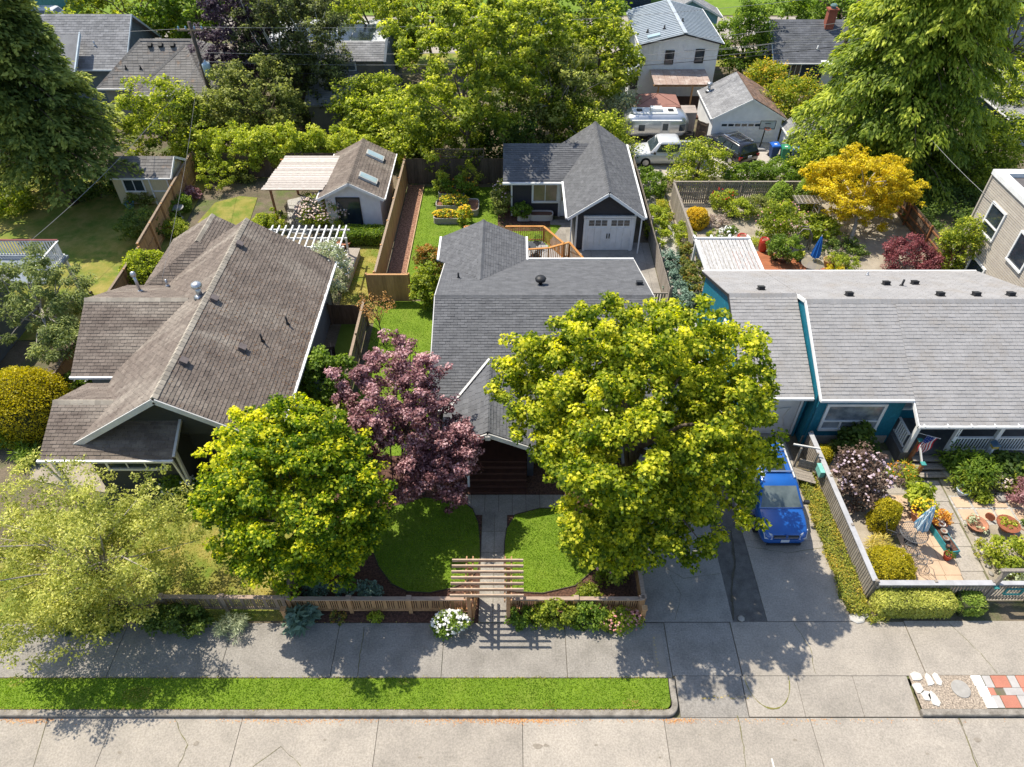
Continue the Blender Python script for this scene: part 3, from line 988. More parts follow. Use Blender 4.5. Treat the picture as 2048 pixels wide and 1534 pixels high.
solid('ridge_beam', M_GREYW, dh, (-1.02, -.82, 18.12, 18.4, 3.3, 3.5))
# porch and steps
solid('porch_floor', M_BROWN, dh, (-2.45, .62, 19.25, 20.68, .68, .76))
for k in range(18):
    boxpiece('plank', M_BROWN, dh, (-2.3 + k * .165, 20.66, .77), (.155, .03, 2.2))
for k in range(5):
    solid('step', M_BROWN, dh, (-1.72, .6, 18.13 + k * .225, 18.13 + (k + 1) * .225 + .02, .0, .136 * (k + 1)))
solid('half_wall', M_CHARC, dh, (-2.5, -1.75, 19.1, 19.22, 0, 1.45))
solid('half_wall', M_CHARC, dh, (.63, .9, 19.1, 19.22, 0, 1.45))
for xx in (-2.38, -1.86, .74):
    solid('porch_post', M_GREYW, dh, (xx - .08, xx + .08, 19.02, 19.18, 1.45 if xx != -1.86 else .0, 2.7))
solid('downspout', M_WHITE, dh, (-1.84, -1.75, 18.5, 18.57, 0, 2.6))
solid('front_door', mat('door_dark', (.05, .025, .02), None, 3, .4), dh, (-1.35, -.4, 20.6, 20.64, .77, 2.85))
vent(dh, (5.9, 27.0, 4.17), (0, .3, 1), .26)
b = MB()
pz = 4.65 - (27.05 - 25.5) * .318
b.lathe([(.09, -.05), (.09, .2), (.24, .24), (.26, .34), (.2, .42), (.05, .46)], (1.32, 27.05, pz), 14)
b.build('turbine_vent', M_BLACK, dh, True)
pipe(dh, (-2.55, 28.0, 3.85), .3, .045)

# ============================================================ garage with studio behind it
gh = thing('garage', 'charcoal garage with white carriage door and shingled L roof beside the deck', 'garage', (5.4, 40, 0))
gp = [[(3.15, 35.7, 2.6), (3.15, 45.0, 2.6), (5.4, 45.0, 4.15), (5.4, 35.7, 4.15)],
      [(7.55, 35.7, 2.6), (7.55, 45.0, 2.6), (5.4, 45.0, 4.15), (5.4, 35.7, 4.15)],
      [(-.55, 40.0, 2.5), (3.05, 40.0, 2.5), (4.83, 42.6, 3.75), (-.55, 42.6, 3.75)],
      [(-.55, 45.2, 2.5), (3.05, 45.2, 2.5), (4.83, 42.6, 3.75), (-.55, 42.6, 3.75)]]
roof(gh, gp, M_RDARK, .34, .16, caps=[((5.4, 35.7, 4.15), (5.4, 45, 4.15)), ((-.55, 42.6, 3.75), (4.8, 42.6, 3.75))])
walls('wall', M_CHARC, gh, ([(3.7, 36.45, -.02), (7.2, 36.45, -.02), (7.2, 36.45, 2.75), (5.4, 36.45, 4.0), (3.7, 36.45, 2.75)], (0, .15, 0)),
      ([(3.7, 36.6, -.02), (3.7, 44.8, -.02), (3.7, 44.8, 2.8), (3.7, 36.6, 2.8)], (.15, 0, 0)),
      ([(7.2, 36.6, -.02), (7.2, 44.8, -.02), (7.2, 44.8, 2.7), (7.2, 36.6, 2.7)], (-.15, 0, 0)),
      ([(3.7, 44.65, -.02), (7.2, 44.65, -.02), (7.2, 44.65, 2.7), (5.4, 44.65, 4.0), (3.7, 44.65, 2.7)], (0, -.1, 0)),
      ([(-.1, 40.4, -.02), (3.69, 40.4, -.02), (3.69, 40.4, 2.6), (-.1, 40.4, 2.6)], (0, .15, 0)),
      ([(-.1, 40.55, -.02), (-.1, 44.9, -.02), (-.1, 44.9, 2.5), (-.1, 42.6, 3.6), (-.1, 40.55, 2.6)], (.15, 0, 0)))
beams('gutter', M_WHITE, gh, [((3.08, 35.68, 2.56), (3.08, 39.95, 2.56)), ((7.62, 35.68, 2.56), (7.62, 45.0, 2.56)), ((-.58, 39.93, 2.46), (3.12, 39.93, 2.46))], .11, .12)
beams('fascia', M_WHITE, gh, [((3.15, 35.66, 2.5), (5.4, 35.66, 4.06)), ((7.55, 35.66, 2.5), (5.4, 35.66, 4.06))], .04, .16)
beams('corner_board', M_WHITE, gh, [((3.76, 36.42, 0), (3.76, 36.42, 2.7)), ((7.14, 36.42, 0), (7.14, 36.42, 2.6)), ((-.02, 40.36, 0), (-.02, 40.36, 2.45))], .1, .1)
solid('downspout', M_WHITE, gh, (3.4, 3.47, 36.2, 36.27, 0, 2.5), (7.42, 7.49, 36.0, 36.07, 0, 2.5))
gd = solid('garage_door', M_WHITE, gh, (4.33, 6.98, 36.36, 36.44, .02, 2.12))
beams('door_trim', M_WHITE, gh, [((4.25, 36.38, 0), (4.25, 36.38, 2.2)), ((7.04, 36.38, 0), (7.04, 36.38, 2.2)), ((4.15, 36.38, 2.25), (7.14, 36.38, 2.25))], .14, .14)
for k in range(2):
    for i in range(3):
        X = 4.46 + k * 1.3 + i * .37
        boxpiece('panel', M_WHITE, gd, (X + .18, 36.35, .12), (.33, .03, 1.45))
        for j in range(2):
            boxpiece('pane', M_GLASS, gd, (X + .18, 36.35, 1.68 + j * .19), (.31, .012, .165))
for s in (-1, 1):
    boxpiece('handle', M_BLACK, gd, (5.655 + s * .07, 36.32, .85), (.045, .04, .32))
window(gh, (1.35, 40.4, 1.05), (1, 0, 0), 1.45, 1.15, (0, -1, 0), 2, 1, gm=mat('window_blinds', (.28, .22, .15), (.2, .16, .11), 2, .2, spec=.6), fw=.12)
dd = solid('door', M_WHITE, gh, (3.05, 3.62, 40.32, 40.38, .02, 2.1))
beams('door_trim', M_WHITE, gh, [((2.98, 40.33, 0), (2.98, 40.33, 2.2))], .12, .1)
for i in range(2):
    for j in range(3):
        boxpiece('pane', mat('door_lite', (.3, .23, .15), (.2, .16, .12), 4, .2), dd, (3.2 + i * .24, 40.315, 1.1 + j * .31), (.19, .012, .27))

# ============================================================ house with the brown roof (left)
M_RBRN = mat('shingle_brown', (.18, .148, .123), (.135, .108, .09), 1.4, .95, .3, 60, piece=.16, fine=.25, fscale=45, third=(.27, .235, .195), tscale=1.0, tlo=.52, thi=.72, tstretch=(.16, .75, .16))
M_GREEN = mat('siding_dark_green', (.05, .055, .05), (.04, .044, .04), 2, .7, .3, 40, stretch=(1, 1, 20))
lh = thing('bungalow', 'bungalow with weathered brown shingle roof and white fascia beside the airy front tree', 'house', (-13.1, 25, 0))
lp = [[(-9.15, 18.4, 2.8), (-9.15, 31.0, 2.8), (-13.1, 31.0, 5.3), (-13.1, 18.4, 5.3)],
      [(-17.05, 18.4, 2.8), (-17.05, 31.0, 2.8), (-13.1, 31.0, 5.3), (-13.1, 18.4, 5.3)],
      [(-19.0, 22.4, 2.7), (-17.15, 22.4, 2.7), (-14.35, 25.5, 4.5), (-19.0, 25.5, 4.5)],
      [(-19.2, 29.0, 2.7), (-17.2, 29.0, 2.7), (-14.35, 25.5, 4.5), (-19.0, 25.5, 4.5)],
      [(-18.2, 17.8, 2.6), (-13.05, 17.8, 2.6), (-13.05, 19.95, 3.6), (-18.2, 19.95, 3.6)],
      [(-18.2, 22.0, 2.6), (-16.4, 22.0, 2.6), (-14.8, 19.95, 3.6), (-18.2, 19.95, 3.6)],
      [(-18.3, 33.3, 2.7), (-18.3, 28.9, 2.7), (-15.8, 30.7, 4.2), (-15.8, 33.3, 4.2)],
      [(-18.3, 28.9, 2.7), (-13.3, 28.9, 2.7), (-15.8, 30.7, 4.2)],
      [(-13.3, 33.3, 2.7), (-13.3, 28.9, 2.7), (-15.8, 30.7, 4.2), (-15.8, 33.3, 4.2)]]
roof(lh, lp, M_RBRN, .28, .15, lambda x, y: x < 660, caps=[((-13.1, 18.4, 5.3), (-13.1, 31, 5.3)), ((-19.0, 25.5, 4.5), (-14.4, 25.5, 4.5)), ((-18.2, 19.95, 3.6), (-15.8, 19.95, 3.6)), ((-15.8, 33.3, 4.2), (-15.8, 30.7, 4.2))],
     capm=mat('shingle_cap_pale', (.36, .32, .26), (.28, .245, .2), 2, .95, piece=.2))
rng = np.random.default_rng(77)
n_ = 1500
u_ = 1 - rng.random(n_) ** 1.7
P = np.stack([-13.0 + 3.8 * u_, rng.uniform(18.6, 30.8, n_) * .55 + rng.normal(24, 2.5, n_) * .45, np.zeros(n_)], 1)
P[:, 1] = np.clip(P[:, 1], 18.5, 30.9)
P[:, 2] = 5.3 - .633 * (P[:, 0] + 13.1) + .03
Nn = np.tile(norm(np.array([.633, 0, 1.0])), (n_, 1))
Dr = np.cross(Nn, sph(rng, n_))
o = link('moss_flakes', quads_mesh('moss_flakes', leaves(rel(P, (-13.1, 25, 0)), Dr, Nn, rng.uniform(.02, .07, n_), rng.uniform(.02, .05, n_), .1), rng.random(n_), leafmat('moss_brown', (.09, .045, .025), (.15, .08, .04), (.22, .13, .06), .05)), lh)
kind(o, 'stuff')
M_LWALL = mat('siding_grey_blue', (.13, .15, .165), (.11, .125, .14), 2, .7, .3, 40, stretch=(1, 1, 20))
walls('wall', M_LWALL, lh, ([(-9.6, 19.6, -.02), (-9.6, 30.6, -.02), (-9.6, 30.6, 2.95), (-9.6, 19.6, 2.95)], (-.15, 0, 0)),
      ([(-16.6, 30.6, -.02), (-9.6, 30.6, -.02), (-9.6, 30.6, 2.95), (-13.1, 30.6, 5.1), (-16.6, 30.6, 2.95)], (0, -.15, 0)),
      ([(-17.9, 30.5, -.02), (-17.9, 33, -.02), (-17.9, 33, 2.75), (-17.9, 30.5, 2.75)], (.15, 0, 0)),
      ([(-17.9, 33, -.02), (-13.7, 33, -.02), (-13.7, 33, 2.75), (-15.8, 33, 4.0), (-17.9, 33, 2.75)], (0, -.15, 0)),
      ([(-18.6, 22.9, -.02), (-18.6, 28.5, -.02), (-18.6, 28.5, 2.8), (-18.6, 25.6, 4.3), (-18.6, 22.9, 2.8)], (.15, 0, 0)),
      ([(-18.45, 22.9, -.02), (-16.6, 22.9, -.02), (-16.6, 22.9, 2.8), (-18.45, 22.9, 2.8)], (0, .15, 0)),
      ([(-18.45, 28.5, -.02), (-16.6, 28.5, -.02), (-16.6, 28.5, 2.8), (-18.45, 28.5, 2.8)], (0, -.15, 0)))
walls('front_wall', M_GREEN, lh, ([(-16.9, 19.2, 2.5), (-9.4, 19.2, 2.5), (-9.4, 19.2, 2.85), (-13.1, 19.2, 5.15), (-16.9, 19.2, 2.85)], (0, .15, 0)),
      ([(-13.2, 19.6, -.02), (-9.6, 19.6, -.02), (-9.6, 19.6, 2.9), (-13.2, 19.6, 2.9)], (0, .12, 0)),
      ([(-16.8, 18.35, -.02), (-13.2, 18.35, -.02), (-13.2, 18.35, 2.62), (-16.8, 18.35, 2.62)], (0, .15, 0)),
      ([(-13.2, 18.5, -.02), (-13.2, 19.6, -.02), (-13.2, 19.6, 3.2), (-13.2, 18.5, 2.75)], (-.15, 0, 0)),
      ([(-16.8, 18.5, -.02), (-16.8, 22.9, -.02), (-16.8, 22.9, 2.6), (-16.8, 18.5, 2.6)], (.15, 0, 0)))
beams('fascia', M_GREYW, lh, [((-17.08, 18.35, 2.68), (-13.1, 18.35, 5.18)), ((-9.12, 18.35, 2.68), (-13.1, 18.35, 5.18))], .05, .24)
beams('gutter', M_WHITE, lh, [((-18.25, 17.73, 2.55), (-13.02, 17.73, 2.55)), ((-19.03, 22.33, 2.65), (-17.1, 22.33, 2.65)), ((-9.08, 18.4, 2.76), (-9.08, 31, 2.76)), ((-17.12, 28.9, 2.76), (-17.12, 31, 2.76))], .11, .1)
beams('corner_board', M_GREYW, lh, [((-13.1, 18.2, 0), (-13.1, 18.2, 2.6)), ((-13.0, 17.85, 2.66), (-13.0, 19.9, 3.62))], .1, .12)
beams('downspout', M_WHITE, lh, [((-18.15, 17.78, 2.5), (-18.1, 18.2, 0)), ((-13.1, 17.8, 2.5), (-13.12, 18.12, .0))], .07, .07)
solid('porch_post', M_GREYW, lh, (-18.1, -17.95, 18.05, 18.2, 0, 2.6))
window(lh, (-16.1, 18.35, 1.45), (1, 0, 0), 2.2, .85, (0, -1, 0), 3, 1)
window(lh, (-9.6, 21.5, 1.2), (0, 1, 0), .9, 1.0, (1, 0, 0), 1, 2)
window(lh, (-9.6, 23.4, 1.2), (0, 1, 0), .9, 1.0, (1, 0, 0), 1, 2)
for q in ((478, 491), (427, 600), (483, 698), (366, 725)):
    for _k in range(1):
        # on the right hand slope: z = 5.3 - .633*(x + 13.1)
        zz = 4.5
        for _j in range(8):
            P_ = at(q[0], q[1], zz)
            zz = 5.3 - .633 * (P_.x + 13.1)
        vent(lh, P_, (.633, 0, 1), .27, mat('vent_brown', (.17, .14, .13), None, 5, .6))
for q in ((575, 648), (525, 683)):
    zz = 4
    for _j in range(8):
        P_ = at(q[0], q[1], zz)
        zz = 5.3 - .633 * (P_.x + 13.1)
    pipe(lh, P_, .42, .045)
P_ = Vector((-13.55, 25.0, 5.0))
pipe(lh, P_, .55, .13, M_GALV, True)
pipe(lh, (-17.6, 27.4, 3.5), .95, .07, M_GALV, True)
pipe(lh, (-16.9, 28.6, 2.95), .4, .06, M_GALV)

# ============================================================ blue house (right)
M_RGRY = mat('shingle_pale_grey', (.315, .305, .3), (.265, .258, .255), 1.6, .95, .3, 60, piece=.045, fine=.18, fscale=50, third=(.29, .265, .24), tscale=.8, tlo=.5, thi=.75)
M_BLUE = mat('shake_blue', (.012, .17, .245), (.01, .13, .19), 5, .6, .3, 30, stretch=(4, 4, 1), third=(.03, .25, .33), tscale=3, tlo=.55, thi=.75)
bh = thing('house', 'teal blue house with pale grey roof and white porch railing', 'house', (16.5, 25, 0))
WL, ML, MR = 9.6, 12.65, 23.4
bp = [[(ML, 20.6, 3.1), (16.45, 20.6, 3.1), (16.45, 24.6, 5.1), (ML, 24.6, 5.1)],
      [(16.45, 19.6, 2.6), (MR, 19.6, 2.6), (MR, 24.6, 5.1), (16.45, 24.6, 5.1)],
      [(ML, 29.8, 3.0), (MR, 29.8, 3.0), (MR, 24.6, 5.1), (ML, 24.6, 5.1)],
      [(WL, 21.05, 2.75), (ML - .06, 21.05, 2.75), (ML - .06, 25.5, 4.74), (WL, 25.5, 4.74)],
      [(WL, 29.8, 3.0), (ML - .02, 29.8, 3.0), (ML - .02, 25.5, 4.74), (WL, 25.5, 4.74)]]
roof(bh, bp, M_RGRY, .33, .165, lambda x, y: y > 640 and x > 1460, caps=[((ML, 24.6, 5.1), (MR, 24.6, 5.1)), ((WL, 25.5, 4.74), (ML, 25.5, 4.74))], th=.02)
walls('wall', M_BLUE, bh,
      ([(WL + .12, 21.6, -.02), (WL + .12, 29.5, -.02), (WL + .12, 29.5, 2.95), (WL + .12, 25.5, 4.6), (WL + .12, 21.6, 2.85)], (.15, 0, 0)),
      ([(WL + .27, 21.6, -.02), (ML, 21.6, -.02), (ML, 21.6, 2.9), (WL + .27, 21.6, 2.9)], (0, .15, 0)),
      ([(ML + .02, 21.0, -.02), (ML + .02, 24.6, -.02), (ML + .02, 25.5, 4.55), (ML + .02, 24.6, 4.95), (ML + .02, 21.0, 3.15)], (.15, 0, 0)),
      ([(ML + .17, 21.0, -.02), (16.5, 21.0, -.02), (16.5, 21.0, 3.15), (ML + .17, 21.0, 3.15)], (0, .15, 0)),
      ([(16.35, 21.15, -.02), (16.35, 21.9, -.02), (16.35, 21.9, 3.4), (16.35, 21.15, 3.2)], (.15, 0, 0)),
      ([(16.5, 21.9, -.02), (23.0, 21.9, -.02), (23.0, 21.9, 3.6), (16.5, 21.9, 3.6)], (0, .15, 0)),
      ([(23.0, 21.9, -.02), (23.0, 29.5, -.02), (23.0, 29.5, 2.95), (23.0, 24.6, 4.95), (23.0, 21.9, 3.6)], (-.15, 0, 0)),
      ([(WL + .27, 29.5, -.02), (22.85, 29.5, -.02), (22.85, 29.5, 2.95), (WL + .27, 29.5, 2.95)], (0, -.15, 0)))
beams('rake_board', M_WHITE, bh, [((ML - .03, 20.55, 3.02), (ML - .03, 24.6, 5.04)), ((ML - .03, 25.6, 4.64), (ML - .03, 24.6, 5.04)), ((16.41, 19.6, 2.5), (16.41, 20.6, 3.0))], .05, .16)
beams('rake_board', M_BLACK, bh, [((WL - .03, 25.5, 4.68), (WL - .03, 29.8, 2.95)), ((WL - .03, 25.5, 4.68), (WL - .03, 21.05, 2.7))], .03, .12)
beams('gutter', M_WHITE, bh, [((ML - .05, 20.53, 3.04), (16.42, 20.53, 3.04)), ((16.4, 19.53, 2.54), (MR, 19.53, 2.54)), ((WL, 20.98, 2.7), (ML - .1, 20.98, 2.7)), ((WL, 29.87, 2.95), (MR, 29.87, 2.95))], .11, .11)
for k in range(9):
    boxpiece('gutter_clip', M_WHITE, bh, (16.6 + k * .95, 19.58, 2.58), (.04, .18, .05))
window(bh, (13.35, 21.0, .95), (1, 0, 0), 2.3, 1.35, (0, -1, 0), 1, 1, gm=M_CURT, fw=.12)
beams('window_bar', M_WHITE, bh, [((13.35, 20.95, 1.4), (15.65, 20.95, 1.4)), ((14.1, 20.95, .95), (14.1, 20.95, 1.4)), ((14.9, 20.95, .95), (14.9, 20.95, 1.4))], .06, .06)
window(bh, (16.8, 21.9, 1.3), (1, 0, 0), .7, 1.1, (0, -1, 0), 1, 1, gm=M_CURT)
window(bh, (20.9, 21.9, 1.1), (1, 0, 0), 1.4, 1.3, (0, -1, 0), 2, 1, gm=M_CURT)
bd = solid('garage_door', M_GREYW, bh, (10.05, 12.35, 21.5, 21.58, .02, 2.1))
beams('door_trim', M_WHITE, bh, [((9.98, 21.52, 0), (9.98, 21.52, 2.15)), ((12.42, 21.52, 0), (12.42, 21.52, 2.15)), ((9.9, 21.52, 2.18), (12.5, 21.52, 2.18))], .1, .12)
b = MB()
b.tube([(10.4 + .8 * 0, 21.48, 1.7), (10.9, 21.47, 1.62), (11.2, 21.47, 1.85), (11.5, 21.47, 1.62), (12.0, 21.48, 1.7), (11.85, 21.48, 1.1), (12.0, 21.48, .5), (10.4, 21.48, .5), (10.55, 21.48, 1.1), (10.4, 21.48, 1.7)], .03, 5)
b.build('door_moulding', M_GREYW, bd)
beams('downspout', mat('pipe_blue', (.015, .15, .22), None, 3, .5), bh, [((12.5, 21.4, 2.7), (12.5, 21.4, 0)), ((12.78, 20.85, 3), (12.78, 20.85, 0))], .08, .08)
walls('foundation', M_CONC, bh, ([(12.7, 20.94, 0), (16.4, 20.94, 0), (16.4, 20.94, .45), (12.7, 20.94, .45)], (0, .05, 0)))
window(bh, (WL + .12, 24.9, 2.6), (0, 1, 0), .5, .75, (-1, 0, 0), 1, 1, gm=M_CURT, fw=.06)
# porch
solid('porch_floor', mat('porch_grey', (.14, .14, .14), (.1, .1, .1), 3, .8), bh, (16.5, 23.2, 19.85, 21.88, .0, .62))
for k, X in enumerate((16.72, 18.45, 20.2, 22.0)):
    MB().box(X - .08, X + .08, 19.86, 20.02, .3, 2.55).build('porch_post', M_WHITE, bh)
def railing(parent, p, q, z0, z1, m, step=.13, sq=.035, cap=(.09, .05), name='baluster', caps=True):
    p, q = Vector(p), Vector(q)
    L = (q - p).length
    n = max(2, int(L / step))
    rz = math.atan2(q.y - p.y, q.x - p.x)
    for i in range(1, n):
        c = p.lerp(q, i / n)
        boxpiece(name, m, parent, (c.x, c.y, c.z + z0), (sq, sq, z1 - z0), rz)
    MB().beam(p + Vector((0, 0, z1)), q + Vector((0, 0, z1)), *cap).build('top_rail', m, parent)
    MB().beam(p + Vector((0, 0, z0)), q + Vector((0, 0, z0)), .05, .06).build('bottom_rail', m, parent)
railing(bh, (18.55, 19.94, .62), (20.1, 19.94, .62), .1, .85, M_WHITE, .12)
railing(bh, (20.3, 19.94, .62), (21.9, 19.94, .62), .1, .85, M_WHITE, .12)
railing(bh, (16.66, 20.1, .62), (16.66, 21.1, .62), .1, .85, M_WHITE, .14, .05)
# house number set down the second post
nc = bpy.data.curves.new('house_number', 'FONT')
nc.body = '4\n1\n1\n5'
nc.size = .17
nc.extrude = .006
nc.align_x = 'CENTER'
nc.space_line = .95
no = bpy.data.objects.new('house_number', nc)
C.objects.link(no)
bpy.context.view_layer.update()
nm_ = bpy.data.meshes.new_from_object(no.evaluated_get(bpy.context.evaluated_depsgraph_get()))
bpy.data.objects.remove(no)
no = link('house_number', nm_, bh, M_BLACK)
no.location = (18.45 - 16.5, 19.85 - 25, 2.12)
no.rotation_euler = (math.radians(90), 0, 0)
# roof things
def on_back(px_, py_):
    zz = 4
    for _j in range(9):
        P_ = at(px_, py_, zz)
        zz = 5.1 - .404 * (P_.y - 24.6)
    return P_
for q in ((1522, 580), (1698, 592), (1772, 570), (1829, 569), (1880, 592), (1952, 592), (2021, 592)):
    vent(bh, on_back(*q), (0, .404, 1), .26)
pipe(bh, on_back(1803, 572), .35, .05)
pipe(bh, on_back(1734, 551), .2, .04, M_GALV)
# ============================================================ the other buildings
M_RFAR = mat('shingle_far_grey', (.25, .25, .255), (.19, .19, .195), 1.2, .95, piece=.16, fine=.15, fscale=30)
M_RWARM = mat('shingle_far_warm', (.21, .2, .19), (.165, .155, .145), 1.2, .95, piece=.16, fine=.15, fscale=30, third=(.3, .2, .13), tscale=.8, tlo=.58, thi=.75)
def gable(t, x0, x1, y0, y1, ez, rz, ridge, wm, rm, ov=.3, fm=None, wd=.4, ex=.22, th=.02, caps=False):
    """Walls, roof and rake boards of a plain gabled building; ridge 'x' or 'y' is the way its ridge runs."""
    fm = fm or M_WHITE
    if ridge == 'y':
        xm = (x0 + x1) / 2
        k = (rz - ez) / (xm - x0)
        ra, rb = (xm, y0 - ov, rz), (xm, y1 + ov, rz)
        pl = [[(x0 - ov, y0 - ov, ez - k * ov), (x0 - ov, y1 + ov, ez - k * ov), rb, ra], [(x1 + ov, y0 - ov, ez - k * ov), (x1 + ov, y1 + ov, ez - k * ov), rb, ra]]
        W = [([(x0, y, -.02), (x1, y, -.02), (x1, y, ez - .1), (xm, y, rz - .12), (x0, y, ez - .1)], (0, v, 0)) for y, v in ((y0, .12), (y1, -.12))]
        W += [([(x, y0 + .12, -.02), (x, y1 - .12, -.02), (x, y1 - .12, ez - .1), (x, y0 + .12, ez - .1)], (v, 0, 0)) for x, v in ((x0, .12), (x1, -.12))]
        fs = [((x0 - ov, y0 - ov - .02, ez - k * ov - .08), (xm, y0 - ov - .02, rz - .08)), ((x1 + ov, y0 - ov - .02, ez - k * ov - .08), (xm, y0 - ov - .02, rz - .08))]
        gs = [((x0 - ov - .05, y0 - ov, ez - k * ov - .04), (x0 - ov - .05, y1 + ov, ez - k * ov - .04)), ((x1 + ov + .05, y0 - ov, ez - k * ov - .04), (x1 + ov + .05, y1 + ov, ez - k * ov - .04))]
    else:
        ym = (y0 + y1) / 2
        k = (rz - ez) / (ym - y0)
        ra, rb = (x0 - ov, ym, rz), (x1 + ov, ym, rz)
        pl = [[(x0 - ov, y0 - ov, ez - k * ov), (x1 + ov, y0 - ov, ez - k * ov), rb, ra], [(x0 - ov, y1 + ov, ez - k * ov), (x1 + ov, y1 + ov, ez - k * ov), rb, ra]]
        W = [([(x0, y, -.02), (x1, y, -.02), (x1, y, ez - .1), (x0, y, ez - .1)], (0, v, 0)) for y, v in ((y0, .12), (y1, -.12))]
        W += [([(x, y0 + .12, -.02), (x, y1 - .12, -.02), (x, y1 - .12, ez - .1), (x, ym, rz - .12), (x, y0 + .12, ez - .1)], (v, 0, 0)) for x, v in ((x0, .12), (x1, -.12))]
        fs = [((x - .0, y0 - ov, ez - k * ov - .08), (x, ym, rz - .08)) for x in (x0 - ov - .02, x1 + ov + .02)] + [((x - .0, y1 + ov, ez - k * ov - .08), (x, ym, rz - .08)) for x in (x0 - ov - .02, x1 + ov + .02)]
        gs = [((x0 - ov, y0 - ov - .05, ez - k * ov - .04), (x1 + ov, y0 - ov - .05, ez - k * ov - .04))]
    walls('wall', wm, t, *W)
    r = roof(t, pl, rm, wd, ex, single=0, th=th, caps=[(ra, rb)] if caps else ())
    beams('fascia', fm, t, fs, .04, .16)
    beams('gutter', fm, t, gs, .09, .09)
    return r
# garden studio with skylights
st = thing('studio', 'small white garden studio with two skylights in its brown roof', 'shed', (-9.6, 41, 0))
M_STWH = mat('stucco_white', (.75, .76, .78), (.68, .69, .71), 3, .9, .2, 30)
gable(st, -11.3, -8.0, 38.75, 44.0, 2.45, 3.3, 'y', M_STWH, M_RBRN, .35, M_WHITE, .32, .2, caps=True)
for y in (39.4, 42.4):
    n_ = Vector((.515, 0, 1)).normalized()
    sk = MB().obox(Vector((-8.75, y + .35, 3.3 - .515 * .9)) + n_ * .08, (1.15, .62, .16), ry=math.atan(.515)).build('skylight', mat('skylight_frame', (.55, .54, .5), None, 3, .5), st)
    MB().obox(Vector((-8.75, y + .35, 3.3 - .515 * .9)) + n_ * .166, (1.0, .48, .012), ry=math.atan(.515)).build('pane', mat('skylight_glass', (.35, .45, .46), (.28, .38, .4), 2, .06, spec=.9), sk)
window(st, (-10.6, 38.75, .4), (1, 0, 0), 1.35, 1.75, (0, -1, 0), 1, 1, fm=M_BLACK, fw=.05)
# pergola roofed with weathered boards
pg = thing('pergola', 'patio pergola roofed with weathered white boards beside the studio', 'pergola', (-13.2, 41.3, 0))
M_BOARDW = mat('board_white_weathered', (.58, .53, .48), (.36, .31, .27), 4, .9, .2, 30, piece=.18, fine=.2, stretch=(1, 9, 1))
for k in range(15):
    boxpiece('board', M_BOARDW, pg, (-13.3 + .035 * k - RD.uniform(-.03, .03), 39.35 + k * .29, 2.42 + k * .006), (3.75, .27, .03))
for y in (39.5, 41.4, 43.3):
    MB().box(-15.0, -11.55, y - .04, y + .04, 2.26, 2.41).build('rafter', M_DECKWD, pg)
for x, y in ((-14.75, 39.55), (-11.7, 39.55), (-14.3, 43.2), (-11.6, 43.2)):
    MB().box(x - .06, x + .06, y - .06, y + .06, 0, 2.26).build('post', mat('post_red_cedar', (.3, .13, .06), None, 3), pg)
# yellow shed
sd = thing('shed', 'pale yellow garden shed with white door under the dark conifer', 'shed', (-23.7, 43, 0))
M_SHED = mat('paint_pale_yellow', (.62, .53, .34), (.54, .46, .29), 3, .7, stretch=(6, 6, 1))
gable(sd, -25.6, -21.9, 41.9, 44.2, 2.05, 2.75, 'x', M_SHED, M_RWARM, .2)
window(sd, (-24.9, 41.9, .95), (1, 0, 0), 1.2, .75, (0, -1, 0), 2, 1, fw=.08)
sdd = solid('door', M_SHED, sd, (-23.15, -22.1, 41.84, 41.89, .05, 1.8))
beams('door_trim', M_WHITE, sd, [((-23.2, 41.83, 0), (-23.2, 41.83, 1.9)), ((-22.05, 41.83, 0), (-22.05, 41.83, 1.9)), ((-23.2, 41.83, 1.87), (-22.05, 41.83, 1.87)), ((-23.2, 41.83, .95), (-22.05, 41.83, .95))], .08, .08)
# white board-and-batten house at the back
wh = thing('house', 'white board and batten house with ribbed metal roof at the back', 'house', (13.6, 62, 0))
M_BATT = mat('paint_white_siding', (.78, .79, .8), (.7, .71, .72), 2, .7)
walls('wall', M_BATT, wh, ([(10.35, 59.5, -.02), (16.5, 59.5, -.02), (16.5, 59.5, 4.35), (13.6, 59.5, 5.0), (10.35, 59.5, 4.3)], (0, .15, 0)),
      ([(10.35, 59.65, -.02), (10.35, 68, -.02), (10.35, 68, 4.3), (10.35, 59.65, 4.3)], (.15, 0, 0)),
      ([(16.5, 59.65, -.02), (16.5, 68, -.02), (16.5, 68, 4.3), (16.5, 59.65, 4.3)], (-.15, 0, 0)),
      ([(9.65, 59.7, -.02), (10.34, 59.7, -.02), (10.34, 59.7, 2.5), (9.65, 59.7, 2.1)], (0, .15, 0)),
      ([(9.65, 59.85, -.02), (9.65, 64, -.02), (9.65, 64, 2.1), (9.65, 59.85, 2.1)], (.1, 0, 0)))
M_METAL = mat('roof_metal', (.36, .4, .43), (.31, .35, .38), 1.5, .45, metal=.35)
wr = MB()
wr.ext([(10.1, 59.2, 4.28), (10.1, 68.2, 4.28), (13.6, 68.2, 5.12), (13.6, 59.2, 5.12)], (0, 0, -.08))
wr.ext([(16.75, 59.2, 4.36), (16.75, 68.2, 4.36), (13.6, 68.2, 5.12), (13.6, 59.2, 5.12)], (0, 0, -.08))
wr = wr.build('roof', M_METAL, wh)
for k in range(22):
    y = 59.4 + k * .4
    MB().beam((10.1, y, 4.3), (13.6, y, 5.14), .06, .05).build('rib', M_METAL, wr)
    MB().beam((16.75, y, 4.38), (13.6, y, 5.14), .06, .05).build('rib', M_METAL, wr)
MB().beam((13.6, 59.15, 5.17), (13.6, 68.2, 5.17), .3, .04).build('ridge_cap', mat('metal_cap', (.5, .54, .57), None, 2, .5, metal=.3), wr)
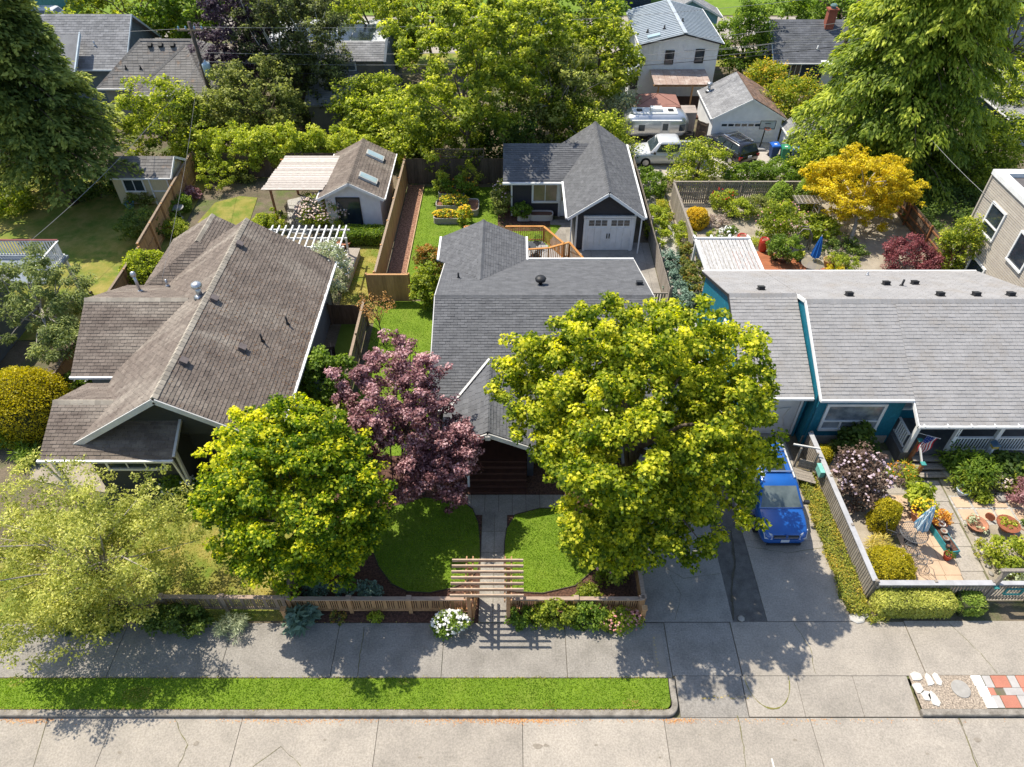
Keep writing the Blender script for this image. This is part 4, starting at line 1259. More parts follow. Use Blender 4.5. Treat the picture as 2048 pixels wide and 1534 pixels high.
beams('fascia', M_BLACK, wh, [((10.05, 59.17, 4.2), (13.6, 59.17, 5.03)), ((16.8, 59.17, 4.28), (13.6, 59.17, 5.03))], .04, .1)
beams('fascia', M_WHITE, wh, [((16.8, 59.2, 4.3), (16.8, 68.2, 4.3)), ((10.05, 59.2, 4.22), (10.05, 68.2, 4.22))], .06, .12)
for k in range(16):
    x = 10.55 + k * .39
    boxpiece('batten', M_BATT, wh, (x, 59.485, 0), (.05, .03, 2.65 if 12.25 < x < 13.05 or 14.65 < x < 15.45 else 4.2))
for x, z in ((12.35, 2.75), (14.75, 2.85)):
    window(wh, (x, 59.5, z), (1, 0, 0), .6, .95, (0, -1, 0), 1, 1, fm=M_BLACK, fw=.06)
window(wh, (9.85, 59.7, .7), (1, 0, 0), .45, 1.1, (0, -1, 0), 1, 1, fm=M_BLACK, fw=.05)
MB().ext([(9.5, 59.5, 2.05), (10.33, 59.5, 2.55), (10.33, 64.1, 2.55), (9.5, 64.1, 2.05)], (0, 0, .05)).build('lean_to_roof', M_METAL, wh)
MB().obox((11.3, 60.1, 4.66), (1.0, .5, .1), ry=-.235).build('skylight', mat('skylight_glass', (.35, .45, .46)), wh)
for x, y in ((11.0, 61.4), (12.3, 61.3), (13.9, 62.3)):
    pipe(wh, (x, y, 4.3 + .24 * min(x - 10.1, 17.1 - x)), .25, .06)
# translucent patio cover at its back
pc = thing('patio_cover', 'corrugated patio cover on timber posts against the white house', 'patio cover', (13.4, 58, 0))
M_POLY = mat('polycarbonate_dirty', (.42, .32, .27), (.3, .22, .19), 6, .25, third=(.6, .52, .46), tscale=1.5)
for k in range(9):
    boxpiece('panel', M_POLY, pc, (11.45 + k * .5, 58.1, 2.17), (.48, 2.75, .03), rx=.07)
for k in range(6):
    MB().beam((11.4 + k * .82, 56.75, 2.02), (11.4 + k * .82, 59.45, 2.2), .06, .1).build('rafter', M_CEDAR, pc)
for x in (11.6, 14.3, 15.4):
    MB().box(x - .06, x + .06, 56.85, 56.97, 0, 1.95).build('post', M_CEDAR, pc)
MB().box(11.2, 15.7, 56.82, 57.0, 1.9, 2.0).build('header', M_CEDAR, pc)
solid('deck', M_BROWN, pc, (11.0, 16.0, 55.2, 59.45, .0, .12))
# white double garage
wg = thing('garage', 'white double garage with mossy brown half of its roof by the alley', 'garage', (17.3, 53.5, 0))
gable(wg, 14.75, 19.8, 51.0, 56.0, 1.95, 3.3, 'y', M_BATT, M_RFAR, .15, M_WHITE, .3, .2)
roof(wg, [[(19.98, 50.84, 1.9), (19.98, 56.16, 1.9), (17.3, 56.16, 3.35), (17.3, 50.84, 3.35)]], mat('shingle_mossy', (.2, .13, .1), (.12, .085, .07), 4, 1, piece=.3, third=(.3, .17, .1), tscale=2), .3, .2, single=0, name='mossy_roof_slope', thick=.03)
wd_ = solid('garage_door', M_BATT, wg, (15.3, 19.3, 50.92, 50.98, .02, 1.55))
for k in range(8):
    boxpiece('pane', M_GLASS, wd_, (15.6 + k * .49, 50.905, 1.28), (.38, .02, .17))
    for j in range(4):
        boxpiece('panel', M_BATT, wd_, (15.6 + k * .49, 50.905, .08 + j * .29), (.44, .02, .24))
pipe(wg, (15.15, 55.2, 2.2), .5, .12, M_GALV, True)
# two small sheds by the bins
s1 = thing('shed', 'narrow white shed with grey roof beside the recycling bins', 'shed', (20.0, 50.2, 0))
gable(s1, 19.95, 20.85, 49.2, 51.0, 1.45, 1.8, 'y', M_BATT, M_RFAR, .12, M_WHITE, .4, .2)
s2 = thing('shed', 'small brown shed with light grey roof next to the tall cedar', 'shed', (21.6, 50, 0))
gable(s2, 21.2, 22.9, 49.0, 51.2, 1.35, 2.1, 'y', mat('siding_taupe', (.2, .17, .15), None, 3), M_RFAR, .18, M_WHITE, .4, .2)
# dark house with brick chimney
ch = thing('house', 'navy house with dark grey roof and red brick chimney at the back', 'house', (26, 64, 0))
M_NAVY = mat('siding_navy', (.035, .05, .085), (.028, .04, .07), 2, .7)
gable(ch, 22.2, 34, 61.4, 67.5, 2.6, 4.6, 'x', M_NAVY, mat('shingle_far_dark', (.13, .135, .15), (.1, .105, .115), 1.2, .95, piece=.14), .5)
b = MB()
b.box(26.2, 26.9, 63.6, 64.2, 3.6, 5.5)
b.box(26.12, 26.98, 63.52, 64.28, 5.5, 5.62)
b.build('chimney', mat('brick_red', (.32, .1, .06), (.24, .075, .05), 14, .9), ch)
b = MB()
b.lathe([(.2, 0), (.2, .2), (.3, .22), (.2, .34)], (26.55, 63.9, 5.6), 10)
b.build('chimney_cap', mat('cap_teal', (.12, .2, .2), None, 3), ch)
window(ch, (23.4, 61.4, .9), (1, 0, 0), .75, 1.1, (0, -1, 0), 2, 1)
solid('door', M_WHITE, ch, (26.1, 27.0, 61.3, 61.38, 0, 2.0))
b = MB()
b.ext([(25.6, 60.3, 2.2), (28.5, 60.3, 2.2), (28.5, 61.4, 2.4), (25.6, 61.4, 2.4)], (0, 0, .08))
b.build('porch_roof', M_WHITE, ch)
pipe(ch, (25.4, 62, 3.0), .3, .05, M_WHITE)
# hip roofed grey house and its neighbour, back left
hh = thing('house', 'grey house with hipped shingle roof beyond the utility pole at the back left', 'house', (-25.5, 57, 0))
X0, X1, Y0, Y1, ze, zr = -31.0, -20.6, 53.6, 60.2, 3.0, 5.5
hp_ = [[(X0, Y0, ze), (X1, Y0, ze), (-24.2, 56.6, zr), (-28, 56.6, zr)], [(X1, Y0, ze), (X1, Y1, ze), (-24.2, 56.9, zr), (-24.2, 56.6, zr)],
       [(X0, Y0, ze), (X0, Y1, ze), (-28, 56.6, zr)], [(X0, Y1, ze), (X1, Y1, ze), (-24.2, 56.7, zr), (-28, 56.7, zr)],
       [(-28.0, 52.4, 2.95), (-22.2, 52.4, 2.95), (-24.4, 56.0, 5.25), (-24.6, 56.0, 5.25)], [(-28.0, 52.4, 2.95), (-28.0, 53.7, 2.95), (-24.6, 56.1, 5.3)], [(-22.2, 52.4, 2.95), (-22.2, 53.7, 2.95), (-24.4, 56.1, 5.3)]]
roof(hh, hp_, M_RWARM, .4, .22, single=0, caps=[((-28, 56.6, zr), (-24.2, 56.6, zr)), ((-28.0, 52.4, 2.98), (-24.6, 56.0, 5.28)), ((-22.2, 52.4, 2.98), (-24.4, 56.0, 5.28)), ((X0, Y0, ze), (-28, 56.6, zr)), ((X1, Y0, ze), (-24.2, 56.6, zr))])
walls('wall', mat('siding_grey', (.22, .23, .225), (.19, .2, .195), 2, .8), hh, ([(-30.6, 53.9, 0), (-20.9, 53.9, 0), (-20.9, 53.9, 3), (-30.6, 53.9, 3)], (0, .15, 0)), ([(-27.7, 52.8, 0), (-22.5, 52.8, 0), (-22.5, 52.8, 3), (-27.7, 52.8, 3)], (0, .15, 0)),
      ([(-30.6, 54.1, 0), (-30.6, 59.9, 0), (-30.6, 59.9, 3), (-30.6, 54.1, 3)], (.15, 0, 0)), ([(-20.9, 54.1, 0), (-20.9, 59.9, 0), (-20.9, 59.9, 3), (-20.9, 54.1, 3)], (-.15, 0, 0)))
beams('gutter', M_WHITE, hh, [((-28.05, 52.34, 2.9), (-22.15, 52.34, 2.9)), ((X0, Y0 - .06, 2.95), (-28.1, Y0 - .06, 2.95))], .1, .1)
window(hh, (-24.3, 52.8, 1.35), (1, 0, 0), 1.7, 1.0, (0, -1, 0), 3, 1, gm=M_CURT)
for x in (-27.2, -26.4, -25.5):
    vent(hh, (x, 56.2, 5.2), (0, -.8, 1), .28)
for x in (-28.9, -27.8):
    pipe(hh, (x, 54.8, 4.0), .25, .05)
h2 = thing('house', 'grey gabled house with pale blue trim behind the dark conifer', 'house', (-35, 61, 0))
gable(h2, -44, -30.6, 57.5, 64.5, 3.4, 6.0, 'x', mat('siding_slate', (.14, .18, .21), None, 2, .8), M_RFAR, .4, mat('trim_pale_blue', (.55, .63, .68), None, 2))
b = MB()
b.ext([(-38, 55.6, 3.0), (-33.6, 55.6, 3.0), (-33.6, 58.5, 5.2), (-38, 58.5, 5.2)], (0, 0, -.1))
b.build('front_roof', M_RFAR, h2)
walls('gable_trim', mat('trim_pale_blue', (.55, .63, .68)), h2, ([(-33.55, 55.5, 2.9), (-33.55, 58.6, 5.15), (-33.55, 58.6, 5.4), (-33.55, 55.5, 3.15)], (.1, 0, 0)))
pipe(h2, (-32.8, 58.8, 4.3), .4, .06, M_GALV)
# low house with solar panels, mid left
mh = thing('house', 'low house with solar panels and a small balcony beyond the birches', 'house', (-14, 58, 0))
M_TAUPE = mat('siding_grey_brown', (.2, .185, .165), None, 2, .8)
roof(mh, [[(-19, 55.8, 4.2), (-9.7, 55.8, 4.2), (-9.4, 57.5, 5.0), (-19, 57.5, 5.0)], [(-15.4, 52.2, 2.3), (-11.7, 52.2, 2.3), (-11.7, 56.0, 3.4), (-15.4, 56.0, 3.4)]], M_RFAR, .4, .22, single=0)
solid('wall', M_TAUPE, mh, (-18.8, -9.8, 56.1, 62.8, 0, 4.2), (-15.2, -11.9, 52.6, 56.0, 0, 2.25))
MB().ext([(-9.7, 55.5, 0), (-9.7, 63, 0), (-9.7, 63, 5.0), (-9.7, 57.5, 5.15), (-9.7, 55.5, 4.25)], (.2, 0, 0)).build('parapet', mat('parapet_slate', (.1, .12, .14), None, 2), mh)
solid('flat_roof', mat('membrane_pale', (.5, .51, .52), (.42, .43, .44), 1, .8), mh, (-19, -9.75, 57.55, 63, 4.85, 5.0))
for k in range(4):
    for j in range(2):
        boxpiece('solar_panel', mat('solar_panel', (.02, .03, .035), (.03, .04, .045), 3, .15, spec=.8), mh, (-16.6 + k * 1.65, 58.6 + j * 1.9, 5.03), (1.6, 1.5, .06), rx=.12)
pipe(mh, (-13.8, 60, 5), .7, .07, M_GALV)
for x in (-14.4, -13.1):
    window(mh, (x, 56.1, 3.45), (1, 0, 0), 1.1, .5, (0, -1, 0), 1, 1, gm=M_CURT)
solid('balcony', M_TAUPE, mh, (-11.6, -9.8, 54.9, 56.0, 2.0, 2.15))
railing(mh, (-11.6, 54.95, 2.15), (-9.8, 54.95, 2.15), .08, .95, M_GREYWD, .14)
for k in range(3):
    MB().box(-11.6 + k * .85, -11.5 + k * .85, 54.92, 55.02, 0, 2.1).build('post', M_GREYWD, mh)
# beige building, right edge
ww = thing('apartment_building', 'beige building with clapboard wall cut off by the picture edge behind the blue house', 'building', (30, 30, 0))
M_BEIGE = mat('clapboard_beige', (.5, .45, .38), (.45, .4, .34), 2, .7, piece=.05)
HB = 5.6
solid('wall', mat('clapboard_joint', (.12, .1, .08), None, 3), ww, (25.62, 36, 22, 35.0, 0, HB))
for k in range(44):
    boxpiece('siding_board', M_BEIGE, ww, (25.6, 28.5, .02 + k * .127), (.03, 13.05, .1), ry=0)
solid('parapet', M_WHITE, ww, (25.5, 26.05, 21.9, 35.1, HB, HB + .25), (26.05, 36, 34.6, 35.1, HB, HB + .25))
solid('flat_roof', mat('roof_tar', (.13, .12, .12), None, 2), ww, (26.06, 36, 22, 34.59, HB - .1, HB + .02))
beams('corner_board', M_BEIGE, ww, [((25.57, 35.02, 0), (25.57, 35.02, HB))], .1, .1)
window(ww, (25.58, 33.9, 3.0), (0, -1, 0), 1.2, 1.5, (-1, 0, 0), 1, 1, fw=.1)
beams('window_bar', M_WHITE, ww, [((25.53, 33.9, 3.55), (25.53, 32.7, 3.55))], .06, .06)
window(ww, (25.58, 33.4, .5), (0, -1, 0), 1.3, 1.0, (-1, 0, 0), 1, 1, fw=.1)
window(ww, (25.58, 31.0, 3.0), (0, -1, 0), 1.2, 1.5, (-1, 0, 0), 1, 1, fw=.1)
# house at the left edge, with a deck
eh = thing('house', 'blue grey house at the left edge behind the cherry tree', 'house', (-29, 27, 0))
M_SLATE = mat('siding_slate_blue', (.1, .13, .16), (.085, .11, .135), 2, .75)
solid('wall', M_SLATE, eh, (-34, -25.4, 24.2, 29.5, 0, 3.0))
roof(eh, [[(-25.0, 23.9, 2.95), (-25.0, 29.8, 2.95), (-29.5, 29.8, 4.9), (-29.5, 23.9, 4.9)], [(-34, 23.9, 2.95), (-34, 29.8, 2.95), (-29.5, 29.8, 4.9), (-29.5, 23.9, 4.9)]], M_RFAR, .4, .22, single=0)
window(eh, (-25.4, 26.2, 1.0), (0, 1, 0), .8, 1.0, (1, 0, 0), 1, 1)
beams('corner_board', M_WHITE, eh, [((-25.36, 24.25, 0), (-25.36, 24.25, 3))], .12, .12)
dk = thing('deck', 'grey deck with white slanted railing at the left edge', 'deck', (-26, 31.2, 0))
solid('deck_floor', mat('deck_grey_blue', (.2, .24, .28), (.16, .19, .23), 2, .7), dk, (-32, -23.9, 29.9, 32.5, 2.05, 2.2))
for x in (-31, -27.5, -24.05):
    MB().box(x - .08, x + .08, 32.2, 32.36, 0, 2.05).build('post', M_WHITE, dk)
railing(dk, (-32, 32.4, 2.2), (-24.0, 32.4, 2.2), .1, .95, M_WHITE, .16, .05)
railing(dk, (-24.0, 32.4, 2.2), (-24.0, 30.0, 2.2), .1, .95, M_WHITE, .16, .05)
MB().beam((-32, 32.4, 3.2), (-24.0, 32.4, 3.2), .12, .03).build('cap_rail', mat('rail_maroon', (.2, .06, .06), None, 3), dk)
# garages and houses farther out
tg = thing('garage', 'dark teal gabled garage with pale door at the right edge behind the cedar', 'garage', (39, 52, 0))
gable(tg, 36.2, 41.5, 50.5, 57, 2.2, 3.4, 'y', mat('siding_dark_teal', (.03, .06, .075), None, 2), M_RFAR, .25)
solid('garage_door', M_GREYW, tg, (36.5, 41.2, 50.42, 50.48, 0, 1.85))
for nm, x0_, x1_, y0_, y1_, ez_, rz_, ax, wm_, lab in (
        ('house', -62, -49, 77, 88, 3.5, 6, 'x', mat('siding_teal_far', (.1, .28, .28), None, 2), 'teal house across the far street at the upper left corner'),
        ('house', 7.5, 15, 84, 92, 3, 5.5, 'x', M_NAVY, 'dark blue house half hidden across the far street'),
        ('house', 13.7, 19, 70.8, 73, 3.2, 4.5, 'y', mat('siding_sky', (.2, .4, .55), None, 2), 'pale blue gabled house just behind the metal roofed white house'),
        ('house', 46, 56, 62, 72, 3, 5.2, 'x', M_NAVY, 'dark house at the upper right corner behind the tall cedar')):
    t_ = thing(nm, lab, 'house', ((x0_ + x1_) / 2, y0_, 0))
    gable(t_, x0_, x1_, y0_, y1_, ez_, rz_, ax, wm_, M_RFAR, .3)
    window(t_, (x0_ + 1.5, y0_, 1.2), (1, 0, 0), 1.2, 1.2, (0, -1, 0), 2, 1)
    window(t_, (x1_ - 2.7, y0_, 1.2), (1, 0, 0), 1.2, 1.2, (0, -1, 0), 2, 1)
# ============================================================ foliage colours
L_MAPLE = leafmat('leaf_maple', (.05, .09, .006), (.21, .25, .015), (.6, .5, .05), .4)
L_MAPLE2 = leafmat('leaf_maple_deep', (.035, .08, .006), (.16, .22, .01), (.58, .5, .03), .4)
L_PURPLE = leafmat('leaf_purple', (.06, .024, .027), (.22, .11, .115), (.55, .36, .36), .32)
L_LIME = leafmat('leaf_lime', (.06, .09, .012), (.23, .275, .03), (.5, .5, .085), .38)
L_AIRY = leafmat('leaf_airy', (.09, .115, .02), (.26, .275, .06), (.54, .51, .16), .36)
L_GREEN = leafmat('leaf_green', (.045, .08, .012), (.11, .17, .02), (.25, .31, .04), .35)
L_MID = leafmat('leaf_mid', (.06, .09, .012), (.2, .24, .028), (.46, .46, .07), .4)
L_OLIVE = leafmat('leaf_olive', (.05, .068, .018), (.17, .19, .045), (.4, .41, .12), .35)
L_DARK = leafmat('leaf_dark', (.03, .055, .012), (.075, .115, .02), (.18, .22, .035), .3)
L_BIRCH = leafmat('leaf_birch', (.03, .038, .018), (.085, .1, .03), (.22, .25, .06), .3)
L_COPPER = leafmat('leaf_copper', (.02, .012, .02), (.05, .03, .045), (.12, .1, .12), .2)
L_FIR = leafmat('needle_fir', (.028, .05, .014), (.105, .14, .032), (.32, .34, .08), .3)
L_CEDAR = leafmat('needle_cedar', (.035, .065, .008), (.13, .18, .016), (.36, .39, .05), .3)
L_GOLD = leafmat('leaf_gold', (.16, .16, .01), (.46, .39, .02), (.68, .56, .05), .3)
L_YELLOW = leafmat('leaf_yellow', (.27, .22, .012), (.6, .47, .025), (.75, .62, .07), .35)
L_ORANGE = leafmat('leaf_orange_tips', (.1, .15, .02), (.24, .26, .03), (.7, .34, .05), .35)
L_RED = leafmat('leaf_red_tips', (.05, .075, .015), (.15, .165, .03), (.42, .15, .04), .3)
L_BLUE = leafmat('needle_blue', (.05, .085, .06), (.13, .2, .15), (.22, .3, .23), .15)
L_GREY = leafmat('leaf_greygreen', (.14, .16, .09), (.3, .33, .2), (.5, .52, .38), .3)
F_WHITE = leafmat('petal_white', (.75, .74, .7), (.8, .8, .77), (.85, .85, .82), .2)
F_PINK = leafmat('petal_pink', (.6, .25, .24), (.7, .38, .36), (.78, .5, .48), .2)
F_CREAM = leafmat('petal_cream', (.72, .55, .47), (.78, .65, .57), (.82, .74, .68), .2)
F_YEL = leafmat('petal_yellow', (.75, .42, .02), (.85, .6, .03), (.9, .7, .06), .2)
F_ORG = leafmat('petal_orange', (.7, .22, .02), (.8, .32, .03), (.85, .45, .05), .2)
F_LILAC = leafmat('petal_lilac', (.45, .35, .42), (.6, .48, .52), (.72, .62, .64), .2)

# ============================================================ the big front trees
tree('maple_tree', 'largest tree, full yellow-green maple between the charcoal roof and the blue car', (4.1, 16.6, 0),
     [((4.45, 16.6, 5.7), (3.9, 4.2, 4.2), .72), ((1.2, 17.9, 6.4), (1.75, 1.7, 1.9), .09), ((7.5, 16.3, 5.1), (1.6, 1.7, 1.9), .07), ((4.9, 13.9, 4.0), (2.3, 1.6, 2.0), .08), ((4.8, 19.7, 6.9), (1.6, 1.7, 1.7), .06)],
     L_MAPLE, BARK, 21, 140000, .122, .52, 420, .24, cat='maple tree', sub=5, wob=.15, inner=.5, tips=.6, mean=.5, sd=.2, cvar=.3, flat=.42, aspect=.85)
tree('maple_tree', 'rounded golden-green tree behind the timber fence, left of the purple tree', (-8.2, 14.3, 0),
     [((-7.2, 14.9, 4.2), (2.75, 2.8, 3.0), .8), ((-8.7, 16.0, 5.0), (1.5, 1.5, 1.7), .13, .3), ((-6.2, 13.8, 3.0), (1.5, 1.5, 1.4), .07)],
     L_MAPLE2, BARK, 22, 96000, .108, .42, 400, .15, cat='maple tree', sub=5, wob=.1, inner=.6, tips=.6, mean=.45, sd=.18, cvar=.28, flat=.42, aspect=.8)
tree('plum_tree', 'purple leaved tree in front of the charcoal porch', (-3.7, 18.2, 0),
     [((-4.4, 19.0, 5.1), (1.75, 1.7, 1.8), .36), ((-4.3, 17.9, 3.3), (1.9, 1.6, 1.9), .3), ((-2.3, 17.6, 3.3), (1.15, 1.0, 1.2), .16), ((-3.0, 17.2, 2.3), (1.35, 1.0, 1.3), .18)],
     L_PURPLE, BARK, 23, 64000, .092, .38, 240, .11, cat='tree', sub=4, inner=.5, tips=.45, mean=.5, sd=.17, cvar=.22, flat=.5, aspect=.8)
t = tree('deciduous_tree', 'airy pale green street-side tree with bare twigs at the lower left', (-13.2, 13.2, 0),
     [((-14.3, 13.0, 3.3), (3.6, 2.6, 2.1), .62), ((-12.0, 14.7, 3.1), (1.5, 1.5, 1.3), .08), ((-14.6, 11.2, 2.6), (2.8, 1.2, 1.6), .14), ((-15.6, 14.6, 3.5), (2.6, 2.0, 1.7), .12)],
     L_AIRY, mat('bark_silver', (.4, .36, .31), (.25, .22, .19), 7, .9), 24, 44000, .095, .5, 260, .1, cat='tree', sub=5, inner=.25, mean=.5, sd=.2, cvar=.2, flat=.7, aspect=.55, limb_n=60)
# ============================================================ fences
def fence(name, label, p, q, h, m, bw=.14, gap=.004, post=2.4, rail=True, capm=None, top=0, pm=None, h2=None, side=1, group=None, posth=.12, z0=.04):
    """Board fence from p to q: each board, post and rail is its own part. h2: height at q."""
    p, q = Vector((*p[:2], 0)), Vector((*q[:2], 0))
    t = thing(name, label, 'fence', p, 0, group)
    L = (q - p).length
    rz = math.atan2(q.y - p.y, q.x - p.x)
    d = (q - p) / L
    nrm = Vector((-d.y, d.x, 0)) * side
    h2 = h if h2 is None else h2
    n = int(L / (bw + gap))
    for i in range(n):
        f = (i + .5) / n
        c = p.lerp(q, f) + nrm * .035
        boxpiece('board', m, t, (c.x, c.y, z0), (L / n - gap, .02, h + (h2 - h) * f - z0 + RD.uniform(-.008, .008)), rz)
    k = max(1, round(L / post))
    for i in range(k + 1):
        c = p.lerp(q, i / k) - nrm * .05
        boxpiece('post', pm or m, t, (c.x, c.y, -.05), (.1, .1, h + (h2 - h) * i / k + posth), rz)
    if rail:
        for z in (.3, h * .5, h - .2):
            MB().beam(p - nrm * .0 + Vector((0, 0, z)), q - nrm * .0 + Vector((0, 0, z + (h2 - h if z > .5 else 0))), .04, .09).build('rail', pm or m, t)
    if capm:
        MB().beam(p + Vector((0, 0, h + .02)), q + Vector((0, 0, h2 + .02)), top or .13, .035).build('cap_rail', capm, t)
    return t
def picket(name, label, p, q, m, h=.92, posts=2, group=None):
    """Low craftsman fence: rails, cap, posts with caps, slats in threes between wide boards."""
    p, q = Vector((*p[:2], 0)), Vector((*q[:2], 0))
    t = thing(name, label, 'fence', p, 0, group)
    L = (q - p).length
    rz = math.atan2(q.y - p.y, q.x - p.x)
    MB().beam(p + Vector((0, 0, h)), q + Vector((0, 0, h)), .14, .045).build('cap_rail', mat('cap_weathered', (.4, .3, .23), (.3, .22, .17), 4, .9, stretch=(1, 6, 1)), t)
    MB().beam(p + Vector((0, 0, h - .08)), q + Vector((0, 0, h - .08)), .04, .09).build('rail', m, t)
    MB().beam(p + Vector((0, 0, .18)), q + Vector((0, 0, .18)), .09, .07).build('rail', m, t)
    u = .08
    i = 0
    while u < L - .06:
        wd = .14 if i % 4 == 0 else .04
        c = p.lerp(q, (u + wd / 2) / L)
        boxpiece('slat', m, t, (c.x, c.y, .2), (wd, .02, h - .25), rz)
        u += wd + .035
        i += 1
    for k in range(posts + 1):
        c = p.lerp(q, k / posts)
        boxpiece('post', m, t, (c.x, c.y, -.05), (.13, .13, h + .1), rz)
        boxpiece('post_cap', mat('cap_weathered', (.4, .3, .23)), t, (c.x, c.y, h + .05), (.18, .18, .04), rz)
    return t
picket('timber_fence', 'low timber fence along the front bed, left of the arbor', (-7.85, 12.85), (-1.5, 12.85), M_CEDAR, posts=3)
picket('timber_fence', 'low timber fence between the arbor and the driveway', (-.05, 12.85), (4.55, 12.85), M_CEDAR, posts=2)
picket('timber_fence', 'weathered low fence before the dry lawn, behind the lavender bush', (-14.5, 12.95), (-8.05, 12.9), M_WEATH, posts=3)
picket('timber_fence', 'short low fence side running back along the driveway edge', (4.62, 12.9), (4.62, 15.5), M_CEDAR, posts=1)
fence('board_fence', 'low plank fence on the lot line under the golden-green tree', (-7.95, 12.95), (-7.9, 18.5), 1.0, M_WEATH, capm=M_WEATH)
fence('board_fence', 'weathered fence with post caps between the side lawn and the shaded passage', (-7.55, 18.6), (-7.6, 29.2), 1.55, M_WEATH, capm=M_WEATH, posth=.2)
for x, y in ((-7.93, 12.45), (4.6, 12.5)):
    t = thing('fence_post', 'short timber end post at the pavement corner ' + ('beside the dark leafy plant' if x < 0 else 'beside the driveway'), 'post', (x, y, 0))
    boxpiece('post', M_CEDAR, t, (x, y, -.05), (.14, .14, .95))
    boxpiece('post_cap', M_CEDAR, t, (x, y, .9), (.19, .19, .04))
# cedar privacy fences round the back yard
fence('privacy_fence', 'short run of new cedar privacy fence facing the side lawn', (-7.75, 31.3), (-5.5, 31.3), 1.75, M_CEDAR, .19, capm=M_CEDAR, side=-1)
fence('privacy_fence', 'long cedar privacy fence beside the bark path', (-7.3, 31.45), (-7.15, 44.5), 1.8, M_CEDAR, .24, capm=M_WEATH, side=-1)
fence('privacy_fence', 'tall dark weathered fence closing the back lawn', (-7.1, 44.6), (-.1, 44.6), 1.85, M_DARKWD, .15, side=-1, pm=mat('post_red_cedar', (.3, .13, .06)), posth=.25)
lat = thing('lattice_screen', 'lattice screen standing above the dark back fence', 'lattice', (-3.6, 44.75, 0))
for k in range(22):
    for s in (-1, 1):
        x = -5.3 + k * .13
        MB().beam((x, 44.75 + s * .012, 1.88), (x + s * .55 + (.0 if s > 0 else .55), 44.75 + s * .012, 2.4) if s > 0 else (x - .0, 44.75 + s * .012, 2.4), .035, .012).build('lath', M_WEATH, lat) if s > 0 else MB().beam((x + .55, 44.738, 1.88), (x, 44.738, 2.4), .035, .012).build('lath', M_WEATH, lat)
beams('frame', M_WEATH, lat, [((-5.3, 44.75, 1.88), (-1.9, 44.75, 1.88)), ((-5.3, 44.75, 2.42), (-1.9, 44.75, 2.42)), ((-5.3, 44.75, 1.8), (-5.3, 44.75, 2.45)), ((-1.9, 44.75, 1.8), (-1.9, 44.75, 2.45))], .06, .06)
fence('board_fence', 'stepped grey-brown fence along the concrete drive beside the gravel path', (8.38, 30.6), (8.35, 37.5), 1.35, M_GREYWD, .13, post=1.5, posth=.2)
fence('board_fence', 'stepped grey-brown fence continuing along the side of the garage', (8.35, 37.6), (8.3, 45.5), 1.5, M_GREYWD, .13, post=1.8)
gt = thing('gate', 'small slatted wooden gate at the foot of the drive fence', 'gate', (7.2, 30.55, 0))
for k in range(8):
    boxpiece('slat', M_GREYWD, gt, (7.05 + k * .15, 30.55, .1), (.09, .03, 1.0))
beams('rail', M_GREYWD, gt, [((6.95, 30.52, 1.12), (8.25, 30.52, 1.12)), ((6.95, 30.52, .3), (8.25, 30.52, .3))], .06, .06)
# left lot fences
fence('privacy_fence', 'long pale fence between the brown roofed house and the left edge lawn', (-20.75, 23.2), (-20.9, 34.0), 1.7, M_CEDAR, .15, capm=M_WEATH)
fence('privacy_fence', 'pale fence beside the yellow shed', (-21.0, 34.2), (-21.7, 45.3), 1.8, M_CEDAR, .15, capm=M_WEATH)
fence('privacy_fence', 'dark rear fence under the bright vine', (-21.6, 45.5), (-11.8, 45.5), 1.8, M_DARKWD, .15, side=-1)
fence('board_fence', 'dark brown fence across the passage beside the brown roofed house', (-9.5, 29.3), (-7.7, 29.3), 1.3, M_DARKWD, .13, side=-1)
fence('privacy_fence', 'brown fence at the far left edge of the lawn', (-45, 46.5), (-31, 46.2), 1.7, M_WEATH, .15)
# right lot fences
fence('board_fence', 'grey slatted fence at the back of the rear garden', (10.45, 42.0), (19.3, 42.0), 1.5, M_GREYWD, .09, .05, capm=M_GREYWD, side=-1)
fence('board_fence', 'grey fence along the gravel path beside the round golden bush', (10.45, 35.2), (10.4, 41.9), 1.5, M_GREYWD, .12, capm=M_GREYWD)
fence('board_fence', 'low fence under the red-tipped hedge beside the blue wall', (10.0, 24.5), (10.3, 34.8), 1.1, M_GREYWD, .14, post=1.5, capm=M_GREYWD)
fence('privacy_fence', 'dark fence at the right of the rear garden by the dry slope', (24.6, 42.0), (24.75, 33.8), 1.5, M_DARKWD, .14, pm=mat('post_red_cedar', (.3, .13, .06)))
M_CAPG = mat('cap_grey_paint', (.42, .42, .43), (.33, .33, .34), 3, .8)
fence('board_fence', 'weathered fence with wide grey cap between the right driveway and the patio garden', (12.85, 13.4), (12.72, 20.5), 1.15, M_GREYWD, .085, .03, capm=M_CAPG, top=.2)
fence('board_fence', 'front fence with wide grey cap behind the clipped hedge', (12.95, 13.35), (17.05, 13.35), 1.1, M_GREYWD, .085, .03, capm=M_CAPG, top=.2, side=-1)

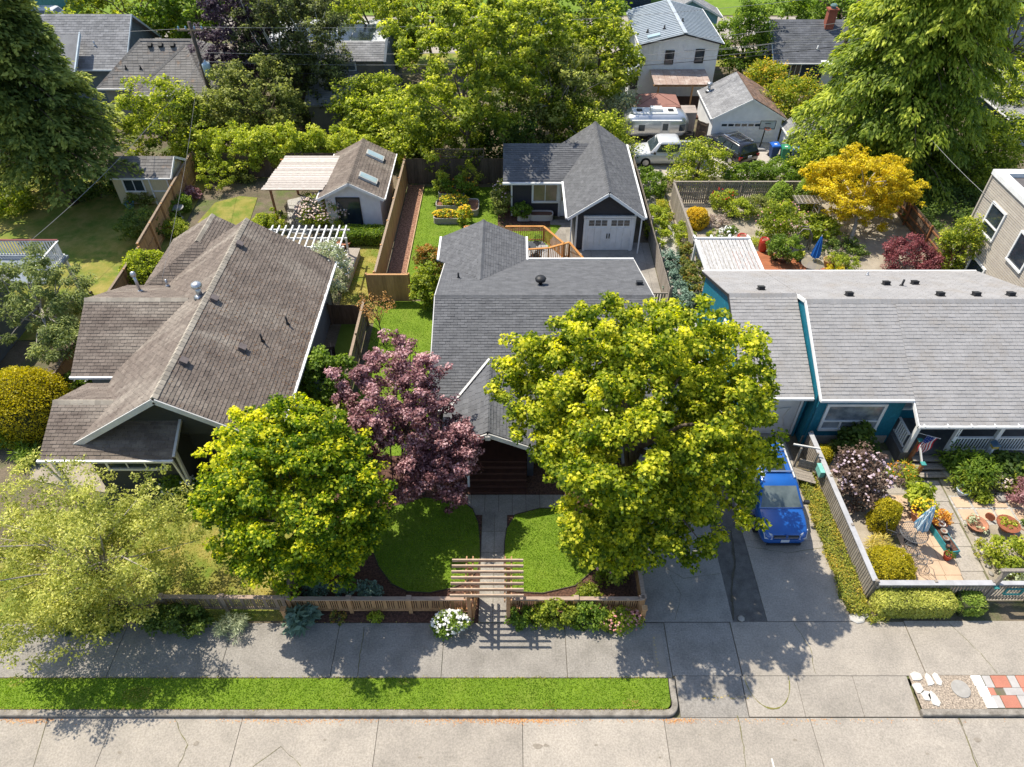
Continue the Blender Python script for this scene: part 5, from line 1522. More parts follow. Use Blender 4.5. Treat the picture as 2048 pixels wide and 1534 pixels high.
# ============================================================ front garden of the charcoal house
ar = thing('arbor', 'timber arbor with seven slats over the front path', 'arbor', (-.85, 12.95, 0))
M_ARB = mat('arbor_cedar', (.42, .24, .13), (.32, .17, .085), 4, .8, piece=.08, stretch=(1, 5, 1))
for x in (-1.47, -.13):
    for y in (12.42, 13.5):
        boxpiece('post', M_ARB, ar, (x, y, -.05), (.13, .13, 2.0))
    for s in (-.11, .11):
        MB().beam((x + s, 12.15, 1.97), (x + s, 13.85, 1.97), .045, .14).build('beam', M_ARB, ar)
M_ARBT = mat('arbor_slat', (.5, .38, .28), (.38, .27, .19), 5, .85, piece=.1, stretch=(1, 6, 1))
for k in range(7):
    boxpiece('slat', M_ARBT, ar, (-.84, 12.28 + k * .225, 2.05), (2.46, .045, .13))
for x in (-1.47, -.13):
    for k in range(4):
        boxpiece('lattice_bar', M_ARB, ar, (x, 12.65 + k * .2, .1), (.03, .03, 1.85))
    for k in range(4):
        boxpiece('lattice_bar', M_ARB, ar, (x, 12.96, .35 + k * .4), (.03, 1.0, .03))
gt = thing('gate', 'low slatted timber gate standing open under the arbor', 'gate', (-1.36, 12.5, 0), math.radians(84))
for k in range(8):
    boxpiece('slat', M_CEDAR, gt, Vector((-1.36, 12.5, .12)) + Vector((.02, .1, 0)) * 0 + Vector((.012 * k, .11 * k + .05, 0)), (.06, .03, .75))
beams('rail', M_CEDAR, gt, [((-1.36, 12.52, .82), (-1.26, 13.38, .82)), ((-1.36, 12.52, .2), (-1.26, 13.38, .2))], .05, .07)
pth = sheet('path', [(-1.2, 12.43), (-.2, 12.43), (-.2, 17.1), (-1.2, 17.1)], .002, M_JOINT)
for k in range(5):
    for c in (-1.0, -.5):
        boxpiece('slab', M_DRIVE, pth, (c + .06, 12.92 + k * .96, -.02), (.485, .945, .034 + RD.uniform(0, .006)))
for k in range(8):
    boxpiece('slab', M_DRIVE, pth, (-1.95 + k * .56, 17.58, -.02), (.545, 1.0, .034 + RD.uniform(0, .006)))

# ============================================================ back deck
bd = thing('deck', 'back deck with orange stained railings between house and garage', 'deck', (1.5, 34.3, 0))
M_DECKG = mat('deck_boards_grey', (.36, .36, .36), (.3, .3, .3), 2, .8, piece=.1)
for k in range(27):
    xx = -1.0 + k * .142 + .07
    ye = 36.42 if xx < 1.8 else 36.42 - (xx - 1.8) * 1.62
    boxpiece('board', M_DECKG, bd, (xx, (33.4 + ye) / 2, .56), (.135, ye - 33.4, .04))
for k in range(17):
    y = 33.35 + k * .145
    boxpiece('board', M_DECKG, bd, (1.9, 31.2 + k * .13, .56), (2.3, .124, .04))
for k in range(5):
    boxpiece('step', M_DECKG, bd, (2.55 + k * .28, 33.35 - k * .12, .0), (.3, 1.5, .52 - k * .1), -.35)
D = .6
P = {'a': (-2.75, 36.5), 'b': (-.4, 36.5), 'c': (1.85, 36.5), 'd': (2.95, 34.4), 'e': (3.2, 34.7), 'f': (4.3, 33.1), 'g': (2.1, 34.0), 'h': (.8, 33.85)}
railing(bd, (-.35, 36.45, D), (1.85, 36.45, D), .08, .98, M_DECKWD, .12, .035, (.13, .045))
railing(bd, (1.85, 36.45, D), (2.95, 34.6, D), .08, .98, M_DECKWD, .12, .035, (.13, .045))
railing(bd, (.8, 34.0, D), (2.05, 34.15, D), .08, .98, M_DECKWD, .12, .035, (.13, .045))
railing(bd, (2.05, 34.15, D), (3.25, 34.75, D), .08, .98, M_DECKWD, .12, .035, (.13, .045))
railing(bd, (3.25, 34.75, D), (4.2, 33.2, .2), .08, .98, M_DECKWD, .12, .035, (.13, .045))
railing(bd, (-2.75, 36.45, D), (-1.6, 36.45, D), .08, .98, M_DECKWD, .12, .035, (.13, .045))
railing(bd, (-2.75, 36.45, D), (-2.75, 34.5, D), .08, .98, M_DECKWD, .12, .035, (.13, .045))
for x, y in ((-.35, 36.45), (1.85, 36.45), (2.95, 34.6), (2.05, 34.15), (3.25, 34.75), (4.2, 33.2), (-2.75, 36.45), (-1.6, 36.45)):
    boxpiece('post', M_DECKWD, bd, (x, y, 0), (.09, .09, 1.58 if x < 4 else 1.2))
solid('deck_floor', M_DECKG, bd, (-2.7, -1.0, 33.2, 36.4, .5, .59))
tb = thing('patio_table', 'round black metal table with a vase on the back deck', 'table', (.95, 34.75, D))
b = MB()
b.lathe([(.42, .7), (.44, .72), (.42, .74)], (.95, 34.75, D), 20)
b.build('table_top', mat('black_mesh', (.07, .075, .08), (.05, .055, .06), 20, .5), tb)
for k in range(3):
    t_ = k * 2.09 + .4
    MB().tube([(.95 + .06 * math.cos(t_), 34.75 + .06 * math.sin(t_), D + .7), (.95 + .3 * math.cos(t_), 34.75 + .3 * math.sin(t_), D)], .018, 6).build('leg', M_BLACK, tb)
vs = thing('vase', 'white flower vase on the deck table', 'vase', (.75, 34.75, D + .74))
b = MB()
b.lathe([(.06, 0), (.09, .08), (.07, .2), (.04, .26), (.06, .3)], (.75, 34.75, D + .74), 12)
b.build('body', M_WHITE, vs, True)
rng = np.random.default_rng(5)
V, ti = fill(rng, np.array([[0, 0, .38]]), 60, .12, .08)
link('leaves', quads_mesh('leaves', V, ti, L_GREEN), vs)
def metal_chair(label, loc, rz, group, m=None):
    t = thing('metal_chair', label, 'chair', loc, rz, group)
    m = m or M_BLACK
    b = MB()
    for k in range(7):
        b.box(-.22, .22, -.22 + k * .07, -.18 + k * .07, .41, .43)
    b.build('seat', m, t, world=False)
    b = MB()
    for k in range(7):
        b.box(-.21 + k * .065, -.19 + k * .065, .22, .24, .43, .85)
    b.tube([(-.22, .23, .43), (-.22, .26, .88), (.22, .26, .88), (.22, .23, .43)], .014, 5)
    b.build('backrest', m, t, world=False)
    for x in (-.2, .2):
        for y in (-.2, .22):
            MB().tube([(x, y, .42), (x * 1.15, y * 1.15, 0)], .013, 5).build('leg', m, t, world=False)
    for x in (-.24, .24):
        MB().tube([(x, -.2, .42), (x, -.2, .62), (x, .24, .64)], .012, 5).build('arm', m, t, world=False)
    return t
metal_chair('black metal chair at the far side of the deck table', (1.4, 35.5, D), -.5, 'deck chairs')
metal_chair('black metal chair half hidden by the rear gable at the deck table', (.2, 35.4, D), .6, 'deck chairs')
metal_chair('black metal chair at the near side of the deck table by the railing', (1.35, 34.25, D), 3.6, 'deck chairs')
b = thing('bench', 'slatted lounge bench casting stripes on the lower deck', 'bench', (2.1, 32.6, D))
for k in range(7):
    boxpiece('slat', M_BLACK, b, (1.5 + k * .19, 32.6 + k * .05, D + .35), (.07, 1.0, .03), -.5)
for x in (1.5, 2.6):
    for y in (32.3, 33.0):
        boxpiece('leg', M_BLACK, b, (x, y, D), (.05, .05, .36))

# ============================================================ raised beds and planters
M_BED = mat('planter_taupe', (.36, .32, .27), (.3, .265, .22), 6, .7, .6, 40, stretch=(.2, .2, 8))
def oval(rx, ry, n=20, k=2.6):
    return [(rx * math.copysign(abs(math.cos(2 * math.pi * i / n)) ** (2 / k), math.cos(2 * math.pi * i / n)), ry * math.copysign(abs(math.sin(2 * math.pi * i / n)) ** (2 / k), math.sin(2 * math.pi * i / n))) for i in range(n)]
def planter(label, c, rx, ry, h, m, soil=True, group=None, name='raised_bed', cat='planter', ribs=5, k=6):
    t = thing(name, label, cat, c, 0, group)
    o_ = oval(rx, ry, 28, k)
    b = MB()
    lv = []
    for i in range(ribs * 2 + 1):
        z = h * i / (ribs * 2)
        s = 1 + (.02 if i % 2 else 0)
        lv.append([(x * s, y * s, z) for x, y in o_])
    lv.append([(x * .95, y * .95, h) for x, y in o_])
    lv.append([(x * .95, y * .95, h - .12) for x, y in o_])
    n = len(o_)
    vs = [p for l in lv for p in l]
    fs = [(i * n + j, i * n + (j + 1) % n, (i + 1) * n + (j + 1) % n, (i + 1) * n + j) for i in range(len(lv) - 1) for j in range(n)]
    b.add(vs, fs)
    b.build('wall', m, t, world=False)
    b = MB()
    b.tube([(x * 1.0, y * 1.0, h) for x, y in o_ + o_[:1]], .02, 5, False)
    b.build('rim', mat('planter_rim', (.55, .52, .47), None, 4), t, world=False)
    if soil:
        b = MB()
        b.add([(x * .95, y * .95, h - .08) for x, y in o_], [tuple(range(n))])
        b.build('soil', mat('potting_soil', (.24, .12, .075), (.16, .08, .05), 15, 1, .5, 40), t, world=False)
    return t
planter('taupe raised bed of marigolds nearest the house', (-4.0, 39.75, 0), .92, .45, .42, M_BED)
planter('middle taupe raised bed with yellow flowers', (-4.05, 41.3, 0), .85, .42, .42, M_BED)
planter('rear taupe raised bed with leafy plants by the back fence', (-4.0, 42.9, 0), .85, .5, .42, M_BED)
planter('taupe raised bed with bare red soil on the back lawn', (-2.55, 41.0, 0), .42, .75, .45, M_BED, k=4)
M_PLW = mat('planter_white', (.62, .6, .57), (.55, .53, .5), 4, .6, .5, 40, stretch=(.2, .2, 8))
planter('white ribbed planter trough under the studio window', (1.85, 40.0, 0), .75, .32, .42, M_PLW, k=4)
planter('white ribbed planter trough with a bushy plant below the studio wall', (.75, 39.95, 0), .42, .3, .42, M_PLW, k=4)

# ============================================================ things in the left hand yards
wp = thing('trellis', 'white slatted pergola top behind the brown roof', 'pergola', (-11.5, 34.3, 0))
for k in range(12):
    x = -13.6 + k * .38
    boxpiece('slat', M_WHITE, wp, (x, 34.3, 2.15), (.07, 2.4, .09))
for y in (33.4, 34.3, 35.2):
    MB().box(-13.8, -9.2, y - .03, y + .03, 2.05, 2.15).build('beam', M_WHITE, wp)
for x in (-13.5, -9.5):
    for y in (33.45, 35.15):
        MB().box(x - .05, x + .05, y - .05, y + .05, 0, 2.05).build('post', M_WHITE, wp)
pt = thing('dining_table', 'grey slatted outdoor table under the weathered pergola', 'table', (-13.1, 39.6, 0))
for k in range(9):
    boxpiece('slat', M_GREYWD, pt, (-13.55 + k * .12, 39.5, .72), (.11, 1.5, .03))
for x in (-13.5, -12.65):
    for y in (38.9, 40.1):
        boxpiece('leg', M_GREYWD, pt, (x, y, 0), (.07, .07, .72))
for k, (x, y, rz) in enumerate(((-14.1, 39.3, 1.5), (-14.05, 40.3, 1.4), (-12.1, 39.9, -1.5))):
    metal_chair(('dark patio chair nearest the hedge at the grey slatted table', 'dark patio chair behind the other at the grey slatted table', 'dark patio chair on the studio side of the grey slatted table')[k], (x, y, 0), rz, 'patio chairs', mat('chair_dark', (.09, .08, .075), None, 5))
sheet('left_patio', px((575, 400), (640, 385), (650, 440), (615, 470), (575, 465)), .004, M_GRAVEL)
def pot(label, c, r, h, m, seed=0, plant_m=None, flowers=None, n=260, ph=.3, name='flower_pot', bowl=False, leaf=.09):
    t = thing(name, label, 'pot', c)
    b = MB()
    b.lathe([(r * .62, 0), (r * .9, h * .55), (r, h * .9), (r * 1.08, h * .92), (r * 1.08, h), (r * .92, h), (r * .9, h * .85)], (0, 0, 0), 18)
    b.build('body', m, t, True, world=False)
    b = MB()
    b.lathe([(r * .9, h * .8), (r * .5, h * .86)], (0, 0, 0), 14)
    b.build('soil', mat('potting_soil', (.24, .12, .075)), t, world=False)
    if plant_m:
        rng = np.random.default_rng(seed)
        cs = clumps(rng, (0, 0, h + ph * .4), (r * 1.1, r * 1.1, ph * .6), 12, .4, -.5)
        V, ti = fill(rng, cs, n, r * .4, leaf, mean=.5)
        link('plant', quads_mesh('plant', V, ti, plant_m), t)
    if flowers:
        rng = np.random.default_rng(seed + 1)
        d = sph(rng, flowers[1])
        d[:, 2] = np.abs(d[:, 2])
        V, ti = blossom(rng, d * [r * 1.2, r * 1.2, ph * .8] + [0, 0, h + ph * .3], flowers[2])
        kind(link('flowers', quads_mesh('flowers', V, ti, flowers[0]), t), 'stuff')
    return t
M_TERRA = mat('terracotta', (.42, .19, .11), (.34, .15, .09), 5, .85)
pot('terracotta bowl at the end of the long planter by the dry lawn', at(690, 492).to_tuple(), .42, .35, M_TERRA)
pl_ = thing('planter_box', 'long grey planter box beside the brown roofed house', 'planter', (-9.35, 34, 0), -.04)
b = MB()
b.box(-.3, .3, -1.8, 1.8, 0, .45)
b.build('box', mat('planter_grey', (.33, .34, .35), (.27, .28, .29), 3), pl_, world=False)
b = MB()
b.box(-.34, .34, -1.84, 1.84, .45, .5)
b.build('rim', M_GREYWD, pl_, world=False)
bb = thing('bird_bath', 'stone bird bath beside the pale fence behind the brown roof', 'bird bath', at(361, 436).to_tuple())
b = MB()
b.lathe([(.22, 0), (.1, .12), (.08, .6), (.38, .68), (.42, .76), (.36, .74), (.1, .7)], (0, 0, 0), 16)
b.build('basin', mat('stone_grey', (.35, .34, .32), None, 6), bb, True, world=False)
wbr = thing('wheelbarrow', 'dark wheelbarrow in the shaded passage', 'wheelbarrow', (-9.05, 26.2, 0), .3)
b = MB()
b.add([(-.3, -.45, .3), (.3, -.45, .3), (.3, .35, .3), (-.3, .35, .3), (-.4, -.6, .62), (.4, -.6, .62), (.4, .5, .62), (-.4, .5, .62)], [(0, 3, 2, 1), (0, 1, 5, 4), (1, 2, 6, 5), (2, 3, 7, 6), (3, 0, 4, 7)])
b.build('tray', mat('tray_dark', (.08, .05, .04), None, 4), wbr, world=False)
for s in (-1, 1):
    MB().beam((s * .25, .9, .55), (s * .12, -.75, .25), .04, .04).build('handle', M_WEATH, wbr, world=False)
    MB().beam((s * .28, .4, .3), (s * .28, .45, 0), .03, .03).build('leg', M_BLACK, wbr, world=False)
b = MB()
b.tube([(.04, -.75, .2), (-.04, -.75, .2)], .2, 14)
b.build('wheel', M_BLACK, wbr, world=False)
rb = thing('storage_box', 'blue grey storage box beside the left house wall', 'box', (-9.1, 24.2, 0))
b = MB()
b.box(-.42, .42, -.7, .7, 0, .5)
b.build('box', mat('box_blue_grey', (.16, .2, .24), None, 3), rb, world=False)
for k in range(7):
    boxpiece('lid_slat', mat('box_lid', (.2, .24, .28), None, 3), rb, (-9.1, 23.6 + k * .2, .5), (.88, .19, .03))
hc = thing('hand_truck', 'rusty hand truck standing on the left edge lawn', 'hand truck', at(174, 592).to_tuple())
b = MB()
b.tube([(-.2, 0, 0), (-.2, .1, 1.2), (.2, .1, 1.2), (.2, 0, 0)], .022, 6)
b.tube([(-.2, .05, .6), (.2, .05, .6)], .018, 5)
b.build('frame', mat('rust_brown', (.2, .09, .05), None, 5), hc, world=False)
for s in (-1, 1):
    b = MB()
    b.tube([(s * .2, .1, .12), (s * .26, .1, .12)], .12, 12)
    b.build('wheel', M_BLACK, hc, world=False)
# ============================================================ front garden of the blue house
pat = sheet('patio', [(14.2, 13.7), (16.75, 13.7), (17.1, 18.0), (15.0, 18.0)], .006, M_JOINT)
M_TILE = mat('tile_peach', (.55, .4, .27), (.48, .34, .23), 1.5, .85, piece=.07, fine=.1)
for j in range(7):
    for i in range(4):
        x = 14.62 + i * .62 + j * .05
        if not (i == 0 and 2 < j < 6):
            boxpiece('tile', M_TILE, pat, (x, 14.02 + j * .62, -.01), (.605, .605, .03 + RD.uniform(0, .005)), .0)
gp_ = sheet('garden_path', [(16.8, 13.35), (17.75, 13.35), (18.0, 19.1), (17.1, 19.1)], .004, M_JOINT)
for j in range(5):
    boxpiece('slab', M_CONC, gp_, (17.25 + j * .05, 13.95 + j * 1.08, -.02), (.86, 1.06, .045 + RD.uniform(0, .005)), 0)
boxpiece('slab', M_CONC, gp_, (15.6, 18.75, -.02), (1.5, 1.2, .03))
boxpiece('slab', M_WHITE, gp_, (16.75, 18.35, -.02), (.5, .95, .045), -.1)
sst = sheet('stepping_stones', [(17.95, 16.6), (22, 16.6), (22, 18.05), (17.95, 18.05)], .004, M_GRAVEL)
for j in range(2):
    for i in range(5):
        boxpiece('stone', M_TILE, sst, (18.35 + i * .74, 17.7 - j * .62, -.01), (.62, .52, .035))
hg = thing('garden_gate', 'leaning slatted wooden gate in a rough timber frame at the front garden', 'gate', (17.9, 13.3, 0))
for k in range(12):
    MB().beam((17.2 + k * .115, 13.3, .08), (17.27 + k * .115, 13.3, 1.02), .05, .03, (0, 1, 0)).build('slat', M_GREYWD, hg)
beams('rail', M_GREYWD, hg, [((17.15, 13.34, .95), (18.6, 13.34, .95)), ((17.15, 13.34, .25), (18.6, 13.34, .25))], .05, .08)
for x in (17.12, 18.65):
    boxpiece('post', M_GREYWD, hg, (x, 13.35, -.05), (.12, .12, 1.95))
    boxpiece('post_cap', mat('paint_teal', (.06, .3, .28), (.05, .24, .23), 4, .6), hg, (x, 13.27, .98), (.18, .2, .06))
beams('top_rail', M_GREYWD, hg, [((16.9, 13.35, 1.92), (19.4, 13.35, 1.92))], .12, .09)
beams('middle_rail', M_CAPG, hg, [((17.2, 13.35, 1.1), (18.6, 13.35, 1.1))], .16, .05)
beams('panel_frame', mat('paint_teal', (.06, .3, .28)), hg, [((17.6, 13.26, .85), (18.2, 13.26, .85)), ((17.6, 13.26, .5), (18.2, 13.26, .5)), ((17.6, 13.26, .5), (17.6, 13.26, .85)), ((18.2, 13.26, .5), (18.2, 13.26, .85))], .05, .05)
L_HEDGE = leafmat('leaf_hedge_pale', (.14, .16, .03), (.33, .34, .07), (.5, .48, .14), .3)
L_GCOV = leafmat('leaf_ground_cover', (.09, .13, .02), (.24, .25, .04), (.5, .34, .06), .3)
hedge('box_hedge', 'long clipped pale green hedge before the grey capped front fence', (2.62, .78, .85), L_HEDGE, 41, 15000, .05, .16, center=(14.3, 12.98, 0), wav=.025)
hedge('box_hedge', 'small rounded green hedge beside the garden gate', (.95, .75, .7), leafmat('leaf_hedge_green', (.08, .13, .02), (.19, .26, .04), (.36, .4, .09), .3), 42, 5200, .05, .3, center=(16.35, 13.0, 0))
hedge('box_hedge', 'clipped green hedge right of the garden gate', (1.8, .9, .85), MATS['leaf_hedge_green'], 43, 8000, .05, .25, center=(19.6, 12.95, 0))
hedge('ground_cover', 'low strip of red-tipped ground cover along the right driveway', (.72, 6.3, .27), L_GCOV, 44, 15000, .05, .15, center=(12.4, 15.9, 0), wav=.05)
shrub('shrub', 'small bright tuft at the hedge corner by the pavement', (12.95, 12.65, 0), (.4, .3, .35), L_GCOV, 45, 700, .05, .12, 16)
for k, (x, y, s) in enumerate(((12.3, 12.62, .3), (12.6, 12.75, .22))):
    tag(MB().lathe([(s * .9, 0), (s, .03), (s * .8, .06)], (x, y, 0), 7, sy=.8).build('stepping_stone', mat('stone_pale', (.5, .48, .44), None, 5), None), ('flat pale stone at the end of the ground cover strip', 'smaller flat stone tucked against the fence corner')[k], 'stone', 'corner stones')
# glider bench
gl_ = thing('porch_swing', 'weathered wooden swing bench standing at the driveway fence', 'bench', (12.1, 18.9, 0))
for k in range(4):
    boxpiece('slat', M_GREYWD, gl_, (12.05, 18.55 + k * .16, .42), (.95, .14, .03), -.35)
for k in range(4):
    boxpiece('slat', M_GREYWD, gl_, (12.4, 19.05, .48 + k * .13), (.95, .03, .1), -.35)
for x, y in ((11.75, 18.75), (12.35, 18.45), (11.9, 19.35), (12.5, 19.05)):
    boxpiece('leg', M_GREYWD, gl_, (x, y, 0), (.07, .07, .45 if y < 19 else 1.5))
beams('hanger_bar', M_GREYW, gl_, [((11.6, 19.5, 1.55), (12.6, 19.2, 1.6))], .06, .06)
mbx = thing('letter_box', 'teal letter box hanging on the driveway fence', 'mailbox', (12.62, 18.6, .8))
b = MB()
b.box(12.5, 12.7, 18.35, 18.8, .8, 1.1)
b.ext([(12.48, 18.32, 1.1), (12.72, 18.32, 1.1), (12.72, 18.83, 1.1), (12.48, 18.83, 1.1)], (0, 0, .05))
b.build('box', mat('mailbox_teal', (.2, .5, .44), None, 3, .5), mbx)
# garden shrubs
shrub('lilac_shrub', 'dark leaved shrub with pale pink blossom beside the grey capped fence', (14.0, 18.0, 0), (1.15, 1.0, 2.1), leafmat('leaf_elder', (.045, .028, .025), (.11, .075, .055), (.24, .16, .12), .2), 46, 6500, .1, .26, 80, flowers=(F_LILAC, 110, .12), inner=.2, wob=.32)
dome('yew', 'tall golden clipped yew leaning over the patio', (14.55, 16.55, 0), (.52, .52, 1.5), L_GOLD, 47, 9000, .045, mean=.4)
dome('yew', 'round golden clipped yew in the patio corner by the fences', (13.95, 14.35, 0), (.82, .8, 1.15), L_GOLD, 48, 14000, .045, mean=.38)
dome('yew', 'small golden yew at the top end of the driveway fence', (13.3, 20.0, 0), (.42, .42, .7), L_GOLD, 49, 4000, .045, mean=.4)
shrub('grass_tuft', 'golden ornamental grass between the two golden yews', (14.15, 15.5, 0), (.45, .4, .5), leafmat('grass_gold', (.3, .27, .06), (.5, .42, .1), (.65, .52, .2), .3), 50, 700, .22, .15, 16, stem=False, aspect=.12)
shrub('foxglove', 'large leaved dark plant below the big front window', (14.9, 20.4, 0), (.85, .45, 1.4), L_DARK, 51, 1500, .2, .25, 30)
shrub('shrub', 'grey green low shrub against the blue wall', (13.9, 20.3, 0), (.5, .4, .5), L_OLIVE, 52, 1200, .07, .15, 20)
shrub('daylily', 'tuft of daylilies with orange blooms beside the porch steps', (16.3, 19.0, 0), (.6, .5, .65), L_LIME, 53, 1300, .2, .18, 24, stem=False, aspect=.14, flowers=(F_ORG, 40, .09))
shrub('shrub', 'trailing herb below the daylilies by the porch steps', (16.75, 18.75, 0), (.45, .4, .3), L_MID, 54, 900, .06, .14, 18, stem=False)
shrub('rhododendron', 'large rhododendron in front of the white porch railing', (19.1, 19.0, 0), (1.0, .75, 1.3), L_GREEN, 55, 3000, .17, .3, 50, aspect=.35)
shrub('rhododendron', 'bright low rhododendron before the large one at the porch', (18.9, 18.4, 0), (.75, .5, .75), L_LIME, 56, 1500, .15, .24, 30, aspect=.35)
shrub('rhododendron', 'dark leafy shrub under the porch railing at the right edge', (20.7, 19.1, 0), (1.1, .7, 1.0), L_DARK, 57, 2200, .15, .26, 40)
shrub('shrub', 'bright green leafy bush at the right edge by the stone bed', (21.0, 18.4, 0), (.7, .5, .7), L_LIME, 58, 1300, .12, .22, 26)
shrub('shrub', 'small lime bush beside the blue and white basin', (19.2, 17.9, 0), (.42, .35, .4), L_LIME, 59, 800, .09, .15, 18)
shrub('hydrangea', 'cream flowering shrub behind the stepping stones', (20.1, 18.5, 0), (.5, .4, .7), L_OLIVE, 60, 1000, .09, .18, 22, flowers=(F_CREAM, 70, .1))
shrub('japanese_maple', 'small purple maple above the stepping stones at the right edge', (20.9, 17.5, 0), (.75, .65, 1.1), L_PURPLE, 61, 3600, .07, .2, 40)
shrub('shrub', 'loose yellow-green shrub behind the gate frame', (19.0, 14.9, 0), (1.3, .9, 1.0), L_MID, 62, 3400, .1, .24, 50, inner=.35, mean=.6)
shrub('shrub', 'low green mound at the edge of the garden path', (18.0, 15.2, 0), (.4, .7, .35), L_GCOV, 63, 900, .06, .14, 20, stem=False)
shrub('shrub', 'grey leaved low shrub behind the wooden gate', (18.6, 14.0, 0), (.7, .4, .5), L_GREY, 64, 1100, .08, .16, 22)
shrub('shrub', 'little clump between the stepping stones and the wheelbarrow', (20.6, 16.6, 0), (.32, .3, .35), L_GREEN, 65, 500, .07, .12, 14)
# pots and furniture
M_BLUEPOT = mat('glazed_blue', (.12, .25, .33), (.09, .2, .27), 5, .3)
pot('blue glazed pot with striped leaves, rearmost of the pot cluster on the patio', (16.35, 17.55, 0), .38, .55, M_BLUEPOT, 1, L_LIME, n=420, ph=.6, leaf=.2)
pot('large terracotta pot overflowing with yellow flowers on the patio', (16.25, 16.85, 0), .42, .5, M_TERRA, 2, L_LIME, (F_YEL, 90, .09), 500, .5)
pot('terracotta pot of orange foliage beside the yellow flowers', (16.8, 16.55, 0), .34, .45, M_TERRA, 3, leafmat('leaf_coleus', (.3, .12, .03), (.5, .26, .05), (.62, .45, .1), .3), n=380, ph=.45)
pot('small red square pot with a green plant at the end of the teal trough', (16.55, 15.05, 0), .17, .3, mat('pot_red', (.4, .07, .04), None, 4), 4, L_GREEN, n=110, ph=.2, leaf=.06)
tt_ = thing('trough', 'long teal wooden trough holding small pots along the garden path', 'planter', (16.72, 16.0, 0), math.radians(8))
b = MB()
b.box(-.2, .2, -.85, .85, 0, .32)
b.build('box', mat('paint_teal_trough', (.03, .26, .3), (.025, .2, .24), 4, .6), tt_, world=False)
b = MB()
b.box(-.17, .17, -.82, .82, .321, .325)
b.build('soil', M_MULCH, tt_, world=False)
for k in range(5):
    pot(('white bowl at the far end of the teal trough', 'pale shell pot second along the teal trough', 'small stone pot in the middle of the teal trough', 'small grey pot fourth along the teal trough', 'dark pot at the near end of the teal trough')[k], (16.83 - k * .06, 16.65 - k * .33, .33), (.2, .13, .12, .11, .1)[k], .16, (M_WHITE, M_GREYW, M_CONC, M_KERB, M_BLACK)[k])
bt_ = thing('bistro_table', 'round wire mesh table with a closed umbrella on the patio', 'table', (15.35, 15.75, 0))
b = MB()
n_ = 24
b.tube([(.5 * math.cos(2 * math.pi * i / n_), .5 * math.sin(2 * math.pi * i / n_), .72) for i in range(n_ + 1)], .018, 5, False)
for k in range(-6, 7):
    w_ = math.sqrt(.25 - (k * .075) ** 2)
    b.beam((k * .075, -w_, .72), (k * .075, w_, .72), .012, .008)
    b.beam((-w_, k * .075, .715), (w_, k * .075, .715), .012, .008)
M_WIRE = mat('metal_pewter', (.15, .15, .155), (.11, .11, .115), 5, .5)
b.build('table_top', M_WIRE, bt_, world=False)
for k in range(4):
    a = k * math.pi / 2 + .5
    MB().tube([(.08 * math.cos(a), .08 * math.sin(a), .7), (.42 * math.cos(a), .42 * math.sin(a), 0)], .016, 5).build('leg', M_WIRE, bt_, world=False)
def wire_chair(label, loc, rz, group):
    t = thing('wire_chair', label, 'chair', loc, rz, group)
    b = MB()
    b.tube([(.24 * math.cos(a), .24 * math.sin(a), .42) for a in [i * math.pi / 9 for i in range(19)]], .014, 5, False)
    for k in range(-3, 4):
        w_ = math.sqrt(max(0, .0576 - (k * .06) ** 2))
        b.beam((k * .06, -w_, .42), (k * .06, w_, .42), .01, .008)
    b.build('seat', M_WIRE, t, world=False)
    b = MB()
    b.tube([(-.25, .15, .42), (-.27, .28, .7), (-.2, .34, .9), (0, .37, .98), (.2, .34, .9), (.27, .28, .7), (.25, .15, .42)], .014, 5)
    for k in (-.12, 0, .12):
        b.tube([(k, .24, .42), (k, .33, .75), (k, .355, .95)], .008, 4)
    b.tube([(-.27, .28, .66), (-.28, -.1, .62), (-.25, -.18, .42)], .012, 5)
    b.tube([(.27, .28, .66), (.28, -.1, .62), (.25, -.18, .42)], .012, 5)
    b.build('backrest', M_WIRE, t, world=False)
    for x in (-.2, .2):
        for y in (-.18, .2):
            MB().tube([(x, y, .42), (x * 1.2, y * 1.2, 0)], .013, 5).build('leg', M_WIRE, t, world=False)
wire_chair('wire patio chair at the far side of the bistro table', (14.95, 16.75, 0), .5, 'bistro chairs')
wire_chair('wire patio chair beside the tall golden yew', (14.75, 16.1, 0), 1.2, 'bistro chairs')
wire_chair('wire patio chair nearest the front fence', (15.3, 14.75, 0), 2.9, 'bistro chairs')
wire_chair('wire patio chair between the table and the near chair', (15.15, 15.15, 0), 2.2, 'bistro chairs')
def parasol(label, c, h, m, rot=0):
    t = thing('parasol', label, 'parasol', c, rot)
    MB().tube([(0, 0, 0), (0, 0, h)], .025, 8).build('pole', M_GREYW, t, world=False)
    b = MB()
    n = 16
    prof = [(.2, h * .42), (.23, h * .46), (.19, h * .62), (.13, h * .8), (.06, h * .96), (.015, h * 1.0)]
    vs, fs = [], []
    for i, (r, z) in enumerate(prof):
        for k in range(n):
            rr = r * (1.18 if k % 2 else .8)
            a = 2 * math.pi * k / n
            vs.append((rr * math.cos(a), rr * math.sin(a), z))
    for i in range(len(prof) - 1):
        for k in range(n):
            fs.append((i * n + k, i * n + (k + 1) % n, (i + 1) * n + (k + 1) % n, (i + 1) * n + k))
    b.add(vs, fs + [tuple(range((len(prof) - 1) * n, len(prof) * n))])
    b.build('folded_canopy', m, t, world=False)
    b = MB()
    b.lathe([(.25, 0), (.25, .05), (.05, .1), (.04, .3)], (0, 0, 0), 14)
    b.build('base', M_BLACK, t, world=False)
    b = MB()
    b.lathe([(.02, h), (.03, h + .04), (.005, h + .1)], (0, 0, 0), 8)
    b.build('finial', M_GREYW, t, world=False)
    return t
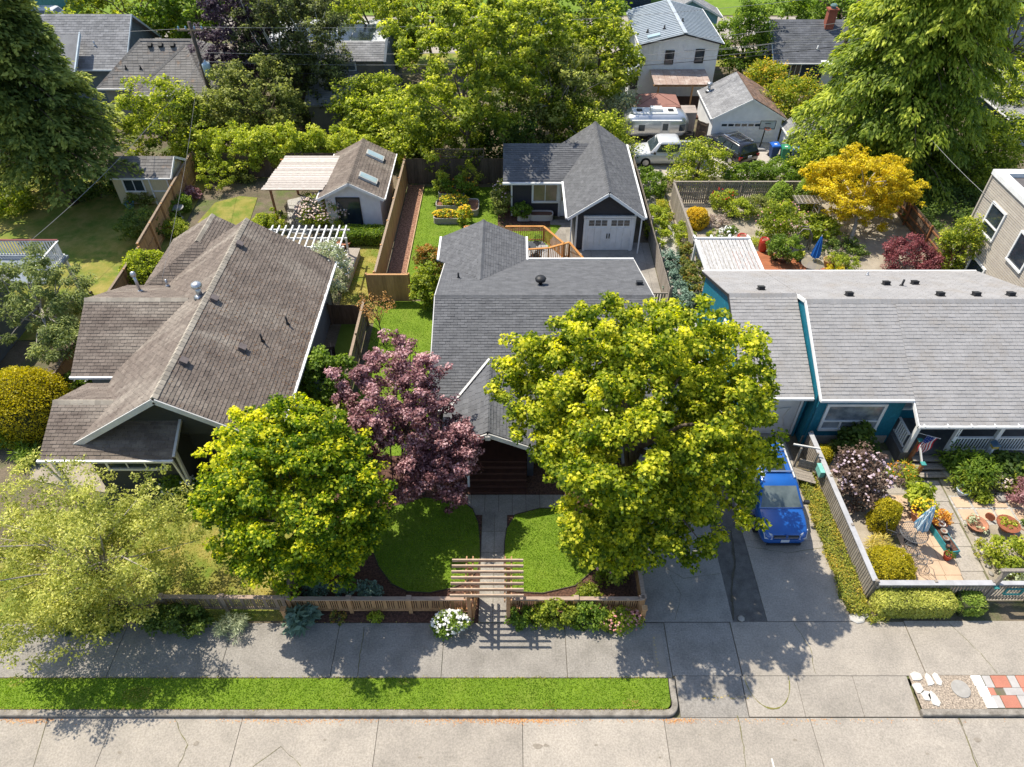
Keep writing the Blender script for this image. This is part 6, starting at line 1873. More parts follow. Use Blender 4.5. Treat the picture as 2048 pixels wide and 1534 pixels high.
def striped(name, c1, c2, s):
    m, t, b_, N, L = _nodes(name)
    wv = N('ShaderNodeTexWave')
    wv.bands_direction = 'X'
    wv.inputs['Scale'].default_value = s
    tc = N('ShaderNodeTexCoord')
    L(tc.outputs['Object'], wv.inputs[0])
    L(_mix(t, c1, c2, _ramp(t, wv.outputs[1], .45, .55)), b_.inputs[0])
    b_.inputs['Roughness'].default_value = .8
    return m
parasol('closed blue and white striped parasol over the bistro table', (15.5, 15.78, 0), 2.3, striped('canvas_stripes', (.1, .28, .45), (.7, .74, .76), 9), .3)
# wheelbarrow planter, stone bowls and basin
wb = thing('wheelbarrow_planter', 'rusty old wheelbarrow planted with succulents in the stone bed', 'planter', (19.4, 16.35, 0), .6)
b = MB()
b.lathe([(.25, .18), (.42, .42), (.44, .44), (.38, .42)], (0, 0, 0), 18)
b.build('tray', mat('rust_orange', (.3, .1, .05), (.22, .075, .04), 6, .9), wb, world=False)
rng = np.random.default_rng(66)
V, ti = fill(rng, clumps(rng, (0, 0, .45), (.3, .3, .08), 12, .3), 260, .12, .07)
link('plants', quads_mesh('plants', V, ti, L_LIME), wb)
for s in (-1, 1):
    MB().tube([(s * .2, .3, .3), (s * .28, -.8, .4)], .02, 5).build('handle', MATS['rust_orange'], wb, world=False)
b = MB()
b.tube([(.03, .62, .18), (-.03, .62, .18)], .18, 14)
b.build('wheel', MATS['rust_orange'], wb, world=False)
pot('shallow terracotta bowl of grey stones beside the garden path', (18.35, 16.5, 0), .38, .25, M_TERRA, 7, L_GREY, n=120, ph=.2)
pot('blue and white china basin by the porch steps', (18.55, 18.15, 0), .26, .3, mat('china_blue', (.55, .6, .66), (.25, .35, .5), 9, .3))
M_ROCK = mat('rock_grey', (.38, .35, .31), (.25, .23, .2), 4, .95, .5, 12)
def rock(label, c, s, seed, group=None):
    r_ = random.Random(seed)
    b = MB()
    prof = [(s * .8, 0), (s, s * .25), (s * .75, s * .5), (s * .3, s * .62)]
    b.lathe(prof, (0, 0, 0), 8, sy=r_.uniform(.65, .95))
    b.v = [(x * r_.uniform(.85, 1.15), y * r_.uniform(.85, 1.15), z * r_.uniform(.85, 1.1)) for x, y, z in b.v]
    o = b.build('rock', M_ROCK, None, True)
    o.location = c
    o.rotation_euler = (0, 0, r_.uniform(0, 6))
    return tag(o, label, 'rock', group)
for k in range(9):
    rock(('first', 'second', 'third', 'fourth', 'fifth', 'sixth', 'seventh', 'eighth', 'ninth')[k] + ' small pale rock from the gate along the garden path', (17.95 + .04 * k, 14.4 + k * .3, 0), .11 + .05 * RD.random(), 90 + k, 'path edging rocks')
rock('large grey boulder beside the small purple maple', (20.1, 17.95, 0), .32, 101)
rock('rounded boulder beside the porch steps', (18.35, 19.15, 0), .35, 102)
rock('pale boulder under the daylilies', (16.65, 19.3, 0), .28, 103)
rock('flat rock at the foot of the blue house wall by the gravel path', at(1392, 632).to_tuple(), .3, 104)
rock('pale stone lying at the dark strip between the driveways', at(1482, 1238).to_tuple(), .13, 105)
# porch: steps, flag, wall things
stp = thing('porch_steps', 'weathered wooden porch steps with brown handrail posts', 'steps', (17.55, 19.3, 0))
for k in range(3):
    for j in range(2):
        boxpiece('tread', M_GREYWD, stp, (17.6, 18.95 + k * .3 + j * .145, .17 * (k + 1) - .03), (1.3, .135, .035))
    boxpiece('riser', M_GREYWD, stp, (17.6, 19.08 + k * .3 + .12, .17 * k), (1.28, .03, .15))
for y, h_ in ((18.95, .95), (19.75, 1.5)):
    boxpiece('handrail_post', mat('post_red_cedar', (.3, .13, .06)), stp, (16.95, y, 0), (.12, .12, h_))
    boxpiece('post_cap', mat('paint_teal', (.06, .3, .28)), stp, (16.95, y, h_), (.19, .19, .04))
beams('handrail', M_GREYW, stp, [((16.95, 18.95, .85), (16.95, 19.75, 1.4))], .05, .08)
fl = thing('flag', 'striped red and white flag with a blue corner hanging from the porch post', 'flag', (16.9, 19.75, 1.9))
MB().tube([(16.78, 19.85, 1.85), (17.35, 19.3, 2.1)], .014, 6).build('flagpole', M_GREYW, fl)
def cloth(u, v):
    # hanging, gathered cloth: u along the pole (0-1), v down (0-1)
    x = 17.0 + .32 * u * (1 - .35 * v) + .05 * math.sin(7 * v + 3 * u) - .1 * v
    y = 19.63 - .3 * u * (1 - .35 * v) + .05 * math.sin(5 * v + 8 * u)
    return (x, y, 1.95 + .14 * u - 1.0 * v)
fr, fw_, fb = mat('cloth_red', (.5, .03, .05), None, 8), mat('cloth_white', (.75, .75, .74), None, 8), mat('cloth_blue', (.03, .06, .25), None, 8)
ns = 13
for k in range(ns):
    b = MB()
    for j in range(10):
        v0, v1 = j / 10, (j + 1) / 10
        if k < 7 and v1 <= .41:
            continue
        b.face(cloth(k / ns, v0), cloth((k + 1) / ns, v0), cloth((k + 1) / ns, v1), cloth(k / ns, v1))
    b.build('stripe', fr if k % 2 == 0 else fw_, fl)
b = MB()
for j in range(4):
    for k in range(7):
        b.face(cloth(k / ns, j / 10), cloth((k + 1) / ns, j / 10), cloth((k + 1) / ns, (j + 1) / 10), cloth(k / ns, (j + 1) / 10))
b.build('canton', fb, fl)
b = MB()
for j in range(4):
    for k in range(4):
        c_ = Vector(cloth((k * 1.7 + .9) / ns, (j + .5) / 10)) + Vector((-.004, -.006, .002))
        b.obox(c_, (.02, .006, .02))
b.build('stars', fw_, fl)
def hang(label, p, r, m, pm):
    t = thing('hanging_basket', label, 'basket', p)
    b = MB()
    b.lathe([(r * .4, -r), (r, -.02), (r, 0), (r * .9, -.02)], (0, 0, 0), 12)
    b.build('bowl', m, t, True, world=False)
    rng = np.random.default_rng(int(p[0] * 10))
    V, ti = fill(rng, clumps(rng, (0, 0, .06), (r, r, .1), 8, .3), 120, r * .5, .07)
    link('plant', quads_mesh('plant', V, ti, pm), t)
    MB().tube([(0, 0, 0), (0, 0, .5)], .008, 4).build('hanger', M_BLACK, t, world=False)
hang('white hanging pot on the porch near the flag', (17.9, 20.9, 1.6), .14, M_WHITE, L_GREEN)
hang('hanging basket of blue flowers on the porch', (19.6, 20.6, 1.7), .2, M_BLUEPOT, F_LILAC)
bx_ = thing('birdhouse', 'blue birdhouse with yellow front on a post by the porch railing', 'birdhouse', (20.0, 19.55, 0))
MB().box(19.96, 20.04, 19.51, 19.59, 0, 1.3).build('post', M_WHITE, bx_)
b = MB()
b.box(19.88, 20.12, 19.45, 19.65, 1.3, 1.5)
b.build('box', mat('paint_ochre', (.5, .35, .08), None, 3), bx_)
b = MB()
b.ext([(19.82, 19.4, 1.48), (20.0, 19.4, 1.62), (20.18, 19.4, 1.48)], (0, .3, 0))
b.build('roof', mat('paint_slate_blue', (.08, .15, .22), None, 3), bx_)
# kerbside bed: white stones, pavers, cover
for k, (qx, qy, sx_, sy_) in enumerate(((1833, 1353, .22, .2), (1836, 1376, .2, .26), (1858, 1360, .14, .28), (1874, 1358, .15, .3), (1852, 1392, .2, .25), (1868, 1397, .18, .3))):
    c_ = at(qx, qy)
    r_ = random.Random(k)
    o = MB().prism([(sx_ * (1 + r_.uniform(-.25, .25)) * a, sy_ * (1 + r_.uniform(-.2, .2)) * b_) for a, b_ in ((-.7, -.6), (.2, -.75), (.75, -.4), (.6, .5), (-.1, .8), (-.75, .4))], 0, .035).build('paving_stone', mat('stone_white', (.6, .57, .52), (.48, .45, .4), 7, .9), None)
    o.location = c_
    tag(o, ('white flat stone at the upper left of the kerbside gravel', 'white flat stone below the uppermost left one in the kerbside gravel', 'narrow white stone in the kerbside gravel', 'slanted white stone right of the narrow one', 'white stone near the kerb at the gravel edge', 'tall white stone nearest the kerb in the gravel')[k], 'stone', 'white stones in the gravel')
mc = MB().lathe([(.3, 0), (.3, .03), (.27, .035)], (0, 0, 0), 24).build('manhole_cover', mat('cover_concrete', (.36, .34, .31), None, 5), None)
mc.location = at(1921, 1378).to_tuple()
tag(mc, 'round grey concrete cover in the middle of the kerbside gravel', 'cover')
pv = sheet('paved_verge', [(15.55, 9.44), (25, 9.44), (25, 10.54), (15.55, 10.54)], .002, M_JOINT)
M_BRK, M_GRYB = mat('paver_red', (.47, .19, .13), (.4, .16, .11), 3, .9, piece=.1, fine=.15), mat('paver_grey', (.42, .4, .38), (.35, .33, .31), 3, .9, piece=.08)
for j in range(3):
    boxpiece('paver', M_WHITE, pv, (15.5 + .08 - .03 * j, 9.63 + j * .36, -.01), (.33, .34, .045))
    for i in range(7):
        if j == 1:
            boxpiece('paver', M_BRK if i % 2 == 0 else M_GRYB, pv, (15.95 + i * .6 - (.16 if i % 2 == 0 else .0), 9.99, -.01), (.27 if i % 2 == 0 else .6, .24, .04))
        else:
            boxpiece('paver', M_GRYB if i % 2 == 0 else M_BRK, pv, (15.86 + i * .42, 9.99 + (j - 1) * .33, -.01), (.26 if i % 2 == 0 else .52, .4, .04))
# ============================================================ rear garden of the blue house
rd = thing('deck', 'rust red deck behind the blue house', 'deck', (15.3, 34.2, 0))
M_RDECK = mat('deck_redwood', (.36, .13, .06), (.3, .105, .05), 3, .7, piece=.1)
for k in range(26):
    y = 31.2 + k * .19
    x0_ = 12.9
    x1_ = 18.3 if y < 34.2 else 18.3 - (y - 34.2) * 1.6
    boxpiece('plank', M_RDECK, rd, ((x0_ + x1_) / 2, y, .1), (x1_ - x0_, .18, .04))
solid('frame', M_BROWN, rd, (12.95, 17.5, 31.0, 34.2, .0, .1))
wpg = thing('pergola', 'white slatted patio roof behind the blue house', 'pergola', (11.4, 32, 0))
M_PSL = mat('slat_white_worn', (.5, .49, .48), (.24, .23, .215), 6, .8, lo=.45, hi=.62, piece=.08, stretch=(9, .7, 1))
for k in range(14):
    boxpiece('slat', M_PSL, wpg, (10.2 + k * .212, 32.1, 2.44), (.18, 3.1, .025))
for x in (10.05, 13.0):
    MB().box(x - .05, x + .05, 30.1, 34.0, 2.36, 2.5).build('beam', M_WHITE, wpg)
for x in (10.05, 11.0, 12.0, 13.0):
    MB().box(x - .05, x + .05, 33.7, 34.1, 2.3, 2.47).build('rafter_end', M_WHITE, wpg)
MB().box(10.0, 13.05, 33.62, 33.72, 2.46, 2.56).build('beam', M_WHITE, wpg)
for x in (10.1, 12.95):
    MB().box(x - .06, x + .06, 33.5, 33.62, 0, 2.4).build('post', M_WHITE, wpg)
parasol('closed plain blue parasol on the red deck', (17.1, 34.0, .14), 2.3, mat('canvas_blue', (.02, .16, .5), (.015, .12, .4), 3, .8), .2)
gtb = thing('glass_table', 'round glass table under the closed blue parasol', 'table', (16.95, 33.7, .14))
b = MB()
b.lathe([(.6, .7), (.62, .715), (.6, .73)], (0, 0, 0), 24)
b.build('table_top', mat('glass_green_grey', (.25, .22, .18), (.2, .18, .15), 2, .08, spec=.8), gtb, world=False)
for k in range(4):
    a = k * 1.57 + .7
    MB().tube([(.5 * math.cos(a), .5 * math.sin(a), .7), (.45 * math.cos(a), .45 * math.sin(a), 0)], .02, 5).build('leg', M_BLACK, gtb, world=False)
def urn(label, c, r, h):
    t = thing('urn', label, 'urn', c)
    b = MB()
    b.lathe([(r * .65, 0), (r * .85, h * .3), (r, h * .75), (r * .95, h * .92), (r * .8, h * .96), (r * .82, h), (r * .6, h), (r * .55, h * .85)], (0, 0, 0), 20)
    b.build('body', mat('glazed_red', (.42, .04, .02), (.34, .03, .018), 3, .25, spec=.6), t, True, world=False)
    b = MB()
    b.lathe([(r * .62, h * .93), (r * .3, h * .94)], (0, 0, 0), 14)
    b.build('soil', mat('potting_soil', (.24, .12, .075)), t, world=False)
urn('tall glossy red urn at the edge of the red deck', at(1523, 505).to_tuple(), .3, .95)
urn('glossy red urn just beyond the white slatted roof', at(1481, 490).to_tuple(), .32, .7)
pot('brown glazed pot under the round bush on the red deck', at(1562, 524).to_tuple(), .38, .4, mat('glazed_brown', (.16, .09, .06), None, 4, .3))
shrub('potted_shrub', 'feathery round bush in the brown pot on the red deck', tuple(at(1562, 522) + Vector((0, 0, .35))), (.95, .85, 1.2), L_GREEN, 71, 4200, .09, .22, 60)
pot('small dark pot left of the brown glazed pot', at(1546, 522).to_tuple(), .17, .25, M_BLACK, 8, L_OLIVE, n=60, ph=.15)
pot('tan lantern-like pot on the red deck', at(1574, 530).to_tuple(), .15, .45, mat('pot_tan', (.4, .28, .14), None, 4))
pot('turquoise pot of grasses on the red deck', at(1597, 524).to_tuple(), .22, .3, mat('glazed_turquoise', (.03, .25, .32), None, 4, .3), 9, L_LIME, n=200, ph=.35, leaf=.18)
pot('large ochre pot right of the blue parasol', at(1656, 533).to_tuple(), .36, .48, mat('pot_ochre', (.42, .27, .12), None, 4), 10, L_MID, n=260, ph=.45)
# trellis arch
ta = thing('trellis_arch', 'weathered lattice garden arch beside the yellow tree', 'arch', (17.9, 38.5, 0))
for x in (17.2, 18.5):
    for y in (38.2, 39.0):
        MB().box(x - .03, x + .03, y - .03, y + .03, 0, 2.1).build('post', M_GREYWD, ta)
    for k in range(5):
        MB().box(x - .015, x + .015, 38.2, 39.0, .5 + k * .3, .53 + k * .3).build('lath', M_GREYWD, ta)
for k in range(7):
    MB().box(17.0, 18.7, 38.15 + k * .15, 38.19 + k * .15, 2.1, 2.13).build('lath', M_GREYWD, ta)
    MB().box(17.1 + k * .24, 17.14 + k * .24, 38.1, 39.1, 2.14, 2.17).build('lath', M_GREYWD, ta)
ta2 = thing('garden_arch', 'curved grey driftwood arch beside the red deck', 'arch', at(1600, 500).to_tuple())
b = MB()
b.tube([(-.5, 0, 0), (-.45, 0, 1.0), (-.2, 0, 1.45), (.2, 0, 1.4), (.45, 0, 1.0), (.5, 0, 0)], .04, 6)
b.build('bow', M_GREYWD, ta2, True, world=False)
b = MB()
b.tube([(-.5, .3, 0), (-.45, .3, 1.0), (-.2, .3, 1.45), (.2, .3, 1.4), (.45, .3, 1.0), (.5, .3, 0)], .035, 6)
b.build('bow', M_GREYWD, ta2, True, world=False)
# rear garden planting
dome('topiary', 'tall clipped dark green topiary against the grey slatted fence', at(1550, 425).to_tuple(), (.85, .8, 1.9), MATS['leaf_hedge_green'], 72, 9000, .07)
dome('topiary', 'second clipped topiary half behind the yellow tree', at(1607, 412).to_tuple(), (.8, .8, 1.8), MATS['leaf_hedge_green'], 73, 7000, .07)
dome('topiary', 'golden ring-shaped clipped bush at the corner of the rear garden', at(1390, 452).to_tuple(), (.72, .7, 1.15), leafmat('leaf_gold_bright', (.35, .26, .015), (.6, .42, .03), (.75, .55, .06), .3), 74, 8000, .06)
shrub('rose_bush', 'tall rose bush behind the red deck', at(1553, 480).to_tuple(), (1.5, 1.2, 2.2), L_MID, 75, 6500, .11, .28, 80, inner=.35, flowers=(F_PINK, 40, .1))
shrub('shrub', 'bright leafy shrub below the lattice arch', at(1634, 475).to_tuple(), (1.1, .9, 1.3), L_LIME, 76, 3600, .13, .26, 50)
shrub('shrub', 'loose pale shrub in front of the grey slatted fence', at(1480, 435).to_tuple(), (1.1, .8, 1.2), L_LIME, 77, 3000, .09, .24, 50, inner=.35)
shrub('shrub', 'olive leaved shrub left of the tall topiary', at(1510, 430).to_tuple(), (1.0, .8, 1.1), L_OLIVE, 78, 2800, .08, .22, 50)
shrub('shrub', 'red berried shrub near the ring-shaped bush', at(1440, 420).to_tuple(), (.8, .7, 1.3), L_MID, 79, 2600, .1, .22, 40, flowers=(leafmat('petal_red', (.4, .03, .02), (.5, .05, .03), (.6, .1, .05)), 24, .12))
shrub('shrub', 'dusty purple ground shrub beside the ring-shaped bush', at(1430, 448).to_tuple(), (.8, .6, .5), leafmat('leaf_dusty', (.2, .16, .13), (.32, .26, .22), (.42, .36, .32), .2), 80, 1800, .07, .2, 30)
shrub('hydrangea', 'white flowering plant before the white slatted roof', at(1452, 482).to_tuple(), (.55, .5, .8), L_GREEN, 81, 1400, .09, .2, 24, flowers=(F_WHITE, 50, .14))
shrub('shrub', 'green mounded shrub right of the ochre pot', at(1690, 540).to_tuple(), (.75, .65, .8), L_LIME, 82, 2800, .07, .18, 40)
shrub('shrub', 'small golden shrub at the corner of the red deck', at(1668, 545).to_tuple(), (.5, .4, .5), L_GOLD, 83, 1200, .07, .16, 22)
shrub('shrub', 'dark green low shrub under the yellow tree', at(1680, 505).to_tuple(), (1.4, .9, .8), L_DARK, 84, 3000, .09, .22, 44)
shrub('shrub', 'small leafy plant by the lilac-edged path', at(1427, 475).to_tuple(), (.4, .4, .4), L_MID, 85, 700, .08, .14, 16)
shrub('iris_clump', 'clump of upright blades at the far edge of the red deck', at(1505, 492).to_tuple(), (.35, .3, .5), L_LIME, 86, 500, .25, .12, 12, stem=False, aspect=.1)
# ============================================================ planting along the gravel path
shrub('juniper', 'blue green juniper mound on the gravel path, farther one', (9.25, 34.6, 0), (.75, 1.0, .7), L_BLUE, 87, 5200, .08, .18, 60)
shrub('juniper', 'blue green juniper mound on the gravel path, nearer and longer one', (9.2, 31.4, 0), (.75, 1.7, .8), L_BLUE, 88, 7500, .08, .18, 80)
shrub('vine', 'pale leafy vine sprawling beside the garage fence', (8.95, 38.6, 0), (.7, 2.1, .9), L_LIME, 89, 6500, .1, .22, 80)
shrub('vine', 'tall weedy bushes at the alley end of the gravel path', (9.2, 43.4, 0), (1.0, 1.7, 1.3), L_GREEN, 90, 5200, .11, .26, 60)
shrub('shrub', 'dry orange-tinged weeds on the gravel path', (9.7, 40.5, 0), (.5, 1.2, .5), L_ORANGE, 91, 2000, .09, .2, 30)
shrub('hedge_row', 'red-tipped hedge along the low fence beside the gravel path', (10.1, 33.0, 0), (.55, 2.9, 1.3), L_RED, 92, 9000, .09, .2, 110, mean=.36)
shrub('shrub', 'green bushy end of the hedge by the white slatted roof', (10.3, 37.0, 0), (.6, 1.5, 1.1), L_MID, 93, 4200, .09, .2, 60)
shrub('shrub', 'yellow-green weeds at the fence corner by the drive gate', (8.9, 30.0, 0), (.5, .7, .6), L_LIME, 94, 1600, .1, .2, 24)
# ============================================================ vehicles
M_TYRE = mat('tyre_rubber', (.025, .025, .026), None, 5, .9)
M_RIM = mat('rim_alloy', (.5, .5, .52), None, 5, .35, metal=.8)
M_LENS = mat('headlamp_lens', (.6, .62, .64), (.4, .42, .45), 8, .1, spec=.8)
M_TAIL = mat('tail_lamp', (.4, .02, .02), None, 5, .2)
M_CHROME = mat('chrome', (.65, .66, .68), None, 5, .15, metal=.9)
M_PLATE = mat('number_plate', (.6, .62, .65), (.45, .5, .58), 30, .5)
def loft(sections):
    b = MB()
    n = len(sections[0])
    vs = [p for s_ in sections for p in s_]
    fs = [(i * n + j, i * n + (j + 1) % n, (i + 1) * n + (j + 1) % n, (i + 1) * n + j) for i in range(len(sections) - 1) for j in range(n)]
    fs += [tuple(range(n - 1, -1, -1)), tuple(range((len(sections) - 1) * n, len(sections) * n))]
    b.add(vs, fs)
    return b
def car(label, loc, rz, L, W, Ht, paint, cat='car', name='parked_car', style='suv', rails=False, sunroof=False, glassm=None):
    t = thing(name, label, cat, loc, rz)
    h = W / 2
    gl = glassm or mat('car_glass', (.05, .07, .085), (.03, .045, .055), 2, .04, spec=.9)
    belt = Ht * .62 if style != 'pickup' else Ht * .6
    def ring(x, w_, zb, zt):
        r = .09
        half = [(w_ * .86, zb), (w_ * .97, zb + .1), (w_, zb + (zt - zb) * .45), (w_ * .985, zb + (zt - zb) * .72), (w_ * .95, zt - .05), (w_ * .87, zt)]
        return [(x, y, z) for y, z in half] + [(x, -y, z) for y, z in reversed(half)]
    f, r = L / 2, -L / 2
    hood = belt * .95
    st_ = [(f, h * .74, .34, hood * .6), (f - .05, h * .86, .26, hood * .74), (f - .22, h * .95, .22, hood * .86), (f - .6, h * .99, .21, hood * .95), (f - L * .27, h, .21, belt * .99), (0, h, .21, belt), (r + .5, h, .21, belt), (r + .12, h * .97, .24, belt * .97), (r, h * .88, .34, belt * .86)]
    body = loft([ring(*q) for q in st_]).build('body', paint, t, True, world=False)
    if style == 'pickup':
        cx = [(f - L * .25, belt), (f - L * .36, Ht * .97), (f - L * .4, Ht), (f - L * .6, Ht), (f - L * .64, Ht * .95), (f - L * .66, belt)]
    else:
        cx = [(f - L * .245, belt), (f - L * .41, Ht * .96), (f - L * .46, Ht), (f - L * .86, Ht * .985), (f - L * .91, Ht * .95), (f - L * .985, belt)]
    def cab(x, z):
        k = (z - belt) / (Ht - belt)
        w_ = h * (.95 - .2 * k)
        w0 = h * .95
        return [(x, w0, belt - .03), (x, w0 * .99 + (w_ - w0) * .0, belt), (x, w_ + .02 * (k > .5), max(belt, z - .06)), (x, w_ - .06, z), (x, -(w_ - .06), z), (x, -w_ - .02 * (k > .5), max(belt, z - .06)), (x, -w0 * .99, belt), (x, -w0, belt - .03)]
    loft([cab(x, z + (.01 if z == belt else 0)) for x, z in cx]).build('cabin', paint, t, True, world=False)
    def quad(nm, ps, m, th=.012):
        ps = [Vector(p) for p in ps]
        n_ = (ps[1] - ps[0]).cross(ps[2] - ps[0]).normalized()
        c_ = sum(ps, Vector()) / len(ps)
        if n_.dot(c_ - Vector((0, 0, belt * .8))) < 0:
            n_ = -n_
        MB().ext([p + n_ * .006 for p in ps], n_ * th).build(nm, m, t, world=False)
    def lerp2(a, b_, k):
        return (a[0] + (b_[0] - a[0]) * k, a[1] + (b_[1] - a[1]) * k)
    def wat(z):
        return h * (.95 - .2 * (z - belt) / (Ht - belt))
    a0, a1 = lerp2(cx[0], cx[1], .05), lerp2(cx[0], cx[1], .93)
    quad('windscreen', [(a0[0], wat(a0[1]) - .09, a0[1]), (a0[0], -wat(a0[1]) + .09, a0[1]), (a1[0], -wat(a1[1]) + .1, a1[1]), (a1[0], wat(a1[1]) - .1, a1[1])], gl)
    b0, b1 = lerp2(cx[-1], cx[-2], .15), lerp2(cx[-1], cx[-2], .9)
    quad('rear_window', [(b0[0], wat(b0[1]) - .1, b0[1]), (b0[0], -wat(b0[1]) + .1, b0[1]), (b1[0], -wat(b1[1]) + .12, b1[1]), (b1[0], wat(b1[1]) - .12, b1[1])], gl)
    zt_, zb_ = Ht - .13, belt + .05
    xf0, xr0 = cx[0][0] - .35, cx[-1][0] + .16
    xf1, xr1 = cx[1][0] - .08, cx[-2][0] + .05
    k_ = 3 if style != 'pickup' else 2
    for s in (-1, 1):
        for i in range(k_):
            u0, u1 = i / k_ + .015, (i + 1) / k_ - .015
            quad('side_window', [(xf0 + (xr0 - xf0) * u0, s * (wat(zb_) + .008), zb_), (xf0 + (xr0 - xf0) * u1, s * (wat(zb_) + .008), zb_), (xf1 + (xr1 - xf1) * u1, s * (wat(zt_) + .022), zt_), (xf1 + (xr1 - xf1) * u0, s * (wat(zt_) + .022), zt_)], gl, .01)
        for x in (f - L * .2, r + L * .2):
            b = MB()
            R_ = .34 * Ht / 1.7
            b.tube([(x, s * (h - .2), R_), (x, s * (h + .015), R_)], R_, 18)
            wl = b.build('wheel', M_TYRE, t, world=False)
            b = MB()
            b.tube([(x, s * (h + .01), R_), (x, s * (h + .03), R_)], R_ * .62, 10)
            b.build('rim', M_RIM, wl, world=False)
        b = MB()
        b.obox((f - L * .3, s * (h + .12), belt + .06), (.12, .2, .14))
        b.build('wing_mirror', M_BLACK, t, world=False)
        quad('headlight', [(f - .06, s * h * .86, hood * .58), (f - .02, s * h * .55, hood * .56), (f - .1, s * h * .58, hood * .78), (f - .3, s * h * .93, hood * .83)], M_LENS, .03)
        b = MB()
        b.obox((r + .06, s * h * .84, belt * .82), (.12, .26, .2 if style != 'pickup' else .32))
        b.build('tail_light', M_TAIL, t, world=False)
    b = MB()
    for k in range(3):
        b.box(f - .06, f + .0, -h * .5, h * .5, hood * .56 + k * .06, hood * .59 + k * .06)
    b.build('grille', M_CHROME, t, world=False)
    solid_ = MB()
    solid_.box(f - .08, f - .01, -h * .52, h * .52, hood * .54, hood * .75)
    solid_.build('grille_back', M_BLACK, t, world=False)
    for x, nm in ((f + .01, 'front_plate'), (r - .01, 'rear_plate')):
        b = MB()
        b.box(x - .015, x + .015, -.16, .16, .42 if nm[0] == 'f' else .75, .56 if nm[0] == 'f' else .9)
        b.build(nm, M_PLATE, t, world=False)
    b = MB()
    b.box(f - .03, f + .03, -h * .7, h * .7, .22, .33)
    b.box(r - .02, r + .06, -h * .75, h * .75, .3, .5)
    b.build('bumper_trim', M_BLACK, t, world=False)
    if rails:
        for s in (-1, 1):
            MB().beam((cx[2][0], s * h * .66, Ht + .05), (cx[3][0], s * h * .66, Ht + .03), .05, .06).build('roof_rail', M_CHROME if rails == 2 else M_GREYW, t, world=False)
        for x in (cx[2][0] - .3, cx[3][0] + .35):
            MB().beam((x, -h * .66, Ht + .07), (x, h * .66, Ht + .07), .06, .03).build('cross_bar', M_CHROME, t, world=False)
    if sunroof:
        MB().box(cx[2][0] - .95, cx[2][0] - .3, -h * .42, h * .42, Ht - .01, Ht + .012).build('sunroof', M_GLASS, t, world=False)
    if style == 'pickup':
        solid_ = MB()
        solid_.box(r + .15, f - L * .68, -h * .8, h * .8, belt - .0, belt + .012)
        solid_.build('bed_liner', M_BLACK, t, world=False)
        for s in (-1, 1):
            MB().box(r + .1, f - L * .67, s * h * .9 - .06, s * h * .9 + .06, belt - .03, belt + .06).build('bed_rail', paint, t, world=False)
    return t
M_CBLUE = mat('car_paint_blue', (.012, .1, .38), (.01, .085, .33), 2, .16, spec=.5, coat=.6)
c1 = car('blue SUV parked nose out under the big maple', (10.42, 17.75, 0), -math.pi / 2, 4.45, 1.85, 1.72, M_CBLUE, rails=1, sunroof=True, glassm=mat('car_glass_pale', (.16, .19, .18), (.06, .08, .08), 1.5, .05, spec=.9))
b = MB()
b.lathe([(.19, 0), (.2, .015), (.13, .03), (.12, .11), (.06, .14)], (.82, -.25, 1.17), 14)
b.build('hat_on_dash', mat('straw', (.5, .48, .36), None, 8), c1, world=False)
# oval badge on the grille
b = MB()
b.lathe([(.09, -.02), (.09, .02)], (0, 0, 0), 14, sy=.5)
o = b.build('badge', mat('badge_blue', (.05, .12, .35), None, 4, .3), c1, world=False)
o.rotation_euler = (0, math.radians(90), 0)
o.location = (2.24, 0, .78)
car('black SUV with roof bars parked tail out before the white garage', (15.65, 48.85, 0), math.radians(117), 4.3, 1.8, 1.6, mat('car_paint_black', (.014, .013, .016), None, 2, .2, spec=.6, coat=.6), rails=2)
car('silver pickup truck in the alley beside the garage', (11.0, 47.95, 0), math.pi, 5.3, 1.9, 1.75, mat('car_paint_silver', (.6, .61, .62), (.55, .56, .57), 2, .3, metal=.2, coat=.4), 'pickup truck', 'pickup_truck', 'pickup')
car('pale blue car parked on the far street behind the trees', (2.5, 78.2, 0), math.pi, 4.4, 1.8, 1.55, mat('car_paint_sky', (.2, .33, .5), None, 2, .3, metal=.3))
car('white car parked on the far street at the upper left', (-48.5, 79, 0), math.pi, 4.4, 1.8, 1.5, mat('car_paint_white', (.7, .71, .72), None, 2, .3))
# polished aluminium travel trailer
tr = thing('travel_trailer', 'polished silver travel trailer with rounded ends parked in the alley', 'trailer', (10.6, 51.6, 0))
M_ALU = mat('polished_aluminium', (.6, .62, .64), (.52, .54, .56), 1.5, .3, metal=.75)
TL, TW, TH = 4.7, 2.0, 2.15
secs = []
for i in range(13):
    x = -TL / 2 + TL * i / 12
    e_ = max(0, (abs(x) - (TL / 2 - .75)) / .75)
    k = math.sqrt(max(.0, 1 - (e_ * .93) ** 2.2))
    ring_ = []
    for j in range(20):
        a = 2 * math.pi * j / 20
        y = math.copysign(abs(math.cos(a)) ** .55, math.cos(a)) * TW / 2 * (.45 + .55 * k)
        z = math.copysign(abs(math.sin(a)) ** .62, math.sin(a))
        zc, zh = .45 + (TH - .45) / 2, (TH - .45) / 2 * (.35 + .65 * k)
        ring_.append((x, y, zc - .1 * (1 - k) + z * zh))
    secs.append(ring_)
shell = loft(secs).build('shell', M_ALU, tr, True, world=False)
solid_ = MB()
solid_.box(-1.75, 1.5, -.55, .55, TH - .03, TH + .02)
solid_.build('white_roof_coat', M_WHITE, tr, world=False)
b = MB()
b.box(-.45, .4, -.3, .3, TH + .02, TH + .24)
b.build('air_conditioner', M_WHITE, tr, world=False)
for x in (-1.25, 1.05):
    MB().box(x - .2, x + .2, -.2, .2, TH + .02, TH + .08).build('roof_hatch', M_BLACK, tr, world=False)
